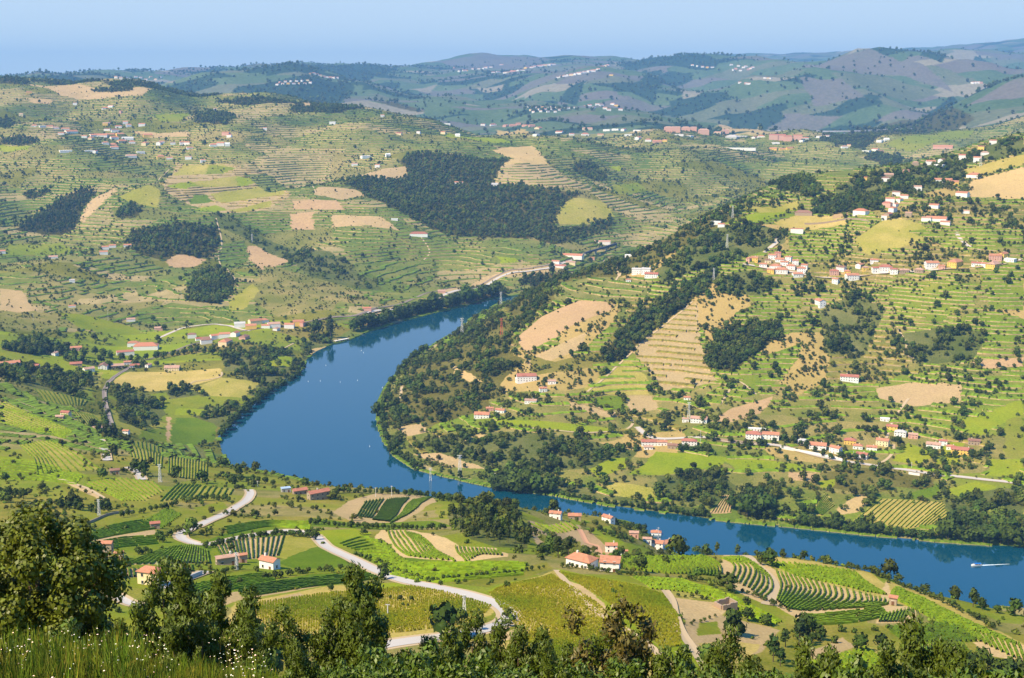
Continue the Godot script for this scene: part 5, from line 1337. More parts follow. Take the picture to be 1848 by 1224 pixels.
	house("long white house with red roof, first along the lower road", "", 166.5, -1480.8, -0.04, 19.5, 9.8, 5.0, "gable", "white", "red", 1)
	house("low faded roofed barn in front of the first long house on the lower road", "", 163.6, -1466.2, -0.04, 10.3, 6.2, 3.3, "gable", "white", "pale", 1)
	house("white shed with orange roof, second along the lower road", "", 181.5, -1477.6, -0.05, 11.7, 7.3, 4.4, "gable", "white", "orange", 1)
	house("brown roofed stone house, third along the lower road", "", 193.5, -1465.9, -0.27, 12.9, 7.8, 4.0, "gable", "stone", "brown", 1)
	house("square white house with red hip roof and dark gallery on the lower road", "", 213.5, -1471.8, -0.14, 18.2, 9.1, 5.8, "hip", "white", "red", 1)
	house("pale house with faded roof below the bare tan field", "", 236.4, -1548.2, -0.33, 20.5, 10.3, 5.4, "gable", "white", "pale", 1)
	house("small house left of the pale house below the bare tan field", "", 219.7, -1553.8, -0.14, 8.2, 5.1, 4.4, "gable", "white", "pale", 1)
	house("tiny orange roofed hut left of the lower green terraces", "", 233.4, -1640.8, -0.14, 8.7, 5.4, 3.6, "gable", "white", "orange", 1)
	house("white villa with red hip roof, left one of the pair on the lower road", "", 292.7, -1482.0, -0.26, 18.5, 11.1, 6.1, "hip", "white", "red", 1)
	house("white villa with orange roof, right one of the pair on the lower road", "", 313.2, -1480.6, -0.28, 19.8, 10.9, 6.1, "gable", "white", "orange", 1)
	house("low white wall house behind the pair of villas", "", 301.2, -1506.5, -0.20, 21.5, 4.3, 3.3, "flat", "white", "white", 1)
	house("small white house with grey roof right of the pair of villas", "", 348.9, -1468.9, -0.23, 11.9, 7.4, 4.0, "hip", "white", "grey", 1)
	house("white bungalow with orange roof behind the long white road wall", "", 364.2, -1454.2, -0.32, 19.6, 11.8, 5.0, "gable", "white", "orange", 1)
	house("tall white house with orange gable at the end of the long white road wall", "", 382.0, -1441.1, -0.78, 13.0, 8.1, 6.8, "gable", "white", "orange", 1)
	house("yellow house with red hip roof above the road wall", "", 407.0, -1471.9, -0.27, 14.0, 8.7, 5.0, "hip", "yellow", "red", 1)
	house("small white house with orange roof below the yellow house", "", 411.8, -1454.9, -0.28, 11.2, 7.0, 4.0, "hip", "white", "orange", 1)
	house("white house with orange roof in the middle of the road hamlet", "", 426.9, -1449.5, -0.29, 11.9, 7.4, 4.7, "gable", "white", "orange", 1)
	house("white house with red roof at the roadside tree clump", "", 409.7, -1427.0, -0.54, 13.0, 8.0, 5.0, "gable", "white", "red", 1)
	house("cream two storey house with orange roof beside the steep dirt track", "", 445.5, -1468.9, -0.50, 14.7, 9.1, 6.8, "gable", "cream", "orange", 1)
	house("yellow house with red roof at the top of the road hamlet", "", 472.6, -1523.0, -0.39, 13.2, 7.9, 6.1, "gable", "yellow", "red", 1)
	house("white house with dark grey roof and dormers", "", 477.4, -1504.4, -0.45, 13.8, 8.3, 5.4, "hip", "white", "grey", 1)
	house("pink house right of the dark grey roofed house", "", 490.5, -1496.3, -0.32, 11.0, 6.8, 5.0, "gable", "pink", "pale", 1)
	house("low white flat roofed hut at the end of the uphill track", "", 472.0, -1552.8, -0.30, 11.4, 5.7, 3.3, "flat", "white", "white", 1)
	house("white house with faded roof, left of the eastern road hamlet", "", 503.7, -1459.7, -0.42, 16.2, 9.7, 4.7, "gable", "white", "pale", 1)
	house("narrow white house with red roof in the eastern road hamlet", "", 517.0, -1466.1, -0.34, 9.5, 5.9, 5.8, "gable", "white", "red", 1)
	house("small white hip roofed house in the eastern road hamlet", "", 521.0, -1450.3, -0.34, 10.1, 6.3, 4.0, "hip", "white", "orange", 1)
	house("long yellow house with red roof in the eastern road hamlet", "", 528.7, -1434.4, -0.42, 24.0, 10.8, 5.4, "gable", "yellow", "red", 1)
	house("brown roofed stone house behind the long yellow house", "", 552.8, -1462.4, -0.36, 13.7, 8.5, 4.7, "gable", "stone", "brown", 1)
	house("long white manor with red roof alone amid olive groves on the right hill", "", 459.3, -1680.2, -0.30, 24.3, 11.0, 6.1, "gable", "white", "red", 1)
	house("tall white gabled house alone below the ridge village", "", 473.0, -1917.0, -1.32, 17.3, 10.7, 8.2, "gable", "white", "orange", 1)
	house("white house with orange hip roof right of the dark ridge grove", "", 617.4, -2238.8, -0.79, 24.3, 15.1, 6.8, "hip", "white", "orange", 0)
	house("brown roofed stone manor left of the dark ridge grove", "", 528.8, -2297.0, -0.23, 30.9, 15.4, 4.7, "hip", "stone", "brown", 0)
	house("white flat roofed house on the wooded ridge end", "", 360.0, -2231.5, -0.33, 17.8, 8.9, 4.7, "flat", "white", "white", 0)
	house("orange roofed house right of the flat roofed one on the ridge end", "", 367.1, -2214.5, -0.34, 11.8, 7.3, 4.4, "gable", "white", "orange", 0)
	house("white two storey house below the pale ridge field", "", 493.0, -2185.1, -0.22, 21.5, 13.3, 6.5, "flat", "white", "orange", 0)
	house("tall white house of the hilltop estate over the bend", "", 222.4, -2081.4, -0.28, 14.6, 8.8, 8.2, "gable", "white", "grey", 1)
	house("white block with small windows, left of the hilltop estate", "", 207.7, -2091.2, -0.27, 14.7, 9.1, 8.2, "gable", "white", "grey", 1)
	house("long white house with red roof at the front of the hilltop estate", "", 229.1, -2058.0, -0.25, 21.7, 10.9, 5.8, "gable", "white", "red", 1)
	house("little white hut below the hilltop estate", "", 191.2, -2059.6, -0.09, 8.1, 5.0, 4.0, "gable", "white", "orange", 1)
	house("low white greenhouse roof on the hill above the estate", "", 208.3, -2231.2, -0.20, 15.7, 7.8, 3.3, "flat", "white", "white", 0)
	house("small orange roofed house on the wooded crest over the station", "", 198.5, -3129.0, -0.06, 13.7, 8.5, 4.0, "gable", "pink", "orange", 0)
	house("long white warehouse with orange roof at the far river bend", "", 148.9, -3071.5, -0.36, 51.0, 17.9, 6.8, "gable", "white", "orange", 0)
	house("orange roofed house left of the long warehouse at the far bend", "", 103.7, -2978.0, -0.21, 18.2, 11.3, 5.0, "gable", "white", "orange", 0)
	house("low red roofed house below the long warehouse at the far bend", "", 114.5, -2950.2, -0.21, 25.8, 12.9, 4.0, "gable", "white", "red", 0)
	house("cream house under the long warehouse at the far bend", "", 140.4, -3004.4, -0.22, 23.7, 11.8, 5.0, "gable", "cream", "pale", 0)
	house("white hall with faded roof beside the dark railway bridge", "", 238.9, -3334.6, -0.14, 43.8, 15.3, 5.4, "gable", "white", "pale", 0)
	house("white estate with red roof above the many lined terraces", "", -234.3, -3175.6, 0.00, 44.5, 17.8, 5.4, "hip", "white", "red", 0)
	house("orange roofed house between woods and railway across the river", "", -279.1, -2399.0, 0.12, 16.9, 10.1, 4.7, "gable", "pink", "orange", 0)
	house("pink house beside the bank road across the river", "", -148.1, -2632.5, 0.06, 16.1, 9.7, 4.7, "gable", "pink", "pale", 0)
	house("white house on the lane below the big dark wood", "", -305.2, -3287.0, 0.09, 17.3, 8.7, 4.0, "flat", "white", "white", 0)
	house("orange roofed lodge inside the big dark wood", "", -160.7, -3883.0, 0.04, 30.6, 12.2, 4.0, "gable", "white", "orange", 0)
	house("white house at the right edge of the big dark wood", "", -51.6, -3817.8, 0.01, 20.0, 12.0, 4.7, "gable", "white", "grey", 0)
	house("long white factory hall in the far green valley", "", 896.5, -5008.2, -0.25, 115.6, 25.4, 7.5, "flat", "white", "white", 0)
	house("orange roofed house left of the hamlet under the dark wood", "", -942.7, -2919.1, 0.31, 16.1, 10.0, 6.1, "gable", "white", "orange", 0)
	house("white house in the middle of the hamlet under the dark wood", "", -934.6, -2947.2, 0.31, 16.2, 10.1, 5.4, "gable", "white", "orange", 0)
	house("lower white house of the hamlet under the dark wood", "", -930.5, -2867.5, 0.31, 18.5, 11.4, 5.8, "gable", "white", "orange", 0)
	house("right white house of the hamlet under the dark wood", "", -902.4, -2956.8, 0.30, 17.6, 10.5, 4.7, "gable", "white", "orange", 0)
	house("white house with faded roof above the left edge tree rows", "", -1034.5, -2836.4, 0.35, 19.8, 11.9, 4.4, "gable", "white", "pale", 0)
	house("lone small white hut among the left hill trees", "", -906.2, -2580.9, 0.34, 10.8, 6.7, 4.7, "gable", "white", "grey", 0)
	house("orange roofed house cut by the left edge", "", -1203.1, -2964.3, 0.39, 19.6, 11.7, 4.7, "gable", "white", "orange", 0)
	house("white house with orange roof at the corner of the straw field", "", 822.6, -2317.8, -0.69, 21.5, 13.3, 7.5, "gable", "white", "orange", 0)
	house("yellow house with orange roof above the straw field corner", "", 841.8, -2430.4, -0.33, 22.5, 13.5, 5.0, "gable", "yellow", "orange", 0)
	house("long orange roofed house left of the yellow one above the straw field", "", 834.1, -2461.9, -0.33, 34.1, 13.6, 4.4, "gable", "white", "orange", 0)
	house("cluster farm with orange roofs, largest white house of the terrace below", "", 724.0, -2157.1, -0.46, 33.8, 16.9, 5.0, "gable", "white", "orange", 0)
	house("white wing left of the largest house of the terrace farm", "", 706.9, -2156.9, -0.46, 15.9, 9.8, 5.8, "gable", "white", "pale", 0)
	house("low white wing right of the largest house of the terrace farm", "", 732.8, -2137.7, -0.47, 15.8, 9.5, 4.4, "gable", "white", "orange", 0)
	house("white house with orange gable above the terrace farm", "", 746.2, -2239.7, -0.58, 16.5, 10.2, 5.0, "gable", "white", "orange", 0)
	house("small white house right of the terrace farm in the green slope", "", 788.9, -2204.0, -0.34, 14.3, 7.2, 4.4, "gable", "white", "pale", 0)
	house("long pink building with orange roof on the far right crest", "", 1743.6, -5171.6, -0.41, 76.3, 30.5, 6.8, "gable", "pink", "orange", 0)
	house("small yellow house in the trees of the right crest", "", 689.6, -2490.3, -0.27, 10.2, 6.3, 4.7, "gable", "yellow", "orange", 0)
	house("tiny open hut with orange roof among the hilltop vine rows", "", 159.6, -499.1, -0.48, 3.0, 1.8, 3.6, "mono", "stone", "orange", 2)
	cluster("the ridge village", [[388, -2058, 0.95, 10.1, 6.2, 6.8, "hip pink orange", 1], [397, -2059, -0.37, 12.1, 7.5, 6.8, "gable yellow orange", 1], [408, -2041, -0.20, 12.0, 7.4, 4.0, "gable white orange", 1], [418, -2053, -0.06, 10.1, 6.3, 5.0, "hip cream brown", 1], [417, -2018, -0.64, 11.9, 7.4, 5.0, "gable yellow orange", 1], [428, -2067, -0.38, 12.2, 7.6, 6.8, "gable white orange", 1], [427, -2033, -0.38, 18.0, 11.1, 4.0, "hip white orange", 1], [439, -2077, -0.38, 10.2, 6.3, 6.8, "gable pink red", 1], [438, -2055, -0.38, 14.1, 8.8, 4.0, "gable white orange", 1], [433, -2018, -0.21, 19.8, 12.3, 5.0, "hip white orange", 1], [443, -2042, -0.39, 12.1, 7.5, 5.0, "gable white orange", 1], [453, -2057, -0.65, 10.1, 6.3, 6.8, "gable white orange", 1], [451, -2030, -0.39, 14.0, 8.7, 5.0, "hip white orange", 1], [461, -2044, -0.22, 10.1, 6.3, 6.8, "gable white orange", 1], [456, -2004, 0.12, 15.8, 9.8, 4.0, "gable white orange", 1], [465, -2017, -0.23, 13.9, 8.6, 6.8, "hip white orange", 1], [472, -2027, -0.40, 10.0, 6.2, 6.8, "gable white orange", 1]])
	cluster("the middle ridge road row", [[514, -2002, -0.11, 13.9, 8.6, 6.8, "hip pink red", 1], [510, -1975, -0.69, 9.8, 6.1, 6.8, "gable white orange", 1], [527, -2010, -0.69, 14.0, 8.7, 6.8, "gable white brown", 1], [533, -1994, -0.26, 9.9, 6.2, 6.8, "hip yellow orange", 1], [537, -1981, 0.08, 19.7, 12.2, 6.8, "gable white orange", 1], [557, -2011, 0.86, 14.0, 8.7, 4.0, "gable white orange", 1], [562, -1997, 0.07, 10.0, 6.2, 5.0, "hip yellow pale", 1], [580, -2013, -0.14, 12.1, 7.5, 5.0, "gable white orange", 1], [576, -1988, 0.07, 12.0, 7.4, 6.8, "gable white red", 1], [591, -1986, -0.15, 19.9, 12.3, 6.8, "hip white red", 1], [601, -1975, -0.30, 11.9, 7.4, 6.8, "gable white red", 1], [616, -1972, -0.16, 13.9, 8.6, 4.0, "gable stone pale", 1]])
	cluster("the ridge road east end", [[638, -1966, -0.49, 13.9, 8.6, 4.0, "hip stone pale", 1], [659, -1973, 0.03, 20.0, 12.4, 6.8, "gable white orange", 1], [671, -1961, -0.33, 10.0, 6.2, 5.0, "gable pink orange", 1], [693, -1964, 0.80, 24.0, 14.9, 6.8, "hip yellow orange", 1], [723, -1957, -0.35, 14.0, 8.7, 4.0, "gable white red", 1], [733, -1951, -0.80, 12.0, 7.5, 5.0, "gable white orange", 1], [747, -1948, 0.77, 24.1, 14.9, 5.0, "hip yellow pale", 1], [756, -1968, -0.23, 18.2, 11.3, 6.8, "gable pink orange", 1], [771, -1975, 0.76, 16.3, 10.1, 5.0, "gable yellow orange", 1], [777, -1960, -0.81, 16.2, 10.1, 4.0, "flat white white", 1]])
	cluster("the hamlet beside the grove", [[669, -2259, -0.72, 15.9, 9.8, 6.8, "hip pink red", 0], [656, -2206, 0.85, 15.5, 9.6, 5.0, "gable stone red", 0], [681, -2285, -0.29, 16.1, 10.0, 6.8, "gable white orange", 0], [670, -2228, 0.84, 15.7, 9.7, 6.8, "hip white orange", 0], [683, -2259, 0.84, 13.6, 8.4, 4.0, "gable white orange", 0], [704, -2327, -0.29, 14.0, 8.7, 6.8, "gable white brown", 0], [698, -2285, 0.84, 13.8, 8.5, 5.0, "hip white orange", 0], [712, -2305, -0.16, 13.9, 8.6, 5.0, "gable white orange", 0], [687, -2192, -0.48, 11.1, 6.9, 6.8, "gable stone pale", 0]])
	cluster("the right crest", [[726, -2474, -0.29, 14.9, 9.2, 6.8, "hip white brown", 0], [746, -2521, -0.15, 17.7, 11.0, 5.0, "gable stone pale", 0], [796, -2573, 0.05, 11.7, 7.2, 5.0, "gable pink brown", 0], [835, -2640, -0.17, 12.0, 7.4, 6.8, "hip stone pale", 0], [758, -2375, -0.17, 14.4, 8.9, 6.8, "gable white pale", 0], [865, -2635, -0.18, 18.7, 11.6, 6.8, "gable white orange", 0], [869, -2592, -0.76, 18.4, 11.4, 5.0, "flat white white", 0], [892, -2648, 0.81, 16.1, 10.0, 5.0, "gable white brown", 0], [930, -2634, -0.34, 16.1, 10.0, 6.8, "gable white red", 0], [894, -2458, -0.79, 27.6, 17.1, 5.0, "hip white orange", 0], [938, -2572, -0.35, 15.8, 9.8, 6.8, "gable white orange", 0], [970, -2639, -0.79, 13.5, 8.4, 6.8, "gable yellow brown", 0], [961, -2596, -0.35, 16.0, 9.9, 4.0, "hip white pale", 0], [997, -2652, -0.22, 13.6, 8.5, 6.8, "gable white red", 0]])
	cluster("the left bank station hamlet", [[-567, -2202, 0.25, 15.3, 9.5, 6.8, "hip white brown", 0], [-548, -2179, 0.39, 14.1, 8.7, 4.0, "gable white red", 0], [-532, -2162, 0.24, 12.9, 8.0, 6.8, "gable white brown", 0], [-525, -2132, 0.38, 19.0, 11.8, 6.8, "hip white brown", 0], [-520, -2177, 0.58, 17.2, 10.7, 6.8, "gable white orange", 0], [-504, -2180, 0.23, 19.4, 12.0, 6.8, "gable white orange", 0], [-486, -2105, 1.36, 24.9, 15.4, 6.8, "hip cream orange", 0], [-486, -2183, 1.35, 17.2, 10.7, 6.8, "gable white orange", 0], [-494, -2259, 0.22, 20.0, 12.4, 6.8, "gable white grey", 0], [-464, -2153, 1.35, 19.1, 11.8, 5.0, "hip pink brown", 0], [-471, -2245, 0.21, 19.8, 12.3, 6.8, "gable yellow orange", 0], [-470, -2278, 0.55, 22.4, 13.9, 6.8, "gable cream orange", 0], [-457, -2287, 0.55, 17.9, 11.1, 5.0, "hip white orange", 0], [-445, -2251, 0.02, 15.5, 9.6, 5.0, "gable white orange", 0], [-432, -2258, 0.33, 22.1, 13.7, 6.8, "gable white pale", 0], [-423, -2233, 1.32, 13.1, 8.1, 4.0, "hip white pale", 0], [-404, -2259, 0.00, 17.7, 10.9, 6.8, "gable white orange", 0], [-391, -2279, 0.17, 20.0, 12.4, 6.8, "gable yellow orange", 0], [-382, -2272, 1.30, 11.1, 6.9, 6.8, "hip pink red", 0]])
	cluster("the upper left hillside village", [[-1668, -4479, 0.18, 23.0, 14.3, 4.0, "hip white orange", 0], [-1641, -4481, 0.70, 23.0, 14.2, 5.0, "flat white white", 0], [-1618, -4491, 0.17, 23.0, 14.2, 5.0, "gable cream red", 0], [-1597, -4486, 0.48, 22.9, 14.2, 4.0, "hip white pale", 0], [-1549, -4403, 0.16, 20.2, 12.5, 5.0, "gable white orange", 0], [-1568, -4501, 0.34, 27.5, 17.1, 4.0, "gable white orange", 0], [-1429, -4091, 0.48, 37.5, 23.2, 5.0, "flat white white", 0], [-1538, -4469, 0.68, 40.9, 25.4, 5.0, "gable white orange", 0], [-1372, -4142, 0.46, 25.2, 15.6, 4.0, "flat white white", 0], [-1445, -4395, 1.45, 22.3, 13.8, 6.8, "hip cream orange", 0], [-1462, -4483, 0.66, 31.7, 19.7, 4.0, "gable white orange", 0], [-1442, -4493, 0.14, 45.4, 28.1, 5.0, "gable white orange", 0], [-1374, -4324, 0.45, 21.8, 13.5, 6.8, "hip white orange", 0], [-1448, -4591, -0.13, 23.2, 14.4, 6.8, "gable white brown", 0], [-1421, -4525, 0.65, 31.9, 19.8, 4.0, "gable yellow orange", 0], [-1353, -4338, 0.30, 26.2, 16.3, 4.0, "hip pink orange", 0], [-1390, -4474, 0.65, 27.0, 16.8, 6.8, "gable white orange", 0], [-1333, -4286, 0.44, 25.9, 16.1, 5.0, "gable white orange", 0], [-1418, -4581, 0.44, 27.7, 17.2, 6.8, "hip white brown", 0], [-1425, -4647, 0.12, 23.4, 14.5, 5.0, "gable white red", 0], [-1388, -4534, 0.65, 27.4, 17.0, 6.8, "gable yellow orange", 0], [-1349, -4426, 0.64, 31.2, 19.3, 5.0, "hip cream orange", 0], [-1345, -4479, 0.29, 40.5, 25.1, 4.0, "gable white grey", 0], [-1267, -4247, 0.43, 34.1, 21.1, 4.0, "gable white pale", 0], [-1311, -4415, 0.29, 22.2, 13.7, 5.0, "hip white orange", 0], [-1249, -4298, 0.42, 25.8, 16.0, 6.8, "flat white white", 0], [-1344, -4660, 0.11, 23.3, 14.5, 6.8, "gable white orange", 0], [-1262, -4401, 1.41, 26.4, 16.4, 6.8, "hip cream orange", 0], [-1283, -4510, 0.42, 31.6, 19.6, 6.8, "gable yellow orange", 0], [-1208, -4388, 1.40, 26.3, 16.3, 6.8, "gable white red", 0], [-1159, -4213, 0.41, 25.2, 15.6, 6.8, "hip yellow orange", 0], [-1115, -4157, 0.26, 20.7, 12.8, 4.0, "gable white orange", 0], [-1114, -4333, 0.39, 21.5, 13.3, 6.8, "gable white orange", 0], [-1095, -4316, -0.19, 21.4, 13.3, 6.8, "hip white orange", 0], [-1049, -4140, 0.07, 20.5, 12.7, 6.8, "gable white pale", 0], [-1068, -4237, 0.39, 21.0, 13.0, 5.0, "gable white orange", 0], [-985, -4230, 0.37, 29.2, 18.1, 4.0, "hip white orange", 0], [-964, -4233, 0.05, 25.1, 15.5, 6.8, "gable white orange", 0], [-972, -4356, -0.22, 25.8, 16.0, 6.8, "gable pink orange", 0]])
	cluster("the upper left slope farms", [[-1556, -4921, 0.45, 24.8, 15.4, 5.0, "hip white orange", 0], [-663, -4742, -0.04, 23.0, 14.3, 6.8, "gable white grey", 0], [-505, -4092, 0.12, 19.8, 12.3, 6.8, "gable white pale", 0], [-477, -4170, 0.46, 32.3, 20.0, 6.8, "flat white white", 0], [-391, -4435, -0.35, 21.4, 13.3, 4.0, "gable cream red", 0], [-252, -4950, 0.05, 28.6, 17.7, 5.0, "flat white white", 0]])
	cluster("the flat beyond the hill", [[-107, -7297, 0.36, 35.1, 21.8, 6.8, "hip white red", 0], [-36, -7113, 1.14, 34.2, 21.2, 6.8, "gable pink orange", 0], [6, -7095, 0.14, 41.0, 25.4, 4.0, "gable pink orange", 0], [36, -7116, -0.01, 34.2, 21.2, 6.8, "hip pink orange", 0], [68, -6614, -0.45, 31.8, 19.7, 4.0, "gable pink orange", 0], [101, -6537, 0.33, 31.4, 19.5, 6.8, "gable pink orange", 0], [89, -4717, 1.12, 27.2, 16.9, 6.8, "flat white white", 0], [134, -6472, 1.11, 43.6, 27.0, 4.0, "gable cream orange", 0], [233, -6277, -0.47, 36.3, 22.5, 5.0, "gable white orange", 0], [350, -6130, 0.08, 35.4, 22.0, 6.8, "hip white orange", 0], [371, -6319, 0.08, 48.7, 30.2, 6.8, "gable cream pale", 0], [424, -6134, -0.07, 29.6, 18.3, 5.0, "gable cream orange", 0], [465, -6255, -0.51, 36.2, 22.4, 6.8, "flat white white", 0], [506, -6239, -0.52, 36.1, 22.4, 6.8, "flat white white", 0], [541, -6208, 1.05, 30.0, 18.6, 6.8, "gable white red", 0], [493, -5434, -0.09, 31.5, 19.5, 6.8, "flat white white", 0], [600, -6146, -0.27, 35.6, 22.1, 5.0, "flat white white", 0], [510, -5174, 1.04, 30.0, 18.6, 6.8, "gable white orange", 0], [544, -5115, -0.11, 24.7, 15.3, 6.8, "hip white orange", 0], [576, -5085, 0.03, 34.5, 21.4, 5.0, "gable pink orange", 0]])
	cluster("the town by the viaduct", [[647, -5309, -0.12, 36.0, 18.0, 18.0, "hip pink pale", 0], [684, -5347, -0.13, 36.3, 18.2, 18.0, "gable pink pale", 0], [684, -5243, -0.13, 35.6, 22.1, 5.0, "flat white white", 0], [757, -5584, -0.13, 37.9, 19.0, 18.0, "hip pink pale", 0], [740, -5319, 1.00, 31.0, 19.2, 4.0, "flat white white", 0], [799, -5642, -0.14, 27.4, 13.7, 18.0, "gable pink pale", 0], [817, -5466, -0.15, 47.8, 23.9, 18.0, "hip pink pale", 0], [994, -6179, -0.60, 36.1, 22.4, 6.8, "gable cream pale", 0], [1026, -6149, -0.17, 30.0, 15.0, 18.0, "gable pink pale", 0], [941, -5466, -0.61, 53.3, 33.0, 6.8, "hip grey grey", 0], [1081, -6007, -0.61, 52.8, 32.7, 4.0, "flat grey white", 0], [1008, -5321, 0.95, 26.1, 16.2, 4.0, "gable white red", 0], [1035, -5321, -0.19, 31.3, 19.4, 5.0, "hip white orange", 0], [1078, -5278, -0.20, 36.3, 18.1, 18.0, "gable pink red", 0], [1050, -5136, -0.38, 30.3, 18.8, 5.0, "gable yellow orange", 0], [1078, -5230, -0.06, 30.8, 19.1, 5.0, "flat white white", 0], [1105, -5278, -0.21, 46.7, 23.3, 18.0, "gable pink red", 0], [1085, -5130, 0.14, 25.2, 15.6, 4.0, "gable yellow orange", 0], [1134, -5263, -0.21, 36.3, 18.1, 18.0, "hip pink red", 0], [1114, -5120, 0.13, 30.2, 18.8, 4.0, "gable yellow orange", 0], [1178, -5277, -0.22, 36.4, 18.2, 18.0, "gable pink orange", 0], [1183, -5215, 0.91, 25.7, 16.0, 6.8, "flat white white", 0], [1284, -5621, 0.12, 33.3, 20.6, 4.0, "gable white orange", 0], [1365, -5696, 0.90, 39.4, 24.4, 4.0, "flat white white", 0], [1302, -5008, 0.09, 24.9, 15.4, 6.8, "hip white pale", 0], [1363, -4914, -0.71, 29.4, 18.2, 5.0, "flat white white", 0], [1515, -5329, -0.71, 26.7, 16.5, 6.8, "gable white orange", 0], [1565, -5430, 0.85, 38.0, 23.6, 6.8, "flat white white", 0]])
	far_houses("the white village high on the far blue ridge", [[-612, -13755, 0.04, 33.1, 20.5, 7.5, "hip pink orange", 0], [-484, -11892, 1.18, 34.4, 21.3, 7.5, "gable white orange", 0], [-439, -11923, 0.39, 40.2, 24.9, 7.5, "gable white orange", 0], [-420, -11967, 0.04, 28.8, 17.9, 7.5, "hip yellow red", 0], [-408, -13075, 0.03, 37.8, 23.4, 7.5, "gable white red", 0], [-399, -13509, -0.14, 45.5, 28.2, 7.5, "gable white red", 0], [-346, -13498, -0.15, 32.5, 20.1, 7.5, "hip white orange", 0], [-295, -13506, 1.16, 39.0, 24.2, 7.5, "gable white pale", 0], [-272, -13545, -0.42, 45.6, 28.3, 7.5, "gable white orange", 0], [-220, -13575, -0.16, 32.7, 20.3, 7.5, "hip white red", 0], [-170, -11703, 0.01, 33.8, 21.0, 7.5, "gable white orange", 0], [-126, -11833, 0.36, 39.9, 24.7, 7.5, "gable white brown", 0], [-115, -14183, 0.15, 41.0, 25.4, 7.5, "hip white orange", 0], [-59, -11526, -0.43, 38.8, 24.1, 7.5, "gable white pale", 0], [-24, -11484, -0.17, 44.2, 27.4, 7.5, "gable cream brown", 0], [9, -11395, -0.18, 49.3, 30.6, 7.5, "hip pink orange", 0], [24, -11422, 0.14, 33.0, 20.4, 7.5, "gable white orange", 0], [58, -11408, 1.13, 38.4, 23.8, 7.5, "gable white orange", 0], [93, -11445, -0.01, 44.1, 27.3, 7.5, "hip white brown", 0], [139, -12494, 1.12, 54.1, 33.5, 7.5, "gable yellow orange", 0], [160, -12940, -0.45, 37.4, 23.2, 7.5, "gable white orange", 0], [199, -12932, -0.19, 43.6, 27.0, 7.5, "hip white orange", 0], [238, -12938, 0.12, 49.8, 30.9, 7.5, "gable white orange", 0], [277, -12959, 0.12, 56.1, 34.8, 7.5, "gable white orange", 0], [295, -13000, -0.02, 37.5, 23.3, 7.5, "hip white red", 0], [334, -13031, -0.20, 43.9, 27.2, 7.5, "gable cream orange", 0], [374, -13067, -0.47, 50.3, 31.2, 7.5, "gable white pale", 0], [415, -13113, 0.11, 56.8, 35.2, 7.5, "hip white brown", 0], [449, -13639, -0.47, 39.4, 24.4, 7.5, "gable white red", 0], [359, -9987, -0.04, 33.7, 20.9, 7.5, "gable white brown", 0], [387, -9939, -0.48, 38.3, 23.7, 7.5, "hip white orange", 0], [416, -9910, -0.04, 42.9, 26.6, 7.5, "gable white brown", 0], [428, -9909, 1.09, 28.6, 17.8, 7.5, "gable white pale", 0], [457, -9895, -0.48, 33.4, 20.7, 7.5, "hip cream orange", 0], [487, -9889, 1.09, 38.1, 23.6, 7.5, "gable white orange", 0], [516, -9889, -0.49, 42.9, 26.6, 7.5, "gable white pale", 0], [529, -9897, 0.30, 28.6, 17.7, 7.5, "hip white pale", 0], [559, -9904, 0.29, 33.4, 20.7, 7.5, "gable white pale", 0], [590, -9914, 1.08, 38.2, 23.7, 7.5, "gable white pale", 0], [620, -9929, -0.06, 43.1, 26.7, 7.5, "hip white orange", 0], [634, -9947, -0.24, 28.8, 17.8, 7.5, "gable white orange", 0], [666, -9983, -0.50, 33.7, 20.9, 7.5, "gable white orange", 0], [856, -12270, -0.51, 47.3, 29.4, 7.5, "hip pink orange", 0], [901, -12385, 1.06, 53.8, 33.3, 7.5, "gable cream orange", 0], [927, -12521, -0.51, 36.3, 22.5, 7.5, "gable white orange", 0], [753, -9769, -0.51, 33.0, 20.5, 7.5, "hip yellow brown", 0]])
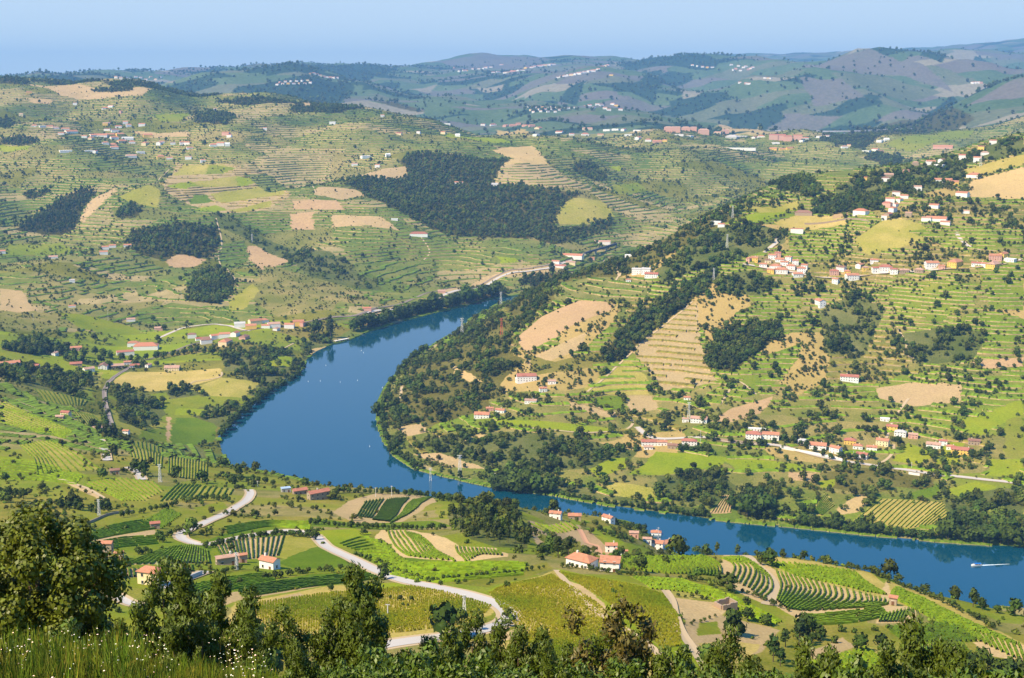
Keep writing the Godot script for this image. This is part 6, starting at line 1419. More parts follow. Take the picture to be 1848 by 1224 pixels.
	far_houses("the scattered hamlet low on the far blue slope", [[105, -7932, -0.45, 19.1, 11.8, 7.5, "hip white orange", 0], [110, -7564, 1.12, 18.2, 11.3, 7.5, "gable cream orange", 0], [125, -7449, -0.45, 17.9, 11.1, 7.5, "gable white orange", 0], [139, -7686, 0.12, 18.5, 11.5, 7.5, "hip white orange", 0], [152, -7515, -0.46, 18.1, 11.2, 7.5, "gable white pale", 0], [166, -7415, -0.20, 17.9, 11.1, 7.5, "gable white orange", 0], [181, -7642, -0.02, 18.4, 11.4, 7.5, "hip yellow orange", 0], [193, -7495, 0.32, 18.0, 11.2, 7.5, "gable white orange", 0], [207, -7395, 0.32, 17.8, 11.0, 7.5, "gable white brown", 0], [224, -7662, 0.11, 18.4, 11.4, 7.5, "hip white orange", 0], [235, -7491, 0.32, 18.0, 11.2, 7.5, "gable white red", 0], [248, -7377, -0.03, 17.8, 11.0, 7.5, "gable white pale", 0], [269, -7722, 0.31, 18.6, 11.5, 7.5, "hip cream brown", 0], [277, -7487, 0.10, 18.0, 11.2, 7.5, "gable white orange", 0], [297, -8037, 0.10, 15.5, 9.6, 7.5, "gable white brown", 0], [315, -8054, 0.31, 15.5, 9.6, 7.5, "hip white orange", 0], [333, -8071, 1.09, 15.6, 9.6, 7.5, "gable white orange", 0], [351, -8089, 0.31, 15.6, 9.7, 7.5, "gable white brown", 0], [370, -8107, 0.09, 15.6, 9.7, 7.5, "hip white orange", 0], [388, -8127, -0.05, 15.7, 9.7, 7.5, "gable white orange", 0], [436, -8038, 0.09, 27.1, 16.8, 7.5, "gable white orange", 0], [509, -8886, -0.06, 30.0, 18.6, 7.5, "hip white orange", 0], [497, -8241, 0.08, 27.8, 17.2, 7.5, "gable white red", 0], [462, -7293, 1.07, 24.6, 15.3, 7.5, "gable white brown", 0], [589, -8885, -0.07, 30.0, 18.6, 7.5, "hip white pale", 0], [613, -8839, 0.28, 29.8, 18.5, 7.5, "gable white brown", 0], [526, -7278, -0.07, 24.6, 15.2, 7.5, "gable white orange", 0], [545, -7237, 0.06, 24.4, 15.2, 7.5, "hip white orange", 0], [693, -8842, -0.51, 29.9, 18.5, 7.5, "gable white orange", 0], [717, -8816, -0.52, 29.8, 18.5, 7.5, "gable yellow brown", 0], [615, -7288, -0.08, 24.6, 15.3, 7.5, "hip white orange", 0]])
	far_houses("the blue hillside villages at the left of the far ridge", [[-3601, -11602, 0.65, 29.2, 18.1, 7.5, "hip white brown", 0], [-1656, -5401, 0.12, 13.6, 8.4, 7.5, "gable white orange", 0], [-1631, -5385, 0.29, 13.5, 8.4, 7.5, "gable white orange", 0], [-3461, -11580, 1.42, 29.1, 18.0, 7.5, "hip white orange", 0], [-3409, -11553, 1.42, 29.0, 18.0, 7.5, "gable white orange", 0], [-3394, -11657, 0.42, 29.2, 18.1, 7.5, "gable white orange", 0], [-3339, -11620, 0.42, 29.1, 18.0, 7.5, "hip white orange", 0], [-3277, -11560, 0.10, 28.9, 17.9, 7.5, "gable white orange", 0], [-3255, -11644, 0.62, 29.1, 18.0, 7.5, "gable cream orange", 0], [-3184, -11546, -0.17, 28.8, 17.9, 7.5, "hip cream orange", 0], [-3164, -11639, 1.40, 29.0, 18.0, 7.5, "gable white brown", 0], [-1563, -8594, -0.26, 21.0, 13.0, 7.5, "gable white orange", 0], [-1558, -8667, 1.31, 21.2, 13.1, 7.5, "hip pink orange", 0], [-1528, -8602, 0.00, 21.0, 13.0, 7.5, "gable white orange", 0], [-1521, -8668, 0.17, 21.2, 13.1, 7.5, "gable white orange", 0], [-1492, -8606, -0.00, 21.0, 13.0, 7.5, "hip yellow red", 0], [-1483, -8667, 1.30, 21.2, 13.1, 7.5, "gable white orange", 0], [-1455, -8610, 0.31, 21.0, 13.0, 7.5, "gable white red", 0], [-1446, -8669, -0.01, 21.2, 13.1, 7.5, "hip white orange", 0], [-1420, -8618, -0.27, 21.0, 13.0, 7.5, "gable cream orange", 0], [-1411, -8680, 1.30, 21.2, 13.1, 7.5, "gable white orange", 0], [-1385, -8634, 0.30, 21.0, 13.0, 7.5, "hip white orange", 0], [-1378, -8709, -0.02, 21.2, 13.2, 7.5, "gable cream brown", 0], [-1353, -8667, -0.28, 21.1, 13.1, 7.5, "gable white pale", 0], [-1412, -9052, 0.29, 22.1, 13.7, 7.5, "hip yellow red", 0], [-1402, -9135, 0.50, 22.2, 13.8, 7.5, "gable white orange", 0], [-1389, -9206, 0.50, 22.4, 13.9, 7.5, "gable white red", 0], [-1374, -9261, 0.29, 22.5, 14.0, 7.5, "hip cream red", 0], [-1356, -9303, 0.49, 22.6, 14.0, 7.5, "gable pink pale", 0], [-1337, -9337, 0.14, 22.7, 14.1, 7.5, "gable white brown", 0], [-1317, -9365, 0.14, 22.8, 14.1, 7.5, "hip pink orange", 0], [-1296, -9391, -0.30, 22.8, 14.1, 7.5, "gable white orange", 0], [-1276, -9419, 0.13, 22.9, 14.2, 7.5, "gable white red", 0]])
	far_houses("the hamlets on the far right ridge", [[1619, -11602, -0.58, 28.2, 17.5, 7.5, "hip white orange", 0], [1660, -11573, 0.99, 28.1, 17.4, 7.5, "gable white brown", 0], [1699, -11539, -0.01, 28.1, 17.4, 7.5, "gable white orange", 0], [1738, -11504, -0.32, 28.0, 17.4, 7.5, "hip yellow orange", 0], [1778, -11472, -0.01, 27.9, 17.3, 7.5, "gable white brown", 0], [1929, -11385, -0.03, 27.8, 17.2, 7.5, "gable white pale", 0], [1928, -11257, 0.96, 27.5, 17.0, 7.5, "hip white brown", 0], [1951, -11277, -0.17, 27.5, 17.1, 7.5, "gable pink orange", 0], [1984, -11335, -0.35, 27.7, 17.2, 7.5, "gable white brown", 0], [1615, -9154, -0.17, 22.4, 13.9, 7.5, "hip white orange", 0], [1985, -11224, -0.35, 27.4, 17.0, 7.5, "gable white brown", 0], [2018, -11279, -0.35, 27.6, 17.1, 7.5, "gable white pale", 0], [2041, -11298, 0.17, 27.6, 17.1, 7.5, "hip white pale", 0], [1645, -9079, -0.04, 22.2, 13.8, 7.5, "gable pink pale", 0], [1653, -9061, 0.17, 22.2, 13.7, 7.5, "gable white orange", 0], [2049, -11204, -0.04, 27.4, 17.0, 7.5, "hip pink orange", 0], [1662, -9045, -0.36, 22.1, 13.7, 7.5, "gable white orange", 0], [2069, -11214, -0.62, 27.4, 17.0, 7.5, "gable white orange", 0], [2090, -11223, -0.04, 27.5, 17.0, 7.5, "hip white red", 0], [1784, -9121, 0.94, 17.9, 11.1, 7.5, "gable white orange", 0], [1787, -9119, -0.63, 17.9, 11.1, 7.5, "gable white pale", 0], [1805, -9110, -0.20, 17.9, 11.1, 7.5, "hip cream orange", 0], [1823, -9104, 0.94, 17.9, 11.1, 7.5, "gable white brown", 0], [3177, -8902, -0.78, 22.7, 14.1, 7.5, "gable white orange", 0], [3195, -8900, -0.78, 22.8, 14.1, 7.5, "hip white orange", 0], [3214, -8898, -0.35, 22.8, 14.1, 7.5, "gable white orange", 0], [3231, -8894, 0.00, 22.8, 14.1, 7.5, "gable pink brown", 0]])
	far_houses("the scattered small far houses", [[-1841, -4819, 0.19, 14.9, 9.2, 7.5, "hip cream pale", 0], [-1905, -5084, 0.36, 20.9, 13.0, 7.5, "gable yellow red", 0], [-1712, -5042, 0.15, 15.4, 9.5, 7.5, "gable white brown", 0], [-1472, -4408, 0.15, 17.9, 11.1, 7.5, "hip white orange", 0], [-1351, -4143, 1.45, 16.8, 10.4, 7.5, "gable white red", 0], [-1482, -4677, 0.13, 18.9, 11.7, 7.5, "gable yellow pale", 0], [-1472, -4695, 0.44, 14.2, 8.8, 7.5, "hip white red", 0], [-1536, -4925, -0.13, 19.9, 12.3, 7.5, "gable white orange", 0], [-1467, -4820, 1.43, 14.6, 9.0, 7.5, "gable pink orange", 0], [-1417, -4702, 0.29, 18.9, 11.7, 7.5, "hip white orange", 0], [-1392, -4657, 0.43, 18.7, 11.6, 7.5, "gable white orange", 0], [-1203, -4395, 0.41, 17.5, 10.9, 7.5, "gable white orange", 0], [-1156, -4361, 0.26, 17.4, 10.8, 7.5, "hip white brown", 0], [-992, -4096, 0.38, 16.2, 10.1, 7.5, "gable white orange", 0], [-1162, -5032, 0.23, 12.4, 8.0, 7.5, "gable white red", 0], [-941, -4229, 0.22, 16.7, 10.3, 7.5, "flat white white", 0], [-954, -4324, -0.22, 17.0, 10.6, 7.5, "gable white red", 0], [-867, -4500, 0.19, 13.2, 8.2, 7.5, "gable white orange", 0], [-424, -4017, -0.07, 15.5, 9.6, 7.5, "hip white orange", 0], [-496, -4918, 0.24, 14.3, 8.8, 7.5, "gable white orange", 0], [-402, -4137, 0.45, 16.0, 9.9, 7.5, "flat white white", 0], [-328, -4499, -0.36, 13.0, 8.1, 7.5, "hip white brown", 0], [-247, -4610, -0.38, 17.8, 11.0, 7.5, "gable cream orange", 0], [-192, -4533, -0.13, 17.5, 10.8, 7.5, "flat white white", 0], [-165, -7383, -0.41, 28.4, 17.6, 7.5, "hip white brown", 0], [285, -6120, 0.09, 23.6, 14.6, 7.5, "gable white red", 0], [608, -5089, -0.29, 19.7, 12.2, 7.5, "gable yellow orange", 0], [1405, -5701, -0.68, 22.6, 14.0, 7.5, "hip white brown", 0], [1336, -5072, -0.26, 15.1, 9.4, 7.5, "gable cream red", 0], [1531, -5302, 0.07, 21.2, 13.2, 7.5, "gable pink brown", 0], [644, -2190, -0.15, 8.8, 5.4, 7.5, "hip white orange", 0], [1589, -5430, 0.06, 21.8, 13.5, 7.5, "flat white white", 0]])
	far_villages()
	ways()

func ways() -> void:
	ribbon("road_verge", [-198.3,-914.3,-190.5,-883.6,-184.9,-838.7,-183.1,-793.7,-180.7,-745.3,-180.0,-695.4,-180.4,-672.4,-177.3,-645.8,-170.5,-622.8,-161.8,-607.1,-155.3,-602.2,-150.1,-622.3,-145.9,-655.7,-133.3,-684.4,-119.3,-685.2,-108.5,-670.4], 8.4, 0.06, way_mats.dirt)
	ribbon("road", [-198.3,-914.3,-190.5,-883.6,-184.9,-838.7,-183.1,-793.7,-180.7,-745.3,-180.0,-695.4,-180.4,-672.4,-177.3,-645.8,-170.5,-622.8,-161.8,-607.1,-155.3,-602.2,-150.1,-622.3,-145.9,-655.7,-133.3,-684.4,-119.3,-685.2,-108.5,-670.4], 5.4, 0.15, way_mats.asphalt)
	ribbon("road_verge", [-108.5,-670.4,-98.9,-633.9,-90.9,-609.0,-73.6,-561.7,-57.9,-513.6,-45.5,-482.0,-32.5,-455.6,-21.7,-430.1,-12.2,-412.0,-5.4,-399.4,-1.8,-387.5,-1.0,-375.6,-3.4,-363.7,-8.9,-352.8,-16.7,-344.1,-28.9,-335.5,-36.2,-330.3,-48.5,-319.6], 8.4, 0.06, way_mats.dirt)
	ribbon("road", [-108.5,-670.4,-98.9,-633.9,-90.9,-609.0,-73.6,-561.7,-57.9,-513.6,-45.5,-482.0,-32.5,-455.6,-21.7,-430.1,-12.2,-412.0,-5.4,-399.4,-1.8,-387.5,-1.0,-375.6,-3.4,-363.7,-8.9,-352.8,-16.7,-344.1,-28.9,-335.5,-36.2,-330.3,-48.5,-319.6], 5.4, 0.15, way_mats.asphalt)
	ribbon("road_verge", [-407.7,-1206.9,-388.4,-1158.1,-362.0,-1086.9,-339.6,-1022.3], 9, 0.3, way_mats.dirt)
	ribbon("road", [-407.7,-1206.9,-388.4,-1158.1,-362.0,-1086.9,-339.6,-1022.3], 6, 0.4, way_mats.asphalt)
	ribbon("road_verge", [-314.9,-994.7,-305.9,-983.1,-288.0,-941.1,-278.5,-914.8], 9, 0.06, way_mats.dirt)
	ribbon("road", [-314.9,-994.7,-305.9,-983.1,-288.0,-941.1,-278.5,-914.8], 6, 0.15, way_mats.asphalt)
	ribbon("road_verge", [-130.7,-444.7,-129.9,-460.5,-129.2,-477.9,-128.4,-502.9], 7.5, 0.06, way_mats.dirt)
	ribbon("road", [-130.7,-444.7,-129.9,-460.5,-129.2,-477.9,-128.4,-502.9], 4.5, 0.15, way_mats.asphalt)
	ribbon("road_verge", [-141.9,-425.2,-136.7,-417.0,-130.0,-406.5,-125.1,-400.6], 7, 0.06, way_mats.dirt)
	ribbon("road", [-141.9,-425.2,-136.7,-417.0,-130.0,-406.5,-125.1,-400.6], 4, 0.15, way_mats.asphalt)
	ribbon("road_verge", [158.5,-1552.0,174.1,-1502.0,233.8,-1492.3,251.7,-1477.8,282.9,-1465.4,326.9,-1453.3,371.8,-1420.7,412.2,-1403.1,452.2,-1387.8,483.6,-1368.3,525.2,-1346.0,559.1,-1326.5], 9, 0.3, way_mats.dirt)
	ribbon("road", [158.5,-1552.0,174.1,-1502.0,233.8,-1492.3,251.7,-1477.8,282.9,-1465.4,326.9,-1453.3,371.8,-1420.7,412.2,-1403.1,452.2,-1387.8,483.6,-1368.3,525.2,-1346.0,559.1,-1326.5], 6, 0.4, way_mats.asphalt)
	ribbon("road_verge", [420.0,-2092.9,445.5,-2129.4,454.8,-2157.3], 8, 0.3, way_mats.dirt)
	ribbon("road", [420.0,-2092.9,445.5,-2129.4,454.8,-2157.3], 5, 0.4, way_mats.asphalt)
	ribbon("road_verge", [376.0,-2049.7,442.3,-2020.4,507.3,-1993.6,590.8,-1979.7,670.8,-1959.3,744.7,-1950.3,800.2,-1965.2], 8, 0.3, way_mats.dirt)
	ribbon("road", [376.0,-2049.7,442.3,-2020.4,507.3,-1993.6,590.8,-1979.7,670.8,-1959.3,744.7,-1950.3,800.2,-1965.2], 5, 0.4, way_mats.asphalt)
	ribbon("road_verge", [737.3,-2095.0,733.4,-2061.2,735.4,-2024.8,746.4,-2005.1], 8, 0.3, way_mats.dirt)
	ribbon("road", [737.3,-2095.0,733.4,-2061.2,735.4,-2024.8,746.4,-2005.1], 5, 0.4, way_mats.asphalt)
	ribbon("road_verge", [-293.4,-2322.7,-244.2,-2455.3,-143.4,-2611.3,-30.5,-2875.1,46.3,-2915.2,99.0,-2953.0,156.6,-3064.5], 12, 0.3, way_mats.dirt)
	ribbon("road", [-293.4,-2322.7,-244.2,-2455.3,-143.4,-2611.3,-30.5,-2875.1,46.3,-2915.2,99.0,-2953.0,156.6,-3064.5], 9, 0.4, way_mats.asphalt)
	ribbon("road_verge", [-630.6,-2212.9,-604.7,-2286.0,-556.8,-2299.8,-469.3,-2223.0], 8, 0.3, way_mats.dirt)
	ribbon("road", [-630.6,-2212.9,-604.7,-2286.0,-556.8,-2299.8,-469.3,-2223.0], 5, 0.4, way_mats.asphalt)
	ribbon("dirt_track", [18.1,-490.1,21.8,-443.4,25.6,-405.5,29.9,-386.1,33.6,-375.7,38.0,-359.8,41.8,-349.1,44.3,-334.5], 2.5, 0.15, way_mats.dirt)
	ribbon("dirt_track", [58.9,-460.1,59.1,-441.7,56.7,-415.3,55.1,-388.3,55.5,-363.5,56.0,-330.8], 3.5, 0.15, way_mats.dirt)
	ribbon("dirt_track", [123.0,-635.1,122.6,-601.9,122.2,-569.0,115.7,-526.7,108.2,-495.6,101.0,-472.3], 5, 0.15, way_mats.dirt)
	ribbon("dirt_track", [48.4,-864.2,51.3,-818.8,58.0,-806.4,54.7,-659.4], 4, 0.15, way_mats.red)
	ribbon("dirt_track", [87.1,-1639.5,113.6,-1615.1,144.5,-1592.9,154.7,-1570.7,140.0,-1540.4,93.7,-1523.6,24.9,-1530.7], 3.5, 0.4, way_mats.dirt)
	ribbon("dirt_track", [457.8,-1495.7,482.7,-1553.4,521.4,-1618.1], 3.5, 0.4, way_mats.dirt)
	ribbon("dirt_track", [422.6,-1406.3,445.2,-1433.6,461.2,-1475.1], 3.5, 0.4, way_mats.dirt)
	ribbon("dirt_track", [281.3,-1945.8,211.8,-1857.5,164.2,-1782.5,101.8,-1664.6], 3, 0.4, way_mats.dirt)
	ribbon("dirt_track", [-471.1,-1795.5,-470.0,-1823.9,-438.8,-1849.1,-442.4,-1883.4], 3, 0.4, way_mats.dirt)
	ribbon("dirt_track", [-408.2,-1965.5,-395.5,-2038.7,-386.4,-2090.0,-376.7,-2142.7], 3, 0.4, way_mats.dirt)
	ribbon("dirt_track", [-164.0,-1885.0,-162.3,-1814.8,-157.8,-1743.8], 4, 0.4, way_mats.dirt)
	ribbon("dirt_track", [-1009.8,-3599.6,-1081.7,-3986.1,-1057.6,-4099.4], 3, 0.4, way_mats.dirt)
	ribbon("dirt_track", [-763.7,-3955.8,-650.8,-3891.5,-542.4,-3512.0], 3, 0.4, way_mats.dirt)
	ribbon("dirt_track", [231.4,-3163.7,181.3,-2187.2,183.5,-2120.9,172.5,-2076.5,179.7,-2052.4], 3, 0.4, way_mats.dirt)
	ribbon("dirt_track", [272.8,-1610.8,306.3,-1680.3,324.9,-1638.2], 3, 0.4, way_mats.dirt)
	ribbon("dirt_track", [564.2,-1820.5,563.5,-1772.8,554.4,-1751.9,562.9,-1733.0], 3, 0.4, way_mats.dirt)
	ribbon("dirt_track", [-332.6,-891.2,-299.4,-847.8,-263.3,-784.8], 3, 0.15, way_mats.dirt)
	ribbon("dirt_track", [-765.0,-3271.6,-709.1,-3078.9,-692.4,-2970.3,-556.3,-2545.1], 3, 0.4, way_mats.dirt)
	ribbon("dirt_track", [-227.8,-3163.0,-202.2,-3083.2,-212.1,-3026.6], 3, 0.4, way_mats.dirt)
	railway([-444.5,-1364.5,-502.9,-1531.0,-545.1,-1647.5,-571.4,-1732.3,-593.5,-1840.0,-599.3,-1927.4,-595.2,-2034.6,-566.9,-2101.0,-548.0,-2139.1,-510.1,-2183.5,-471.2,-2232.2,-409.2,-2276.0,-336.4,-2335.7,-288.4,-2369.8,-247.4,-2489.4,-147.3,-2682.5,-30.8,-2901.6,46.6,-2935.8,113.6,-2997.7,191.2,-3194.8])
	pole("lattice", "tall lattice power pole in the yellow vineyard inside the road bend", -15.1, -376.4, 7.3)
	pole("lattice", "pale lattice power pole at the top of the yellow green vineyard", -264.3, -912.9, 14.1)
	pole("lattice", "pale power pole between olive trees on the left slope", -241.1, -705.9, 9.8)
	pole("lattice", "lattice power pole behind the long stone farm building", -118.0, -513.7, 7.8)
	pole("post", "white post in the yellow vineyard beside the tall bush", -40.0, -383.1, 3.7)
	pole("post", "thin pole left of the blue roofed shed", -198.9, -949.4, 5.1)
	pole("post", "thin pole on the bluff over the river, left one", -101.7, -904.8, 7.2)
	pole("post", "thin pole on the bluff over the river, right one", -91.0, -917.4, 8.1)
	pole("lattice", "left one of the paired pylons on the far river bank", -92.3, -1376.7, 19.3)
	pole("lattice", "middle pylon on the far river bank", -59.4, -1386.0, 26.7)
	pole("lattice", "right pylon beside the dark bank trees", -19.8, -1355.5, 15.4)
	pole("post", "mast behind the narrow white riverside house", 144.2, -1187.4, 15.7)
	pole("lattice", "pale lattice pole above the square house on the lower road", 224.6, -1559.2, 23.4)
	pole("post", "street pole by the square white house with red roof", 227.2, -1474.6, 15.7)
	pole("lattice", "power pylon on the wooded ridge at the river", -22.6, -2546.0, 33.4)
	pole("lattice", "grey pylon above the bend on the wooded slope", -85.7, -2135.2, 31.8)
	pole("red", "red lattice mast on the tan terraces above the woods", -16.5, -1948.2, 25.6)
	pole("lattice", "pylon above the tan slope", 323.3, -2009.7, 19.6)
	pole("lattice", "pylon on the ridge below the flat roofed house", 360.9, -2114.5, 22.5)
	pole("lattice", "pylon on the ridge crest left of the bright field", 392.4, -2251.3, 22.0)
	pole("post", "pole on the round shouldered terraces", -746.6, -2302.8, 19.1)
	pole("post", "pole among the left hill olive rows", -847.6, -2205.8, 14.5)
	pole("lattice", "pylon on the left hill gully", -643.5, -3121.7, 22.3)
	pole("post", "pole below the small dark wood", -655.1, -2475.8, 15.7)
	pole("lattice", "pylon on the far right crest meadow", 929.8, -2529.8, 26.0)
	pole("post", "road pole left of the lower road car", 456.8, -1392.7, 7.7)
	pole("post", "road pole by the red roofed roadside house", 398.5, -1424.1, 9.1)
	buoy(-257.4, -2117.9, "small white buoy on the blue river, sixth from the left")
	buoy(-251.4, -2099.1, "small white buoy on the blue river, seventh from the left")
	buoy(-236.4, -1888.0, "small white buoy on the blue river, fifth from the left")
	buoy(-261.2, -1876.6, "small white buoy on the blue river, fourth from the left")
	buoy(-310.6, -1880.4, "small white buoy on the blue river, first from the left")
	buoy(-292.6, -1884.2, "small white buoy on the blue river, second from the left")
	buoy(-177.0, -1519.1, "small white buoy on the blue river, eighth from the left")
	buoy(-300.4, -1996.6, "small white buoy on the blue river, third from the left")
	buoy(-193.4, -1839.6, "small white buoy on the blue river, ninth from the left")
	boat(431.3, -1114.2, 9.94)
	jetty([-312.4,-2188.1,-291.9,-2211.3], "pale concrete landing stage on piers at the left river bank")
	jetty([-338.9,-2176.9,-323.0,-2194.8], "low arched quay wall left of the landing stage")
	long_wall("long white retaining wall along the lower road", [318.3,-1449.5,343.9,-1440.6,372.6,-1424.2,383.0,-1413.8], 2.6, "white")
	long_wall("grey stone retaining wall left of the pair of villas", [240.2,-1481.4,270.3,-1469.2,305.0,-1459.0], 3, "stone")
	long_wall("pale garden wall along the lane by the cream house", [-128.5,-451.7,-127.5,-467.3,-127.1,-490.5], 1.6, "grey")
	long_wall("curved stone terrace wall above the bright green field", [-234.4,-668.5,-237.0,-714.2,-229.9,-733.6], 1.2, "stone")
	long_wall("stone terrace wall below the ridge grove", [517.6,-2236.9,598.7,-2219.1,618.0,-2183.2], 3, "stone")
	long_wall("short white wall by the lower road", [448.6,-1376.0,459.3,-1370.2], 2.5, "white")
	viaduct([1267.4,251.7,-6375.2,1621.5,251.3,-6294.5,1992.7,260.7,-6396.8])
	rail_bridge([182.7,40.1,-3144.7,274.2,43.5,-3318.7])
	ruin([80.9,-450.7])

# ---------------------------------------------------------------- houses
var way_mats := {}
func make_way_mats() -> void:
	way_mats.asphalt = mat(0.44, 0.405, 0.36)
	way_mats.dirt = mat(0.44, 0.33, 0.19)
	way_mats.red = mat(0.46, 0.25, 0.14)

var wall_mats := {}
func wall_mat(kind: String, table: Dictionary) -> StandardMaterial3D:
	var key := kind + str(table.size())
	if not wall_mats.has(key):
		var m := StandardMaterial3D.new()
		m.vertex_color_use_as_albedo = true
		var c: Color = table[kind]
		m.albedo_color = c.linear_to_srgb()
		m.roughness = 0.85
		m.metallic_specular = 0.2
		wall_mats[key] = m
	return wall_mats[key]

func slab(s: Soup, a: Vector3, b: Vector3, c: Vector3, d: Vector3, thick: float, bands := 1) -> void:
	# a roof plane of tile courses: eaves a-b, ridge d-c
	var t := Vector3(0, -thick, 0)
	for k in bands:
		var f := float(k) / bands
		var g := float(k + 1) / bands
		var cols := bands * 2 if bands > 1 else 1
		for e in cols:
			var p := a.lerp(d, f).lerp(b.lerp(c, f), float(e) / cols)
			var q := a.lerp(d, f).lerp(b.lerp(c, f), float(e + 1) / cols)
			var r := a.lerp(d, g).lerp(b.lerp(c, g), float(e + 1) / cols)
			var u := a.lerp(d, g).lerp(b.lerp(c, g), float(e) / cols)
			s.quad(p, u, r, q, vary(Color.WHITE, 0.2))
	s.quad(a + t, b + t, c + t, d + t, Color.WHITE)
	s.quad(a, b, b + t, a + t, Color.WHITE)
	s.quad(b, c, c + t, b + t, Color.WHITE)
	s.quad(d, a, a + t, d + t, Color.WHITE)
	s.quad(c, d, d + t, c + t, Color.WHITE)

const RANKS: Array[String] = ["first", "second", "third", "fourth", "fifth", "sixth", "seventh", "eighth", "ninth", "tenth", "eleventh", "twelfth"]
const ROOF_WORDS := {"orange": "orange tiled", "red": "red tiled", "brown": "brown tiled", "pale": "faded tiled", "grey": "grey", "blue": "pale blue metal", "white": "flat white"}
func cluster(where: String, list: Array) -> void:
	# x, z, turn, length, depth, height, kind wall roof, detail; listed from left to right as seen from the viewpoint
	for k in list.size():
		var q: Array = list[k]
		var w: PackedStringArray = q[6].split(" ")
		var rank: String = RANKS[k] if k < 12 else "%d%s" % [k + 1, {1: "st", 2: "nd", 3: "rd"}.get((k + 1) % 10, "th")]
		house("%s house, %s roof, %s from the left in %s" % [w[1], ROOF_WORDS[w[2]], rank, where], "houses of " + where, q[0], q[1], q[2], q[3], q[4], q[5], w[0], w[1], w[2], q[7])

var far_list: Array = []
func far_houses(_where: String, list: Array) -> void:
	far_list.append_array(list)

func far_villages() -> void:
	# houses of a few pixels each, beyond the three hundred that show largest
	var s := Soup.new()
	for q in far_list:
		var w: PackedStringArray = q[6].split(" ")
		var c := Vector3(q[0], ground_y(q[0], q[1]), q[1])
		var b := Basis(Vector3.UP, q[2])
		var l: float = q[3] * 0.5
		var d: float = q[4] * 0.5
		var h: float = q[5]
		var p: Array[Vector3] = []
		for y in [-4.0, h]:
			for e in [Vector3(-l, y, d), Vector3(l, y, d), Vector3(l, y, -d), Vector3(-l, y, -d)]:
				p.append(c + b * e)
		var wall: Color = WALLS[w[1]]
		for k in 4:
			s.quad(p[k], p[k + 4], p[(k + 1) % 4 + 4], p[(k + 1) % 4], wall)
		var r0 := c + b * Vector3(-l, h + d * 0.5, 0)
		var r1 := c + b * Vector3(l, h + d * 0.5, 0)
		var roof: Color = ROOFS[w[2]]
		s.quad(p[4], r0, r1, p[5], roof)
		s.quad(p[6], r1, r0, p[7], roof)
		s.tri(p[7], r0, p[4], wall)
		s.tri(p[5], r1, p[6], wall)
	tag(part("far_village_houses", s.mesh(), vine_mat, self), "tiny pale houses of the villages scattered over the far blue ridges", "houses", "", "stuff")

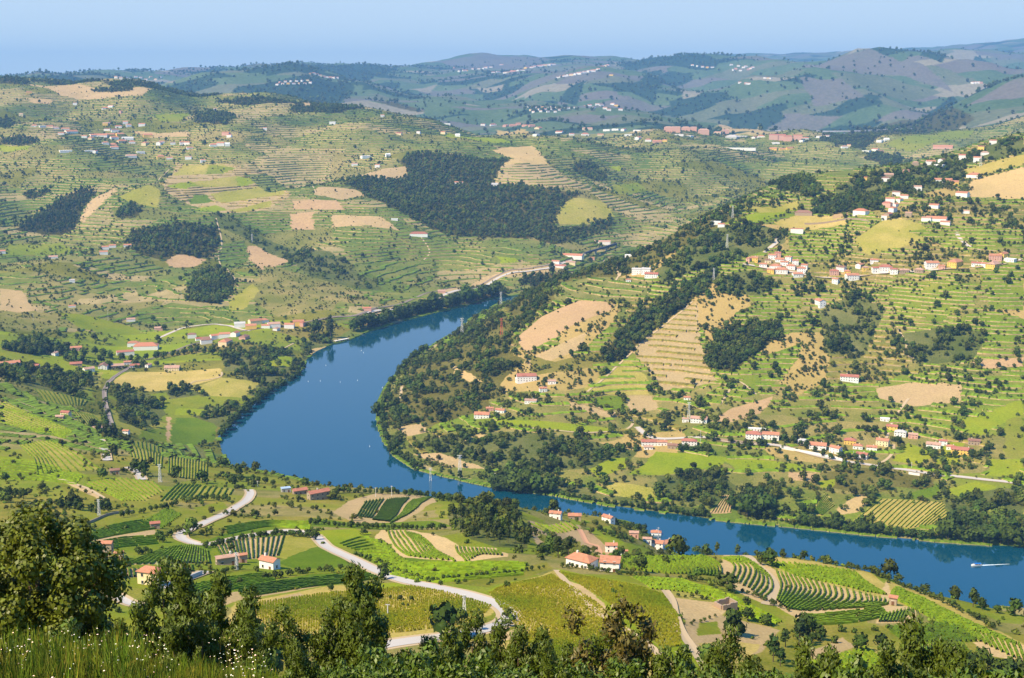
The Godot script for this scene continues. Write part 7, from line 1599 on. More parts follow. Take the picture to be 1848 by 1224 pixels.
func house(label: String, group: String, x: float, z: float, turn: float, l: float, w: float, h: float, kind: String, wall: String, roof: String, detail: int) -> void:
	var o := base_at("house", x, z, turn)
	for e in [Vector2.ZERO, Vector2(x, z).normalized() * -11.0]:
		built[Vector2i(int((x + e.x) / 16.0 + 2000.0), int((z + e.y) / 16.0 + 2000.0))] = true
	tag(o, label, "house", group)
	var low := -3.0
	var a := l * 0.5
	var b := w * 0.5
	var rise := 0.22 * w if kind == "gable" else 0.2 * minf(l, w) if kind != "mono" else 0.22 * w
	if kind == "flat":
		rise = 0.0
	var s := Soup.new()
	var tone := vary(Color.WHITE, 0.05)
	var back_h := h + (rise if kind == "mono" else 0.0)
	s.quad(Vector3(-a, low, b), Vector3(-a, h, b), Vector3(a, h, b), Vector3(a, low, b), tone)
	s.quad(Vector3(a, low, -b), Vector3(a, back_h, -b), Vector3(-a, back_h, -b), Vector3(-a, low, -b), tone)
	for e in [-1.0, 1.0]:
		s.quad(Vector3(a * e, low, -b), Vector3(a * e, back_h, -b), Vector3(a * e, h, b), Vector3(a * e, low, b), tone)
		if kind == "gable":
			s.tri(Vector3(a * e, h, -b), Vector3(a * e, h + rise, 0), Vector3(a * e, h, b), tone)
	s.quad(Vector3(-a, h - 0.02, b), Vector3(a, h - 0.02, b), Vector3(a, h - 0.02, -b), Vector3(-a, h - 0.02, -b), tone)
	part("wall", s.mesh(), wall_mat(wall, WALLS), o)
	var r := Soup.new()
	var bands := 5 if detail == 2 else 2 if detail == 1 else 1
	var v := 0.45 if detail > 0 else 0.2
	var up := h + 0.16
	var drop := rise * v / b
	if kind == "gable":
		slab(r, Vector3(-a - v, up - drop, b + v), Vector3(a + v, up - drop, b + v), Vector3(a + v, up + rise, 0), Vector3(-a - v, up + rise, 0), 0.2, bands)
		slab(r, Vector3(a + v, up - drop, -b - v), Vector3(-a - v, up - drop, -b - v), Vector3(-a - v, up + rise, -0.004), Vector3(a + v, up + rise, -0.004), 0.2, bands)
	elif kind == "hip" or kind == "gable2":
		var k := minf(b, a) * 0.9
		var ra := maxf(a - k, 0.3)
		var e0 := Vector3(-a - v, up - drop, b + v)
		var e1 := Vector3(a + v, up - drop, b + v)
		var e2 := Vector3(a + v, up - drop, -b - v)
		var e3 := Vector3(-a - v, up - drop, -b - v)
		var r0 := Vector3(-ra, up + rise * 1.3, 0)
		var r1 := Vector3(ra, up + rise * 1.3, 0)
		slab(r, e0, e1, r1, r0, 0.2, bands)
		slab(r, e2, e3, r0, r1, 0.2, bands)
		slab(r, e1, e2, r1, r1, 0.2, bands)
		slab(r, e3, e0, r0, r0, 0.2, bands)
	elif kind == "mono":
		slab(r, Vector3(-a - v, up - 0.1, b + v), Vector3(a + v, up - 0.1, b + v), Vector3(a + v, up + rise, -b - 0.1), Vector3(-a - v, up + rise, -b - 0.1), 0.2, bands)
	else:
		slab(r, Vector3(-a - 0.2, up + 0.15, b + 0.2), Vector3(a + 0.2, up + 0.15, b + 0.2), Vector3(a + 0.2, up + 0.15, -b - 0.2), Vector3(-a - 0.2, up + 0.15, -b - 0.2), 0.3, 1)
	var roof_part := part("roof", r.mesh(), wall_mat(roof, ROOFS), o)
	if detail == 0:
		return
	if kind != "flat" and l > 7.0 and rng.randf() < 0.7:
		part("chimney", box(0.7, 1.6, 0.7), mat(0.7, 0.66, 0.6), roof_part, Vector3(a * rng.randf_range(-0.6, 0.6), up + rise + 0.3, 0.0))
	var dark := mat(0.035, 0.045, 0.055, 0.25, 0.5)
	var trim := mat(0.62, 0.58, 0.5)
	var floors := 1 if h < 4.6 else 2
	var n := clampi(int(l / 3.4), 1, 7)
	for f in floors:
		for k in n:
			var wx := (k + 0.5) / n * l - a
			if f == 0 and k == n / 2:
				var d := part("door", box(1.1, 2.1, 0.14), mat(0.16, 0.08, 0.04), o, Vector3(wx, 1.05, b + 0.02))
				if detail == 2:
					part("frame", box(1.4, 0.14, 0.2), trim, d, Vector3(0, 1.13, 0))
				continue
			window(o, Vector3(wx, 1.6 + 2.9 * f, b + 0.02), 0.0, detail, dark, trim)
		var side := clampi(int(w / 3.6), 1, 4)
		for k in side:
			var wz := (k + 0.5) / side * w - b
			for e in [-1.0, 1.0]:
				window(o, Vector3((a + 0.02) * e, 1.6 + 2.9 * f, wz), PI / 2, detail, dark, trim)

func window(o: Node3D, at: Vector3, turn: float, detail: int, dark: Material, trim: Material) -> void:
	var p := part("window", box(0.95, 1.25, 0.1), dark, o, at, Vector3(0, turn, 0))
	if detail == 2:
		part("sill", box(1.2, 0.1, 0.26), trim, p, Vector3(0, -0.68, 0))
		part("frame", box(1.2, 0.12, 0.2), trim, p, Vector3(0, 0.69, 0))

# ---------------------------------------------------------------- poles, bridges, boats
func railway(line: Array) -> void:
	tag(ribbon("railway", line, 6.0, 0.45, mat(0.26, 0.21, 0.17)), "", "", "", "structure")
	var p := smooth_line(line, 6.0)
	for e in [-1.0, 1.0]:
		var s := Soup.new()
		for i in p.size() - 1:
			var t := (p[mini(i + 1, p.size() - 1)] - p[maxi(i - 1, 0)]).normalized()
			var side: Vector2 = Vector2(-t.y, t.x) * 0.8 * e
			var q := p[i] + side
			var r := p[i + 1] + side
			prism(s, Vector3(q.x, ground_y(q.x, q.y) + 0.5, q.y), Vector3(r.x, ground_y(r.x, r.y) + 0.5, r.y), 0.25, 0.25, Color(0.16, 0.11, 0.09))
		tag(part("rail", s.mesh(), vine_mat, self), "left rusty rail of the railway along the bank" if e < 0 else "right rusty rail of the railway along the bank", "rail", "rails of the railway")

func pole(kind: String, label: String, x: float, z: float, h: float) -> void:
	var o := base_at("utility_pole" if kind == "post" else "power_pylon", x, z, rng.randf_range(-0.4, 0.4))
	tag(o, label, "pole", "power poles of the valley")
	var m := mat(0.55, 0.12, 0.07) if kind == "red" else mat(0.62, 0.62, 0.6, 0.6)
	var s := Soup.new()
	if kind == "post":
		tube(s, Vector3(0, -0.6, 0), Vector3(0, h, 0), 0.22, 0.14, 8, Color.WHITE)
		part("post", s.mesh(), m, o)
		part("crossarm", box(maxf(1.6, h * 0.16), 0.18, 0.16), m, o, Vector3(0, h * 0.94, 0))
		for e in [-1.0, 1.0]:
			part("insulator", box(0.16, 0.4, 0.16), mat(0.3, 0.16, 0.1), o, Vector3(e * maxf(0.7, h * 0.07), h * 0.94 + 0.29, 0))
		return
	var base := h * 0.075
	var top := h * 0.022
	for k in 4:
		var d := Vector3(1 if k % 2 else -1, 0, 1 if k / 2 else -1)
		s = Soup.new()
		tube(s, d * base + Vector3(0, -0.6, 0), d * top + Vector3(0, h, 0), h * 0.007 + 0.05, h * 0.005 + 0.04, 4, Color.WHITE)
		part("leg", s.mesh(), m, o)
	for f in 4:
		s = Soup.new()
		var n := 9
		for k in n:
			var y0 := h * k / n
			var y1 := h * (k + 1) / n
			var w0 := lerpf(base, top, float(k) / n)
			var w1 := lerpf(base, top, float(k + 1) / n)
			var e := -1.0 if k % 2 else 1.0
			var p := Vector3(-w0 * e, y0, w0).rotated(Vector3.UP, f * PI / 2)
			var q := Vector3(w1 * e, y1, w1).rotated(Vector3.UP, f * PI / 2)
			tube(s, p, q, h * 0.003 + 0.03, h * 0.003 + 0.03, 4, Color.WHITE)
		part("brace", s.mesh(), m, o)
	for y in [0.98, 0.88]:
		part("crossarm", box(h * 0.2, h * 0.012 + 0.06, h * 0.03), m, o, Vector3(0, h * y, 0))

func buoy(x: float, z: float, label: String) -> void:
	var o := base_at("buoy", x, z)
	o.position.y = 0.0
	tag(o, label, "buoy", "white buoys on the river")
	var ball := SphereMesh.new()
	ball.radius = 0.5
	ball.height = 0.9
	ball.radial_segments = 12
	ball.rings = 6
	part("float", ball, mat(0.85, 0.85, 0.83, 0.5), o, Vector3(0, 0.25, 0))
	part("staff", box(0.12, 1.6, 0.12), mat(0.8, 0.8, 0.78), o, Vector3(0, 1.4, 0))

func boat(x: float, z: float, l: float) -> void:
	var o := base_at("boat", x, z, 0.12)
	o.position.y = 0.0
	tag(o, "white excursion boat with blue canopy on the river", "boat")
	var s := Soup.new()
	# hull sections from stern (+x) to bow (-x): half width, keel and deck height
	var at: Array[Vector3] = []
	var n := 9
	for k in n:
		var t := float(k) / (n - 1)
		at.append(Vector3(l * (0.5 - t), 0.15 * l * sqrt(maxf(0.0, 1.0 - pow(t, 3.5))) * (0.9 + 0.1 * (1.0 - t)), 0.105 * l * (1.0 + 0.45 * t * t)))
	for k in n - 1:
		var p := at[k]
		var q := at[k + 1]
		for e in [-1.0, 1.0]:
			s.quad(Vector3(p.x, -0.3, p.y * 0.7 * e), Vector3(p.x, p.z, p.y * e), Vector3(q.x, q.z, q.y * e), Vector3(q.x, -0.3, q.y * 0.7 * e), Color.WHITE)
		s.quad(Vector3(p.x, p.z * 0.8, -p.y), Vector3(p.x, p.z * 0.8, p.y), Vector3(q.x, q.z * 0.8, q.y), Vector3(q.x, q.z * 0.8, -q.y), Color.WHITE)
	s.quad(Vector3(at[0].x, -0.3, -at[0].y * 0.7), Vector3(at[0].x, at[0].z, -at[0].y), Vector3(at[0].x, at[0].z, at[0].y), Vector3(at[0].x, -0.3, at[0].y * 0.7), Color.WHITE)
	part("hull", s.mesh(), mat(0.85, 0.85, 0.83, 0.35, 0.5), o)
	var c := Soup.new()
	for k in 6:
		var a0 := PI * k / 6.0
		var a1 := PI * (k + 1) / 6.0
		var z0 := cos(a0) * 0.125 * l
		var z1 := cos(a1) * 0.125 * l
		var y0 := 0.21 * l + sin(a0) * 0.03 * l
		var y1 := 0.21 * l + sin(a1) * 0.03 * l
		c.quad(Vector3(-0.2 * l, y0, z0), Vector3(0.47 * l, y0, z0), Vector3(0.47 * l, y1, z1), Vector3(-0.2 * l, y1, z1), Color.WHITE)
		c.quad(Vector3(-0.2 * l, y0 - 0.02 * l, z0), Vector3(-0.2 * l, y1 - 0.02 * l, z1), Vector3(0.47 * l, y1 - 0.02 * l, z1), Vector3(0.47 * l, y0 - 0.02 * l, z0), Color.WHITE)
	part("canopy", c.mesh(), mat(0.02, 0.14, 0.45, 0.6), o)
	for px in [-0.18, 0.13, 0.45]:
		for e in [-1.0, 1.0]:
			part("canopy_post", box(0.12, 0.14 * l, 0.12), mat(0.75, 0.75, 0.75), o, Vector3(px * l, 0.14 * l, e * 0.118 * l))
	part("bench", box(0.5 * l, 0.05 * l, 0.16 * l), mat(0.35, 0.2, 0.1), o, Vector3(0.1 * l, 0.105 * l, 0))
	# the wake
	var k := Soup.new()
	var steps := 26
	for i in steps:
		var t0 := float(i) / steps
		var t1 := float(i + 1) / steps
		var w0 := (0.11 * l) * (1.0 - 0.75 * t0) * rng.randf_range(0.7, 1.1)
		var w1 := (0.11 * l) * (1.0 - 0.75 * t1)
		var x0 := 0.5 * l + t0 * 2.8 * l
		var x1 := 0.5 * l + t1 * 2.8 * l
		k.quad(Vector3(x0, 0.05, -w0), Vector3(x0, 0.05 + 0.02 * l * (1.0 - t0), 0), Vector3(x1, 0.05 + 0.02 * l * (1.0 - t1), 0), Vector3(x1, 0.05, -w1), Color(0.8, 0.85, 0.85))
		k.quad(Vector3(x0, 0.05 + 0.02 * l * (1.0 - t0), 0), Vector3(x0, 0.05, w0), Vector3(x1, 0.05, w1), Vector3(x1, 0.05 + 0.02 * l * (1.0 - t1), 0), Color(0.75, 0.8, 0.82))
	var wake := part("wake", k.mesh(), mat(0.62, 0.70, 0.72), self, o.position, o.rotation)
	tag(wake, "thin white wake trailing behind the excursion boat", "wake", "", "stuff")

func jetty(p: Array, label: String) -> void:
	var a := Vector3(p[0], 0, p[1])
	var b := Vector3(p[2], 0, p[3])
	var o := Node3D.new()
	o.name = numbered("landing_stage")
	add_child(o)
	o.position = (a + b) * 0.5
	var l := a.distance_to(b)
	o.rotation.y = atan2(-(b.z - a.z), b.x - a.x)
	tag(o, label, "jetty")
	part("deck", box(l, 0.6, 6.0), mat(0.62, 0.58, 0.52), o, Vector3(0, 3.2, 0))
	var n := 7
	for k in n:
		for e in [-1.0, 1.0]:
			part("pier", box(0.7, 5.0, 0.7), mat(0.6, 0.57, 0.52), o, Vector3((float(k) / (n - 1) - 0.5) * (l - 1.0), 0.5, 2.4 * e))

func long_wall(label: String, line: Array, h: float, kind: String) -> void:
	var p := smooth_line(line, 3.0)
	var c := p[p.size() / 2]
	var o := base_at("retaining_wall", c.x, c.y)
	tag(o, label, "wall")
	var s := Soup.new()
	var cap := Soup.new()
	for i in p.size() - 1:
		var q: Array[Vector3] = []
		for k in 2:
			var t := (p[mini(i + k + 1, p.size() - 1)] - p[maxi(i + k - 1, 0)]).normalized() * 0.3
			for e in [-1.0, 1.0]:
				q.append(Vector3(p[i + k].x - t.y * e, ground_y(p[i + k].x, p[i + k].y), p[i + k].y + t.x * e) - o.position)
		var up := Vector3(0, h, 0)
		var dn := Vector3(0, -1.5, 0)
		var tone := vary(Color.WHITE, 0.08)
		s.quad(q[0] + dn, q[0] + up, q[2] + up, q[2] + dn, tone)
		s.quad(q[3] + dn, q[3] + up, q[1] + up, q[1] + dn, tone)
		prism(cap, (q[0] + q[1]) * 0.5 + up, (q[2] + q[3]) * 0.5 + up, 0.9, 0.15, Color(0.9, 0.88, 0.85))
	part("wall", s.mesh(), wall_mat(kind, WALLS), o)
	part("coping", cap.mesh(), wall_mat(kind, WALLS), o)

func deck_run(o: Node3D, called: String, pts: Array[Vector3], w: float, t: float, m: Material) -> void:
	for i in pts.size() - 1:
		var a := pts[i] - o.position
		var b := pts[i + 1] - o.position
		var g := part(called, box(snappedf(a.distance_to(b), 0.01) + 0.5, t, w), m, o, (a + b) * 0.5)
		g.rotation = Vector3(0, atan2(-(b.z - a.z), b.x - a.x), atan2(b.y - a.y, Vector2(b.x - a.x, b.z - a.z).length()))

func viaduct(v: Array) -> void:
	var c := Curve3D.new()
	var a := Vector3(v[0], v[1], v[2])
	var b := Vector3(v[3], v[4], v[5])
	var d := Vector3(v[6], v[7], v[8])
	c.add_point(a, Vector3.ZERO, (b - a) * 0.33)
	c.add_point(b, (a - d) * 0.18, (d - a) * 0.18)
	c.add_point(d, (b - d) * 0.33, Vector3.ZERO)
	var o := base_at("viaduct", b.x, b.z)
	tag(o, "long pale motorway viaduct on tall piers crossing the far valley", "bridge")
	var pts: Array[Vector3] = []
	for k in 25:
		pts.append(c.sample_baked(c.get_baked_length() * k / 24.0))
	deck_run(o, "deck", pts, 16.0, 6.0, mat(0.42, 0.42, 0.44))
	for k in range(2, 20, 2):
		var y := ground_y(pts[k].x, pts[k].z) - 3.0
		var h := maxf(4.0, pts[k].y - 3.0 - y)
		part("pier", box(6.0, snappedf(h, 0.1), 9.0), mat(0.5, 0.5, 0.5), o, Vector3(pts[k].x, y + h * 0.5, pts[k].z) - o.position)

func rail_bridge(v: Array) -> void:
	var a := Vector3(v[0], v[1], v[2])
	var b := Vector3(v[3], v[4], v[5])
	var m := (a + b) * 0.5
	var o := base_at("railway_bridge", m.x, m.z)
	tag(o, "dark iron railway bridge on stone piers at the far river bend", "bridge")
	var pts: Array[Vector3] = [a, a.lerp(b, 0.33), a.lerp(b, 0.67), b]
	deck_run(o, "girder", pts, 5.0, 4.5, mat(0.05, 0.055, 0.08))
	for k in 4:
		var y := ground_y(pts[k].x, pts[k].z) - 3.0
		var h := maxf(5.0, pts[k].y - 2.2 - y)
		part("pier", box(5.0, snappedf(h, 0.1), 6.0), mat(0.42, 0.38, 0.32), o, Vector3(pts[k].x, y + h * 0.5, pts[k].z) - o.position)

func ruin(v: Array) -> void:
	var o := base_at("ruined_barn", v[0], v[1], 0.5)
	tag(o, "roofless stone ruin at the edge of the bare pinkish field", "ruin")
	var m := mat(0.33, 0.24, 0.17)
	for e in [-1.0, 1.0]:
		for k in 4:
			part("wall", box(1.7, snappedf(2.4 + 1.0 * fmod(k * 0.7 + 0.3 * e, 1.0), 0.1) + 1.0, 0.6), m, o, Vector3(-2.6 + k * 1.72, 0.9, 2.4 * e))
		part("wall", box(0.6, 3.6, 4.3), m, o, Vector3(3.6 * e, 0.8, 0))

# ---------------------------------------------------------------- plants close to the viewpoint
func leaf_cloud(seed_: int, lobes: Array, per: int, leaf: float, long: float, droop: float, col: Color) -> ArrayMesh:
	# single leaves set round many small lobes [place, radius]
	rng.seed = seed_
	var s := Soup.new()
	for l in lobes:
		var at: Vector3 = l[0]
		var r: float = l[1]
		for k in int(per * r * r * 4.0) + 6:
			var dir := Vector3(rng.randfn(), rng.randfn() + 0.15, rng.randfn()).normalized()
			var p := at + dir * r * pow(rng.randf(), 0.4)
			var n := (dir + Vector3(rng.randf() - 0.5, rng.randf() - 0.2, rng.randf() - 0.5) * 1.5).normalized()
			var t := (n.cross(Vector3(rng.randf() - 0.5, rng.randf() - 0.5, rng.randf() - 0.5)).normalized() + Vector3(0, -droop, 0)).normalized()
			var b := n.cross(t).normalized()
			n = t.cross(b).normalized()
			var size := leaf * rng.randf_range(0.6, 1.35)
			t *= size * long
			b *= size
			var c := vary(col, 0.35)
			leaf_quad(s, p - t, p - b, p + t, p + b, (n + dir * 0.5).normalized(), c)
	return s.mesh()

func leaf_quad(s: Soup, a: Vector3, b: Vector3, d: Vector3, e: Vector3, n: Vector3, c: Color) -> void:
	# wound so that its front is on the side of its normal
	var o := s.v.size()
	if (b - a).cross(d - a).dot(n) < 0.0:
		s.v.append_array([a, b, d, e])
	else:
		s.v.append_array([a, e, d, b])
	s.n.append_array([n, n, n, n])
	s.c.append_array([c, c, c, c])
	s.i.append_array([o, o + 1, o + 2, o, o + 2, o + 3])

func limbs(s: Soup, root: Vector3, tips: Array, r: float) -> void:
	for t in tips:
		var p: Vector3 = t[0]
		var mid := root.lerp(p, 0.5) + Vector3(0, 0.12 * p.distance_to(root), 0)
		tube(s, root, mid, r, r * 0.6, 5, Color.WHITE)
		tube(s, mid, p, r * 0.6, r * 0.2, 5, Color.WHITE)

func big_tree(x: float, z: float, size: float) -> void:
	rng.seed = 501
	var o := base_at("broadleaf_tree", x, z)
	o.scale = Vector3(0.86, 1.0, 0.86) * size
	var lobes: Array = []
	var middle := Vector3(0, 2.9, 0)
	for k in 210:
		var dir := Vector3(rng.randfn(), rng.randfn(), rng.randfn()).normalized()
		var out := Vector3(2.1, 2.35, 2.0) * (0.92 if rng.randf() < 0.75 else rng.randf())
		lobes.append([middle + dir * out + Vector3(rng.randf() - 0.5, rng.randf() - 0.5, rng.randf() - 0.5) * 0.6, rng.randf_range(0.3, 0.55)])
	lobes.append([Vector3(0.15, 5.35, 0), 0.35])
	part("crown", leaf_cloud(502, lobes, 230, 0.05, 1.25, 0.1, Color(0.105, 0.125, 0.011)), near_leaf, o)
	var s := Soup.new()
	tube(s, Vector3(0, -0.5, 0), Vector3(0.1, 1.2, 0), 0.17, 0.13, 8, Color.WHITE)
	tube(s, Vector3(0.1, 1.2, 0), Vector3(-0.1, 3.6, 0.1), 0.13, 0.06, 8, Color.WHITE)
	part("trunk", s.mesh(), mat(0.16, 0.11, 0.07), o)
	s = Soup.new()
	limbs(s, Vector3(0.1, 1.3, 0), lobes.slice(0, 40, 3), 0.05)
	part("branches", s.mesh(), mat(0.18, 0.11, 0.06), o)
	tag(o, "big rounded leafy tree filling the lower left corner above the broom", "tree")

var protos := {}
var near_leaf: StandardMaterial3D
func make_protos() -> void:
	near_leaf = leafy(0.45, 0.45)
	near_leaf.metallic_specular = 0.35
	# young gum: leaves hang in tufts along a few upright stems
	for v in 3:
		rng.seed = 520 + v
		var lobes: Array = []
		for stem in 3 + v:
			var turn := stem * 2.2 + v
			var out := 0.5 if stem else 0.0
			var top := 3.6 if stem == 0 else rng.randf_range(2.0, 3.2)
			for k in 17:
				var f := (k + 1) / 17.0
				var wide := (0.75 - 0.55 * f) if stem == 0 else (0.6 - 0.4 * f)
				lobes.append([Vector3(cos(turn) * out * (0.5 + f) + rng.randf_range(-wide, wide), 0.3 + top * f, sin(turn) * out * (0.5 + f) + rng.randf_range(-wide, wide)), rng.randf_range(0.2, 0.36)])
		var s := Soup.new()
		for stem in 3 + v:
			var turn := stem * 2.2 + v
			var out := 0.5 if stem else 0.0
			tube(s, Vector3(0, -0.5, 0), Vector3(cos(turn) * out * 1.4, 3.2 if stem == 0 else 2.2, sin(turn) * out * 1.4), 0.05, 0.015, 6, Color.WHITE)
		protos["gum%d" % v] = [leaf_cloud(530 + v, lobes, 620, 0.026, 2.6, 0.9, Color(0.078, 0.108, 0.012)), s.mesh()]
	# leafy laurel like bush: upright light green leaves
	for v in 2:
		rng.seed = 540 + v
		var lobes: Array = []
		for k in 70:
			var dir := Vector3(rng.randfn(), absf(rng.randfn()) * 0.9, rng.randfn()).normalized()
			lobes.append([dir * Vector3(1.5, 1.9, 1.3) * rng.randf_range(0.6, 1.0) + Vector3(0, 0.3, 0), rng.randf_range(0.18, 0.34)])
		var s := Soup.new()
		for k in 7:
			tube(s, Vector3(0, -0.4, 0), lobes[k * 9][0], 0.045, 0.015, 5, Color.WHITE)
		protos["bush%d" % v] = [leaf_cloud(550 + v, lobes, 560, 0.029, 1.9, -0.7, Color(0.08, 0.125, 0.012)), s.mesh()]
	# small tree on a bare stem
	rng.seed = 560
	var lobes: Array = []
	for k in 26:
		lobes.append([Vector3(rng.randfn() * 0.42, 2.5 + rng.randfn() * 0.33, rng.randfn() * 0.4), rng.randf_range(0.16, 0.28)])
	var s := Soup.new()
	tube(s, Vector3(0, -0.4, 0), Vector3(0.05, 2.0, 0), 0.045, 0.03, 6, Color.WHITE)
	limbs(s, Vector3(0.05, 1.9, 0), lobes.slice(0, 12), 0.022)
	protos.stem0 = [leaf_cloud(561, lobes, 420, 0.026, 2.4, 0.7, Color(0.11, 0.09, 0.02)), s.mesh()]

func near_plant(kind: String, called: String, x: float, z: float, size: float, turn: float, label: String, category: String, group := "") -> void:
	var o := base_at(called, x, z, turn)
	o.scale = Vector3(0.8, 1.0, 0.8) * size
	part("crown", protos[kind][0], near_leaf, o)
	part("stems", protos[kind][1], mat(0.17, 0.11, 0.065), o)
	tag(o, label, category, group)

func broom() -> void:
	rng.seed = 601
	var m := leafy(0.6, 0.3)
	for v in 3:
		var s := Soup.new()
		for k in 70:
			var a := rng.randf() * TAU
			var r := rng.randf() * 0.14
			var p := Vector3(cos(a) * r, -0.1, sin(a) * r)
			var q := p + Vector3(cos(a) * rng.randf() * 0.16, rng.randf_range(0.5, 1.05), sin(a) * rng.randf() * 0.16)
			var w := Vector3(cos(a + 1.5), 0, sin(a + 1.5)) * 0.006
			var c := vary(Color(0.075, 0.13, 0.012).lerp(Color(0.14, 0.13, 0.025), rng.randf() * rng.randf()), 0.45)
			var mid := p.lerp(q, 0.6) + Vector3(rng.randfn(), 0, rng.randfn()) * 0.02
			s.quad(p - w, mid - w, mid + w, p + w, c)
			s.quad(mid - w, q - w * 0.3, q + w * 0.3, mid + w, c)
			for e in 3:
				var u := p.lerp(q, rng.randf_range(0.4, 0.95))
				var twig := Vector3(rng.randfn() * 0.04, rng.randf_range(0.08, 0.2), rng.randfn() * 0.04)
				s.quad(u - w * 0.7, u + twig - w * 0.3, u + twig + w * 0.3, u + w * 0.7, c)
		var list: Array = []
		for k in 420:
			var d := rng.randf_range(9.0, 27.0)
			var u := rng.randf_range(-0.50, -0.30 + 0.05 * rng.randf())
			if rng.randf() < 0.25:
				u = rng.randf_range(-0.34, -0.20)
				d = rng.randf_range(9.0, 18.0)
			var x := sin(u) * d
			var z := -cos(u) * d
			list.append([Vector3(x, ground_y(x, z), z), 0.074 * d * rng.randf_range(0.45, 1.0) * (1.0 if u < -0.31 else 0.72)])
		swarm("broom", s.mesh(), list, m, "green upright broom scrub along the bottom edge of the slope", "scrub")
	# small white flower heads on fine stalks among the broom
	var f := Soup.new()
	for k in 7:
		var a := k * TAU / 7.0
		var d := Vector3(cos(a), 0.25, sin(a)) * 0.014
		var e := Vector3(cos(a + 0.6), 0.25, sin(a + 0.6)) * 0.014
		f.tri(Vector3.ZERO, d, e, Color(0.8, 0.78, 0.62))
		f.tri(Vector3(0, 0.008, 0), e * 0.9 + Vector3(0, 0.006, 0), d * 0.9 + Vector3(0, 0.006, 0), Color(0.8, 0.78, 0.66))
	f.quad(Vector3(-0.002, -0.5, 0), Vector3(-0.001, 0, 0), Vector3(0.001, 0, 0), Vector3(0.002, -0.5, 0), Color(0.16, 0.17, 0.04))
	var list: Array = []
	for k in 900:
		var patch := k % 12
		var u := rng.randf_range(-0.42, -0.2) if patch else rng.randf_range(-0.12, 0.0)
		var d := rng.randf_range(9.0, 14.0) if patch else rng.randf_range(24.0, 30.0)
		if patch and noise_fine.get_noise_2d(u * 900.0, d * 14.0) < -0.05:
			continue
		var x := sin(u) * d
		var z := -cos(u) * d
		list.append([Vector3(x, ground_y(x, z) + rng.randf_range(0.03, 0.07) * d * (1.0 if patch else 0.5), z), rng.randf_range(0.3, 0.6)])
	swarm("white_flowers", f.mesh(), list, m, "small white flower heads scattered through the broom at the lower left", "flowers")

func row(kind: String, called: String, label: String, list: Array) -> void:
	singles[kind] = int(singles.get(kind, 0)) + list.size() / 3
	for i in range(0, list.size(), 3):
		tree(called, kind, Vector3(list[i], ground_y(list[i], list[i + 1]), list[i + 1]), list[i + 2], label, WORD[kind], "" if list.size() == 3 else "trees: " + label)

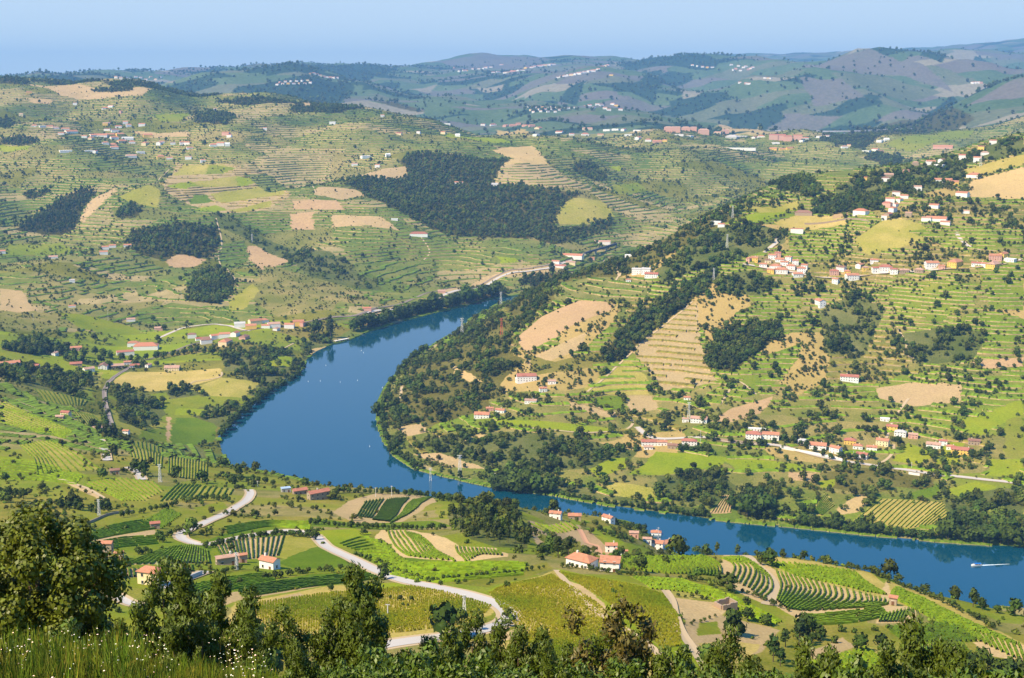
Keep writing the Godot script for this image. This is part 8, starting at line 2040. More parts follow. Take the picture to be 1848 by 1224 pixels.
var singles := {}
const WORD := {"olive": "olive tree", "wood": "tree", "bush": "shrub", "pine": "pine", "gum": "tree"}
func placed_trees() -> void:
	rng.seed = 401
	row("olive", "olive_tree", "dark rounded bush in the row below the hilltop vineyard", [71,-505,0.43,75,-506,0.52,77,-506,0.53,80,-506,0.49,83,-505,0.57,85,-505,0.43,88,-503,0.54,91,-500,0.58,92,-498,0.56,95,-493,0.41,97,-491,0.46,99,-487,0.59,101,-484,0.47,102,-481,0.48,104,-477,0.52,104,-473,0.58,106,-470,0.40,108,-465,0.39])
	row("olive", "olive_tree", "small dark bush in the row edging the bare pinkish field", [63,-453,0.36,66,-454,0.30,69,-457,0.39,73,-458,0.39,75,-459,0.34])
	row("olive", "olive_tree", "little bush in the row under the bare pinkish field", [58,-400,0.24,61,-404,0.26,63,-411,0.28,66,-415,0.34,68,-420,0.35,71,-427,0.29,74,-433,0.24])
	row("olive", "olive_tree", "grey green olive along the brow of the hilltop vineyard", [166,-614,0.58,169,-601,0.76,170,-597,0.67,171,-593,0.66,174,-591,0.65,176,-588,0.80,177,-585,0.83,177,-580,0.83,180,-578,0.54,181,-575,0.71,183,-571,0.56,184,-569,0.54,184,-562,0.53,185,-556,0.73,185,-548,0.55,185,-541,0.75,186,-538,0.50,186,-532,0.67,186,-526,0.54,187,-524,0.61,187,-518,0.52,188,-513,0.62,189,-511,0.75,189,-505,0.61,189,-500,0.48,190,-495,0.54,190,-490,0.48,190,-485,0.58,191,-481,0.61,189,-473,0.50,188,-465,0.59])
	row("olive", "olive_tree", "grey green bush beside the white barn and house", [21,-499,0.48,23,-497,0.44,25,-499,0.48,27,-499,0.43,29,-497,0.36,32,-498,0.52,33,-494,0.47,35,-492,0.52,37,-494,0.40,39,-493,0.39,40,-493,0.54,43,-490,0.50,44,-488,0.42,47,-490,0.40,49,-492,0.44,51,-494,0.37,53,-495,0.40,55,-493,0.40,56,-496,0.41])
	row("wood", "broadleaf_tree", "dark small tree along the wall above the yellow field", [-33,-468,0.23,-31,-468,0.24,-29,-468,0.17,-27,-471,0.22,-25,-471,0.24,-23,-472,0.18,-21,-471,0.21,-18,-473,0.20,-16,-474,0.21,-14,-472,0.22,-12,-473,0.19,-10,-473,0.23,-7,-474,0.18,-5,-475,0.16,-3,-476,0.24,-1,-475,0.21,1,-476,0.19,4,-482,0.16,6,-485,0.18,8,-487,0.24,11,-490,0.20,13,-494,0.18])
	row("wood", "broadleaf_tree", "riverside tree between the villas and the water", [85,-991,0.56,88,-991,0.54,92,-991,0.65,94,-994,0.49,99,-998,0.68,105,-1012,0.57,109,-1034,0.71,115,-1050,0.74])
	row("wood", "broadleaf_tree", "riverside tree below the big white villa", [156,-1167,0.82,162,-1165,0.68,166,-1161,0.65,169,-1160,0.81,175,-1157,0.69,178,-1154,0.92,182,-1149,0.87,185,-1150,0.90,189,-1146,0.84])
	row("wood", "broadleaf_tree", "garden tree among the riverside terraces", [65,-890,0.57,69,-890,0.44,72,-877,0.57,74,-876,0.56,78,-869,0.57,82,-870,0.54,87,-873,0.54])
	row("wood", "hedge_tree", "round tree along the bluff above the river", [-224,-981,0.58,-219,-981,0.72,-213,-978,0.50,-210,-985,0.66,-205,-982,0.64,-199,-981,0.72,-191,-972,0.59])
	row("wood", "hedge_tree", "bluff tree right of the large stone farmhouse", [-134,-915,0.49,-132,-918,0.63,-128,-921,0.66,-124,-922,0.57,-119,-924,0.42,-117,-928,0.55,-112,-923,0.47,-108,-926,0.45,-104,-928,0.46,-99,-924,0.51,-95,-929,0.65,-91,-932,0.61,-88,-934,0.42,-82,-928,0.51,-78,-927,0.44,-73,-927,0.65,-70,-928,0.54,-65,-930,0.58,-60,-930,0.55])
	row("wood", "hedge_tree", "tree in the hedge stepping down to the dark grove", [-54,-899,0.75,-51,-887,0.54,-46,-878,0.67,-44,-870,0.68,-39,-870,0.53,-36,-867,0.71,-32,-854,0.50,-29,-853,0.62,-26,-859,0.57,-22,-850,0.70,-18,-851,0.49,-17,-858,0.45,-13,-857,0.50,-9,-861,0.52,-6,-853,0.68,-3,-841,0.48,0,-811,0.47,2,-805,0.54,5,-800,0.50])
	row("wood", "hedge_tree", "dense hedge tree between the dark ribbed vineyards and the green shelf", [-122,-732,0.42,-119,-731,0.43,-117,-731,0.49,-113,-729,0.43,-110,-724,0.36,-106,-721,0.43,-103,-719,0.33,-100,-717,0.34,-96,-715,0.47,-95,-717,0.49,-91,-713,0.42,-87,-711,0.47,-85,-707,0.45,-82,-708,0.49,-79,-705,0.49,-75,-704,0.47,-72,-700,0.33,-69,-701,0.47,-66,-703,0.36,-63,-698,0.42,-61,-698,0.48,-58,-699,0.37,-55,-697,0.34,-52,-695,0.33,-48,-694,0.36,-46,-697,0.45,-41,-692,0.40,-39,-694,0.44])
	row("wood", "broadleaf_tree", "dark orchard tree at the left edge above the big tree", [-334,-792,0.77,-326,-784,0.77,-322,-786,0.73,-314,-779,0.72])
	row("wood", "broadleaf_tree", "dark tree in the row right of the big tree top", [-273,-732,0.66,-267,-730,0.59,-261,-726,0.76,-258,-724,0.59,-251,-722,0.55,-245,-719,0.75,-244,-730,0.66])
	row("wood", "bank_tree", "tree on the bank left of the upper road", [-228,-706,0.45,-227,-714,0.46,-226,-721,0.34,-224,-730,0.35,-223,-734,0.34,-222,-743,0.43,-221,-751,0.38,-220,-759,0.42,-218,-762,0.50,-218,-776,0.46,-218,-785,0.51,-218,-806,0.52])
	row("wood", "broadleaf_tree", "tree beside the upper road bend", [-215,-814,0.41,-213,-818,0.43,-211,-822,0.47,-208,-824,0.57,-205,-832,0.55,-201,-828,0.53,-197,-832,0.61,-194,-830,0.43])
	row("wood", "hedge_tree", "hedge tree along the hidden stretch of road below the shoulder vineyard", [-149,-587,0.25,-148,-594,0.34,-147,-596,0.37,-147,-602,0.37,-146,-607,0.36,-144,-611,0.37,-144,-617,0.35,-144,-623,0.33,-143,-632,0.28,-143,-638,0.39,-142,-644,0.32,-140,-647,0.35,-139,-647,0.34,-138,-655,0.35,-137,-657,0.40,-135,-659,0.39,-134,-660,0.29,-132,-664,0.30,-131,-669,0.44,-129,-673,0.39,-127,-671,0.33,-126,-673,0.29,-123,-669,0.38,-121,-667,0.44,-118,-669,0.43,-116,-667,0.31,-114,-667,0.29])
	row("olive", "olive_tree", "olive in the diagonal row beside the tan lane", [-112,-431,0.56,-109,-436,0.61,-110,-451,0.52,-109,-461,0.54,-107,-470,0.53])
	row("olive", "olive_tree", "olive in the short dark row above the green strip", [-101,-489,0.56,-99,-490,0.62,-97,-491,0.70,-95,-493,0.62,-94,-501,0.58,-93,-502,0.63])
	row("olive", "olive_tree", "olive in the sparse row below the fanning vine rows", [-89,-509,0.49,-87,-512,0.63,-83,-517,0.50,-80,-518,0.63,-79,-522,0.52,-75,-524,0.65,-72,-525,0.49,-69,-526,0.46])
	row("olive", "olive_tree", "lone small tree dotted in the field left of the road", [-47,-422,0.45,-43,-421,0.32,-39,-417,0.46,-35,-414,0.40])
	row("olive", "olive_tree", "small tree in the second dotted row in the road field", [-37,-404,0.28,-35,-401,0.25])
	row("bush", "shrub", "dark bush beside the pale road", [-76,-585,1.06,-73,-578,1.12,-69,-569,0.94,-67,-565,1.16,-61,-547,1.13,-59,-542,0.88,-54,-526,0.86,-50,-511,0.71,-48,-506,0.80,-44,-495,1.03,-41,-485,0.82,-38,-481,1.01,-36,-476,0.88,-33,-470,0.93,-32,-466,0.84])
	row("wood", "broadleaf_tree", "clump tree left of the upper road foot", [-176,-601,0.60,-174,-600,0.43])
	row("wood", "broadleaf_tree", "clump tree behind the striped rise", [-170,-546,0.45,-169,-546,0.36,-168,-551,0.45,-165,-548,0.32])
	row("wood", "hedge_tree", "hedge bush along the lane by the cream house", [-126,-492,0.22,-125,-496,0.19,-123,-496,0.18,-123,-499,0.17,-121,-501,0.25,-120,-501,0.26,-120,-505,0.27,-119,-511,0.25,-118,-514,0.25,-117,-517,0.27])
	row("wood", "bank_tree", "tall bank tree opposite the near terraces", [-18,-1345,2.45,-11,-1343,2.50,-2,-1339,2.46,5,-1334,2.97,9,-1333,2.27,17,-1334,2.81,25,-1330,2.45,32,-1329,2.06,39,-1328,1.91])
	row("wood", "bank_tree", "bank tree left of the striped riverside vineyard", [242,-1245,2.80,254,-1241,2.58,260,-1241,2.90])
	row("wood", "bank_tree", "dense bank tree in the thicket at the right edge", [423,-1184,2.03,428,-1182,2.51,437,-1179,1.74,446,-1176,1.66,453,-1174,2.01,459,-1172,2.25,466,-1171,2.21,475,-1170,2.33,482,-1168,2.05,487,-1167,2.30])
	row("wood", "bank_tree", "bank tree in the second line at the right edge", [442,-1211,1.78,450,-1207,1.36,458,-1204,1.85,463,-1204,1.65,469,-1200,1.38,478,-1197,1.43,488,-1193,1.40,494,-1191,1.91])
	row("wood", "bank_tree", "light green willow on the right river bank", [291,-1223,1.07,296,-1221,1.36,303,-1217,1.38,309,-1216,1.24,316,-1214,0.93,322,-1212,1.37,326,-1210,1.09,334,-1206,0.95,340,-1205,1.33,345,-1202,1.18,350,-1200,1.41,358,-1198,1.21,365,-1197,1.38,371,-1194,1.19,379,-1191,1.03,383,-1191,1.19,391,-1189,1.03,396,-1187,1.17,403,-1184,1.12,411,-1182,1.16])
	row("wood", "bank_tree", "bush on the right river bank", [55,-1321,0.84,61,-1315,0.87,67,-1313,0.75,73,-1310,0.61,78,-1306,0.89,82,-1304,0.79,88,-1300,0.72,94,-1297,0.61,100,-1294,0.73,103,-1292,0.64,109,-1289,0.80,117,-1286,0.84,121,-1285,0.69,126,-1282,0.68,133,-1279,0.59,137,-1276,0.73,144,-1274,0.73,150,-1271,0.79,155,-1269,0.67,159,-1267,0.59,165,-1265,0.70,170,-1263,0.88,177,-1259,0.91,182,-1256,0.81,188,-1254,0.91,193,-1253,0.79,197,-1251,0.89,203,-1249,0.67])
	row("wood", "bank_tree", "small bank tree on the inner river bend", [-106,-1419,0.89,-112,-1429,0.86,-117,-1436,1.15,-124,-1449,0.88,-129,-1457,1.13,-134,-1467,0.95,-140,-1478,1.10,-147,-1494,1.13,-149,-1504,0.88,-153,-1520,0.98,-158,-1544,1.23,-160,-1555,1.05,-164,-1576,0.84,-167,-1602,0.92,-170,-1618,1.22,-173,-1640,1.07,-177,-1664,1.30,-178,-1691,1.40,-178,-1708,0.97,-179,-1736,1.26,-180,-1771,1.17,-180,-1795,1.05,-181,-1817,0.99,-181,-1850,1.35,-180,-1868,1.07,-177,-1907,1.03,-175,-1927,1.53,-173,-1952,1.25,-170,-1979,1.64,-167,-2005,1.13,-163,-2027,1.59,-159,-2054,1.72,-155,-2065,1.15,-151,-2084,1.61,-146,-2110,1.27])
	row("wood", "bank_tree", "tree on the left river bank", [-373,-1567,1.24,-373,-1581,1.15,-371,-1597,1.63,-372,-1615,1.30,-371,-1630,1.68,-370,-1654,1.33,-368,-1669,1.82,-366,-1693,1.74,-365,-1709,1.33,-364,-1734,1.74,-361,-1745,1.46,-361,-1766,1.85,-359,-1784,1.47,-357,-1798,1.46,-355,-1816,1.81,-351,-1835,1.54,-347,-1853,1.79,-345,-1862,1.60,-340,-1887,1.35,-337,-1901,1.43,-333,-1923,1.32])
	row("wood", "bank_tree", "tall bank tree at the far left bank by the bend", [-291,-2281,2.56,-280,-2297,3.30,-268,-2314,3.49,-259,-2329,3.20,-246,-2353,2.51,-237,-2372,3.05,-223,-2403,2.72,-214,-2424,2.82,-207,-2442,3.18,-191,-2471,3.19,-180,-2490,3.33,-172,-2498,3.07,-158,-2515,3.59,-148,-2523,2.66,-132,-2545,2.53,-122,-2560,2.96,-112,-2574,2.83,-95,-2603,3.96,-86,-2620,2.90,-72,-2641,2.92,-60,-2659,4.04,-45,-2680,3.17,-34,-2692,3.66])
	row("gum", "tall_tree", "tall dark tree in the grove at the far river bend", [28,-2753,2.57,46,-2795,1.82,63,-2824,1.85,78,-2846,1.78,91,-2863,2.55])
	row("wood", "broadleaf_tree", "gnarled tree below the pine group", [104,-409,0.40,108,-415,0.59])
	row("wood", "broadleaf_tree", "rounded tree in the corner orchard", [133,-364,0.86,139,-370,0.67,144,-375,0.74,147,-377,0.77,151,-379,0.87,155,-377,0.58,159,-377,0.76])
	row("wood", "broadleaf_tree", "garden tree by the pair of villas", [200,-1452,1.09,207,-1452,1.08,213,-1449,0.93,221,-1450,0.93,228,-1450,1.05,234,-1450,0.79])
	row("wood", "broadleaf_tree", "tree of the lower road hamlet", [258,-1444,0.92,273,-1447,0.78,280,-1449,0.73,294,-1454,1.09,301,-1456,0.93,314,-1463,0.87,327,-1468,1.15,338,-1468,1.03,345,-1460,0.79,350,-1453,1.12,358,-1442,0.84,365,-1429,1.02,371,-1419,0.90,383,-1420,1.02,392,-1421,0.88,400,-1420,1.09,409,-1421,0.84,420,-1423,1.09])
	row("wood", "broadleaf_tree", "tree of the eastern road hamlet", [482,-1434,0.81,491,-1433,1.15,497,-1432,0.77,504,-1428,0.74,510,-1423,0.89,516,-1420,0.99,524,-1412,0.73,534,-1418,1.13,545,-1421,0.94,555,-1427,1.14,565,-1440,0.97])
	row("wood", "bank_tree", "tree among the left bank hamlet gardens", [-699,-1941,1.13,-696,-1972,1.71,-692,-2000,1.63,-686,-2039,1.45,-671,-2034,1.72,-659,-2030,1.65,-637,-2025,1.32,-618,-2008,1.37,-604,-2001,1.19,-595,-2014,1.22,-581,-2024,1.45,-572,-2038,1.41,-560,-2045,1.21,-543,-2050,1.17,-530,-2047,1.24,-505,-2033,1.11,-491,-2025,1.68,-474,-2016,1.20,-462,-2028,1.48,-449,-2046,1.44])
	row("gum", "tall_tree", "tall thin tree on the brow, leftmost of the hilltop row", [108.3, -634.6, 0.48])
	row("gum", "tall_tree", "second tall thin tree on the brow of the hilltop", [214.5, -1143.1, 0.95])
	row("wood", "broadleaf_tree", "low rounded tree between the tall ones on the brow", [221.9, -1140.1, 0.92])
	row("wood", "broadleaf_tree", "rounded tree left of the dark pair on the brow", [235.3, -1138.6, 1.10])
	row("gum", "tall_tree", "left one of the dark pair on the brow", [245.0, -1137.2, 0.73])
	row("gum", "tall_tree", "right taller one of the dark pair on the brow", [255.7, -1135.7, 0.89])
	row("gum", "tall_tree", "last dark tree of the brow row above the river", [149.8, -619.3, 0.38])
	row("wood", "broadleaf_tree", "rounded brow tree right of the big white villa", [185.2, -1144.5, 1.15])
	row("gum", "tall_tree", "tall dark tree standing against the river at the right", [199.7, -516.0, 0.64])
	row("wood", "broadleaf_tree", "round tree at the foot of the tall dark river tree", [202.5, -513.3, 0.60])
	row("gum", "tall_tree", "left narrow dark tree of the pair right of the dark grove", [20.4, -533.4, 0.67])
	row("gum", "tall_tree", "right narrow dark tree of the pair right of the dark grove", [25.6, -543.3, 0.74])
	row("wood", "broadleaf_tree", "big round dark tree on the bare knoll", [75.5, -405.8, 0.94])
	row("wood", "broadleaf_tree", "smaller dark tree behind the big round one on the knoll", [86.4, -435.1, 0.66])
	row("pine", "pine_tree", "tallest pine of the group right of the knoll", [97.4, -401.9, 0.86])
	row("pine", "pine_tree", "pine in front of the tallest one of the group", [91.5, -395.9, 0.67])
	row("pine", "pine_tree", "left pine with layered branches in the group", [81.6, -369.1, 0.73])
	row("pine", "pine_tree", "lower pine at the foot of the group", [82.5, -363.1, 0.59])
	row("wood", "broadleaf_tree", "rounded tree right of the tallest pine", [105.4, -419.2, 0.77])
	row("wood", "broadleaf_tree", "left one of the two round trees above the corner vineyard", [118.1, -401.1, 0.67])
	row("wood", "broadleaf_tree", "right one of the two round trees above the corner vineyard", [126.8, -406.7, 0.59])
	row("wood", "broadleaf_tree", "small round tree on the bare bank below the two round trees", [97.7, -375.8, 0.35])
	row("wood", "broadleaf_tree", "pale round tree by the water at the right edge", [215.4, -509.4, 0.83])
	row("wood", "broadleaf_tree", "low tree by the water left of the pale round one", [207.8, -509.7, 0.49])
	row("wood", "broadleaf_tree", "single dark bush tree at the left end of the green strip", [-68.4, -450.8, 0.34])
	row("olive", "olive_tree", "small bush right of the single dark bush tree", [-58.1, -449.2, 0.57])
	row("olive", "olive_tree", "tiny tree on the track corner above the bare field", [71.8, -464.3, 0.44])
	row("wood", "broadleaf_tree", "big dark tree at the boat landing", [-349.0, -2218.2, 2.90])
	row("gum", "tall_tree", "tall dark tree beside the landing stage", [-323.3, -2210.7, 2.20])
	row("gum", "tall_tree", "dark tree beside the railway in the hamlet", [-516.1, -2028.8, 1.15])
	row("wood", "broadleaf_tree", "dark tree hiding the upper end of the lower road", [-108.0, -656.0, 0.73])
	row("wood", "broadleaf_tree", "tree left of the one at the upper end of the lower road", [-112.7, -665.8, 0.60])
	row("wood", "broadleaf_tree", "tree where the upper road passes behind the rise", [-150.3, -590.9, 0.42])
	row("wood", "broadleaf_tree", "dark tree where the near slope meets the river", [-227.3, -1010.1, 1.13])
	row("wood", "broadleaf_tree", "dark tree right of the small stone shed", [-297.2, -961.4, 1.20])
	row("wood", "broadleaf_tree", "tall dark tree at the lane patch on the left slope", [-286.1, -943.3, 1.28])
	row("wood", "broadleaf_tree", "dark round tree left of the light green vineyard", [-263.2, -953.5, 1.08])
	row("wood", "broadleaf_tree", "dark tree right of the light green vineyard", [-239.3, -938.6, 1.25])
	row("wood", "broadleaf_tree", "yellowish round bush at the lane head", [-467.7, -1337.2, 0.63])
	row("pine", "pine_tree", "narrow cypress on the far bank beside the middle pylon", [-59.0, -1376.7, 1.19])
	row("pine", "pine_tree", "narrow cypress on the inner bend", [-113.4, -1415.4, 1.02])
	row("wood", "broadleaf_tree", "dark tree leaning over the inner bend", [-183.7, -1667.8, 2.17])
	row("gum", "tall_tree", "tall dark tree at the tip of the inner bend", [-148.5, -1479.8, 1.22])
	row("gum", "tall_tree", "tall dark tree of the grove above the river houses", [10, -707, 0.55, -17, -739, 0.60, -8, -619, 0.58, -13, -723, 0.52, -9, -613, 0.44, 3, -774, 0.70, -8, -621, 0.45, -3, -738, 0.60, -15, -753, 0.40, -13, -617, 0.50, -14, -644, 0.50, -34, -723, 0.51, -10, -619, 0.34, 2, -635, 0.41, -7, -723, 0.61, -14, -633, 0.33, -12, -609, 0.36, -20, -623, 0.33, -20, -616, 0.45, -16, -712, 0.67, -26, -637, 0.42, -31, -745, 0.67, -14, -726, 0.67, 6, -600, 0.38, -18, -616, 0.43, 5, -724, 0.64, 2, -780, 0.53, -17, -715, 0.44, -20, -762, 0.50, -5, -733, 0.38, -6, -599, 0.55, 2, -611, 0.35, 2, -772, 0.49, -2, -624, 0.40, -3, -786, 0.55, -7, -635, 0.44, -8, -824, 0.53, 2, -782, 0.49, -21, -783, 0.47, -25, -770, 0.61, -1, -783, 0.51, -2, -762, 0.44, -17, -621, 0.48, -28, -758, 0.50, -2, -608, 0.43, 8, -621, 0.39])

func foreground() -> void:
	big_tree(-13.92, -35.36, 1.13)
	near_plant("gum0", "young_eucalyptus", -14.60, -49.91, 1.85, 2.2, "young dark eucalyptus in front of the cream house", "tree")
	near_plant("gum2", "young_eucalyptus", -12.10, -44.38, 1.58, 0.3, "bushy eucalyptus right of the one before the cream house", "tree")
	near_plant("gum1", "young_eucalyptus", -10.44, -42.74, 1.45, 3.3, "tapering eucalyptus with narrow top beside the yellow vineyard", "tree")
	near_plant("gum0", "young_eucalyptus", -10.12, -38.70, 1.00, 3.9, "low dark eucalyptus between the taller ones at the lower left", "tree")
	near_plant("gum1", "young_eucalyptus", -8.16, -37.11, 0.95, 3.5, "small eucalyptus with two tops at the lower left", "tree")
	near_plant("gum0", "young_eucalyptus", -7.45, -39.30, 1.13, 3.5, "lone dark eucalyptus against the yellow vineyard", "tree")
	near_plant("gum2", "young_eucalyptus", -5.74, -43.62, 1.71, 5.7, "tall ragged dark eucalyptus left of the road bend", "tree")
	near_plant("gum1", "young_eucalyptus", -4.89, -41.71, 1.48, 5.5, "dense eucalyptus at the right of the tall ragged one", "tree")
	near_plant("gum0", "young_eucalyptus", -6.46, -43.52, 1.38, 1.8, "eucalyptus at the left foot of the tall ragged one", "tree")
	near_plant("bush0", "leafy_bush", -3.33, -31.83, 1.52, 0.2, "large bright leaved bush at the bottom below the road", "bush")
	near_plant("bush1", "leafy_bush", -2.52, -33.91, 1.70, 0.7, "bright leaved bush right of the large one at the bottom", "bush")
	near_plant("bush0", "leafy_bush", -3.96, -29.74, 1.03, 5.9, "low bright leaved bush below the tall ragged eucalyptus", "bush")
	near_plant("gum0", "young_eucalyptus", -1.61, -47.97, 1.52, 1.6, "pointed eucalyptus over the near end of the road", "tree")
	near_plant("gum1", "young_eucalyptus", -2.34, -45.94, 1.35, 6.0, "dark eucalyptus left of the pointed one over the road", "tree")
	near_plant("gum2", "young_eucalyptus", -0.72, -47.99, 1.46, 3.9, "eucalyptus right of the pointed one over the road", "tree")
	near_plant("gum0", "young_eucalyptus", 0.24, -46.00, 1.42, 0.0, "slim eucalyptus at the inner foot of the road bend", "tree")
	near_plant("gum1", "young_eucalyptus", 1.16, -45.99, 1.40, 3.0, "rounded eucalyptus at the start of the right field", "tree")
	near_plant("bush1", "leafy_bush", -0.70, -33.99, 1.60, 1.2, "bright low bush in the bottom middle", "bush")
	near_plant("bush0", "leafy_bush", 0.41, -34.00, 1.57, 2.0, "bright low bush right of the bottom middle", "bush")
	near_plant("bush1", "leafy_bush", 1.79, -35.96, 1.74, 2.2, "bright bush below the right field", "bush")
	near_plant("gum0", "young_eucalyptus", 3.34, -43.87, 1.42, 1.2, "dark eucalyptus left of the bare stemmed tree", "tree")
	near_plant("stem0", "small_tree", 4.01, -41.81, 1.98, 0.1, "small brown tinged tree on a bare stem before the right field", "tree")
	near_plant("gum2", "young_eucalyptus", 4.83, -43.73, 1.40, 0.3, "wide yellow green eucalyptus below the bare stemmed tree", "tree")
	near_plant("gum1", "young_eucalyptus", 6.35, -43.54, 1.34, 5.9, "low eucalyptus beside the sandy track end", "tree")
	near_plant("gum0", "young_eucalyptus", 8.78, -47.19, 1.65, 2.5, "tall dark eucalyptus left of the pines at the bottom", "tree")
	near_plant("gum1", "young_eucalyptus", 7.98, -45.30, 1.44, 3.2, "low eucalyptus at the foot of the tall one left of the pines", "tree")
	near_plant("bush0", "leafy_bush", 8.63, -39.06, 2.04, 0.6, "bush at the bottom below the pines", "bush")
	near_plant("gum1", "young_eucalyptus", 12.00, -44.41, 1.51, 3.0, "low eucalyptus in the bottom vineyard corner", "tree")
	near_plant("gum2", "young_eucalyptus", 14.59, -43.62, 1.90, 4.8, "tall dark eucalyptus before the dark green vineyard", "tree")
	near_plant("gum0", "young_eucalyptus", 13.29, -41.94, 1.60, 5.6, "eucalyptus left of the tall one before the dark green vineyard", "tree")
	near_plant("gum1", "young_eucalyptus", 15.55, -43.29, 1.71, 1.5, "low eucalyptus right of the tall one before the dark green vineyard", "tree")
	near_plant("gum1", "young_eucalyptus", -9.25, -28.54, 0.55, 6.1, "dark eucalyptus at the right foot of the big tree", "tree")
	near_plant("bush1", "leafy_bush", 9.11, -36.89, 1.91, 4.6, "low bush at the bottom right of the pines", "bush")
	near_plant("bush0", "leafy_bush", -8.47, -20.30, 0.78, 1.9, "dark leafy shrub in the broom under the big tree", "bush")
	near_plant("bush1", "leafy_bush", -8.56, -22.42, 0.89, 0.8, "leafy shrub in the broom right of the big tree trunk", "bush")
	near_plant("bush0", "leafy_bush", -7.83, -22.69, 0.78, 1.5, "low leafy shrub where the broom ends on the left", "bush")
	near_plant("gum2", "leafy_bush", -8.06, -24.72, 0.57, 1.3, "ragged shrub right of the broom at the lower left", "bush")
	near_plant("gum2", "leafy_bush", -5.25, -29.54, 0.57, 0.8, "low bush along the bottom edge below the yellow vineyard", "bush")
	near_plant("bush1", "leafy_bush", -5.73, -36.55, 1.35, 3.8, "broad bush along the bottom edge below the tall ragged eucalyptus", "bush")
	near_plant("bush0", "leafy_bush", -2.72, -29.88, 1.11, 5.4, "spreading bush along the bottom edge below the road end", "bush")
	near_plant("gum2", "leafy_bush", -2.15, -36.94, 1.10, 3.0, "dense bush along the bottom edge under the pointed eucalyptus", "bush")
	near_plant("bush0", "leafy_bush", -1.11, -29.98, 1.20, 4.8, "pale bush along the bottom edge below the road bend", "bush")
	near_plant("bush1", "leafy_bush", -0.16, -37.00, 1.75, 5.4, "ragged bush along the bottom edge under the slim eucalyptus", "bush")
	near_plant("gum2", "leafy_bush", 0.93, -29.99, 0.81, 6.1, "rounded bush along the bottom edge below the right field edge", "bush")
	near_plant("bush1", "leafy_bush", 2.39, -36.92, 1.73, 3.2, "tangled bush along the bottom edge under the brown tinged tree", "bush")
	near_plant("bush0", "leafy_bush", 2.74, -29.87, 1.35, 3.9, "low bush along the bottom edge under the wide yellow green eucalyptus", "bush")
	near_plant("gum2", "leafy_bush", 4.58, -36.72, 1.10, 4.2, "broad bush along the bottom edge below the sandy track", "bush")
	near_plant("bush0", "leafy_bush", 4.74, -29.62, 1.43, 5.7, "spreading bush along the bottom edge at the foot of the bare knoll", "bush")
	near_plant("bush1", "leafy_bush", 7.25, -36.28, 1.85, 4.0, "dense bush along the bottom edge beneath the tall eucalyptus left of the pines", "bush")
	near_plant("gum2", "leafy_bush", 7.12, -29.14, 0.97, 4.6, "pale bush along the bottom edge under the pine group", "bush")
	near_plant("bush1", "leafy_bush", 10.35, -35.52, 2.00, 3.5, "ragged bush along the bottom edge below the corner vineyard", "bush")
	near_plant("bush0", "leafy_bush", 8.69, -28.71, 1.64, 5.0, "rounded bush along the bottom edge left of the tallest right eucalyptus", "bush")
	near_plant("gum2", "leafy_bush", 13.02, -34.63, 1.36, 5.1, "tangled bush along the bottom edge right of the tallest right eucalyptus", "bush")
	near_plant("bush0", "leafy_bush", 11.28, -27.80, 1.84, 0.7, "low bush along the bottom edge below the corner orchard", "bush")
	near_plant("bush1", "leafy_bush", 14.54, -34.02, 2.30, 5.8, "broad bush along the bottom edge in the bottom right corner", "bush")
	near_plant("gum2", "leafy_bush", -8.92, -28.64, 0.42, 2.5, "spreading bush along the bottom edge right of the big corner tree", "bush")
	near_plant("bush1", "leafy_bush", -8.51, -36.01, 0.78, 4.0, "dense bush along the bottom edge under the two topped eucalyptus", "bush")
	near_plant("bush0", "leafy_bush", -6.11, -29.37, 0.84, 5.0, "pale bush along the bottom edge below the lone dark eucalyptus", "bush")
	broom()

func land(k: int, outline: Array) -> void:
	var p := PackedVector2Array()
	for i in range(0, outline.size(), 2):
		p.append(Vector2(outline[i], outline[i + 1]))
	LANDS.append([k, p])

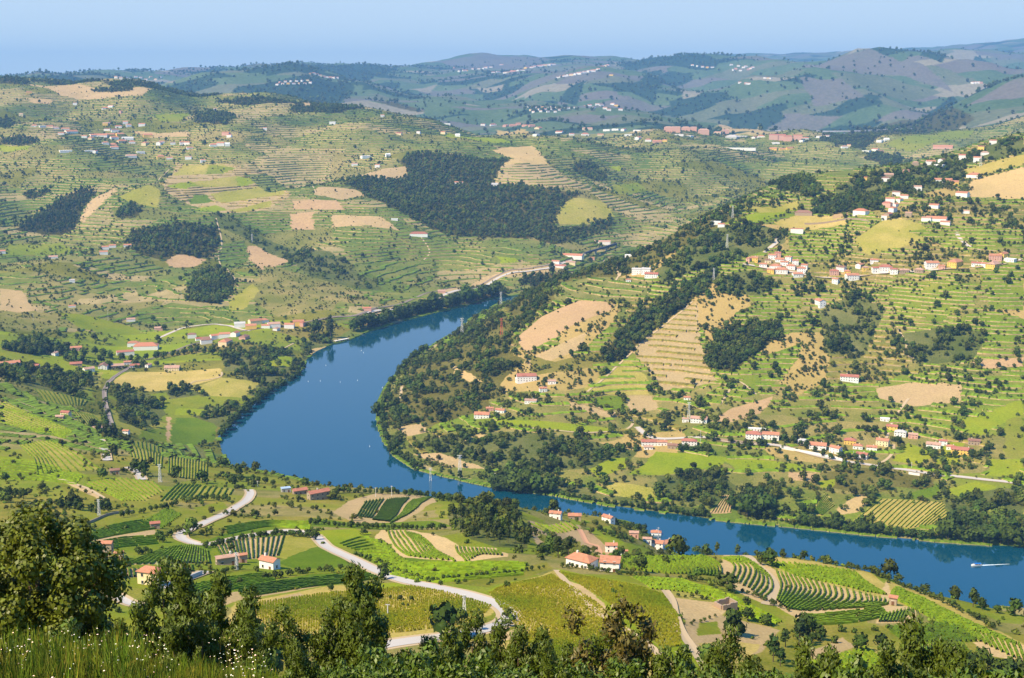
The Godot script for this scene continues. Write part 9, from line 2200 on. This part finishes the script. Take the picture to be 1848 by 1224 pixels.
func build_land() -> void:
	var t0 := Time.get_ticks_msec()
	rng.seed = 7
	noise_hill.seed = 3
	noise_hill.frequency = 1.0 / 170.0
	noise_hill.fractal_octaves = 3
	noise_far.seed = 5
	noise_far.noise_type = FastNoiseLite.TYPE_SIMPLEX_SMOOTH
	noise_far.fractal_type = FastNoiseLite.FRACTAL_RIDGED
	noise_far.frequency = 1.0 / 2200.0
	noise_far.fractal_octaves = 4
	noise_fine.seed = 9
	noise_fine.frequency = 1.0 / 60.0
	noise_fine.fractal_octaves = 2
	for i in range(0, RIVER.size(), 2):
		river.append(Vector2(RIVER[i], RIVER[i + 1]))
	river_box = Rect2(river[0], Vector2.ZERO)
	for p in river:
		river_box = river_box.expand(p)
	river_box = river_box.grow(205)
	survey()
	make_zone(-12000, -25500, 12000, 150, 75, 2048)
	make_zone(-2625, -5925, 2625, 150, 12.5, 2048)
	make_zone(-1150, -2625, 1200, 150, 5, 2048)
	make_zone(-520, -1160, 700, 150, 2.5, 2048)
	print("heights ", Time.get_ticks_msec() - t0)
	ground_cover()
	make_lut()
	var fine := noise_bytes(512, 0.09, 2, 21)
	var wide := noise_bytes(512, 0.02, 3, 22)
	var mesh := ArrayMesh.new()
	for k in zones.size():
		paint(zones[k], k, fine, wide)
		zone_mesh(k, mesh)
		var m := StandardMaterial3D.new()
		m.albedo_texture = zones[k].map
		m.roughness = 0.95
		m.metallic_specular = 0.1
		m.texture_repeat = false
		mesh.surface_set_material(k, m)
	print("painted ", Time.get_ticks_msec() - t0)
	var g := MeshInstance3D.new()
	g.name = "ground"
	g.mesh = mesh
	add_child(g)
	tag(g, "", "", "", "structure")
	# the river: one flat sheet that runs a little way in under the banks
	var sheet: PackedVector2Array = Geometry2D.offset_polygon(river, 10.0)[0]
	var tri := Geometry2D.triangulate_polygon(sheet)
	var s := Soup.new()
	for p in sheet:
		s.v.append(Vector3(p.x, 0.0, p.y))
		s.n.append(Vector3.UP)
	for i in range(0, tri.size(), 3):
		var a := sheet[tri[i]]
		var b := sheet[tri[i + 1]]
		var c := sheet[tri[i + 2]]
		if (b - a).cross(c - a) > 0.0:
			s.i.append_array([tri[i], tri[i + 1], tri[i + 2]])
		else:
			s.i.append_array([tri[i], tri[i + 2], tri[i + 1]])
	var water := StandardMaterial3D.new()
	water.albedo_color = Color(0.0012, 0.046, 0.076).linear_to_srgb()
	water.roughness = 0.06
	water.metallic_specular = 0.75
	var ripple := FastNoiseLite.new()
	ripple.seed = 4
	ripple.frequency = 0.02
	ripple.fractal_octaves = 4
	var waves := NoiseTexture2D.new()
	waves.width = 512
	waves.height = 512
	waves.seamless = true
	waves.as_normal_map = true
	waves.bump_strength = 2.0
	waves.noise = ripple
	water.normal_enabled = true
	water.normal_texture = waves
	water.normal_scale = 0.08
	water.uv1_triplanar = true
	water.uv1_world_triplanar = true
	water.uv1_scale = Vector3(0.012, 0.012, 0.012)
	tag(part("river", s.mesh(), water, self), "", "", "", "structure")

func whereabouts(p: Vector3) -> String:
	var d := Vector2(p.x, p.z).length()
	var a := atan2(p.x, -p.z)
	if d > 2400.0:
		return " in the plantation on the left hill"
	if d > 1120.0:
		return " near the foot of the left slope" if a < 0.0 else " on the flats across the river"
	if a < -0.12:
		return " on the left slope above the upper road" if d > 700.0 else " in the fields round the cream and white houses"
	if a < 0.06:
		return " on the bluff between the road and river" if d > 560.0 else " beside the lower road bend"
	return " on the bank below the hilltop vineyard" if d > 640.0 else " round the hilltop vineyard and bare knoll"

func plants() -> void:
	var t0 := Time.get_ticks_msec()
	rng.seed = 77
	var buckets := {}
	for k in [1, 2, 3]:
		contour_rows(zones[k], k, buckets)
	var left := ArrayMesh.new()
	var right := ArrayMesh.new()
	var ls := Soup.new()
	var rs := Soup.new()
	for id in buckets:
		if not styles[id].own:
			var s: Soup = buckets[id][0]
			var into := rs if id in RIGHT_STYLES else ls
			var o := into.v.size()
			into.v.append_array(s.v)
			into.c.append_array(s.c)
			for q in s.i:
				into.i.append(q + o)
			continue
		var c := Vector3.ZERO
		for level in buckets[id]:
			if buckets[id][level].v.size():
				c = buckets[id][level].v[0]
		var root := base_at("terraced_vineyard", c.x, c.z)
		tag(root, TERRACE_LABELS[id], "vineyard", "vineyards on terraces")
		var levels: Array = buckets[id].keys()
		levels.sort()
		for level in levels:
			var s: Soup = buckets[id][level]
			if s.v.is_empty():
				continue
			for q in s.v.size():
				s.v[q] -= root.position
			part("vine_row", s.mesh(), vine_mat, root)
	tag(part("terrace_vines", ls.mesh(left), vine_mat, self), "rows of vines along the terraces of the hills left of and beyond the river", "vines", "", "stuff")
	tag(part("terrace_vines", rs.mesh(right), vine_mat, self), "rows of vines along the terraces of the green hill right of the river", "vines", "", "stuff")
	print("rows ", ls.i.size() / 3, " ", rs.i.size() / 3, " t ", Time.get_ticks_msec() - t0)
	rng.seed = 78
	scatter(zones[0], 0, 36.0, 2.1)
	scatter(zones[1], 1, 8.5, 1.05)
	scatter(zones[2], 2, 4.9, 1.0)
	scatter(zones[3], 3, 6.0, 0.85)
	var m := leafy(0.7, 0.25)
	var words := {
		"olive": ["olive_tree", "round grey green olive tree", "olive tree", "olive trees", "olive_trees", "small round olive trees dotted over the terraces on both sides of the river"],
		"wood": ["broadleaf_tree", "dark green broad tree", "tree", "dark broad trees", "wood", "dark green woods covering gullies, banks and hilltops"],
		"bush": ["shrub", "low green shrub", "shrub", "shrubs", "scrub", "low green scrub between the fields"],
		"pine": ["pine_tree", "dark narrow conifer", "conifer", "dark narrow conifers", "pine_plantation", "dark plantation of narrow conifers on the left hillside"],
	}
	for kind in words:
		var list: Array = spots[kind]
		list.sort_custom(func(a, b): return a[0].length_squared() < b[0].length_squared())
		var single := mini(maxi(0, 300 - int(singles.get(kind, 0))), list.size())
		for k in single:
			tree(words[kind][0], kind, list[k][0], list[k][1], words[kind][1] + whereabouts(list[k][0]), words[kind][2], words[kind][3] + whereabouts(list[k][0]))
		var rest: Array = [[], [], []]
		for k in range(single, list.size()):
			rest[k % 3].append(list[k])
		for k in 3:
			swarm(words[kind][4], kinds[kind].crowns[k], rest[k], m, words[kind][5], "trees" if kind != "bush" else "scrub")
		print(kind, " ", list.size())
	print("plants ", Time.get_ticks_msec() - t0)
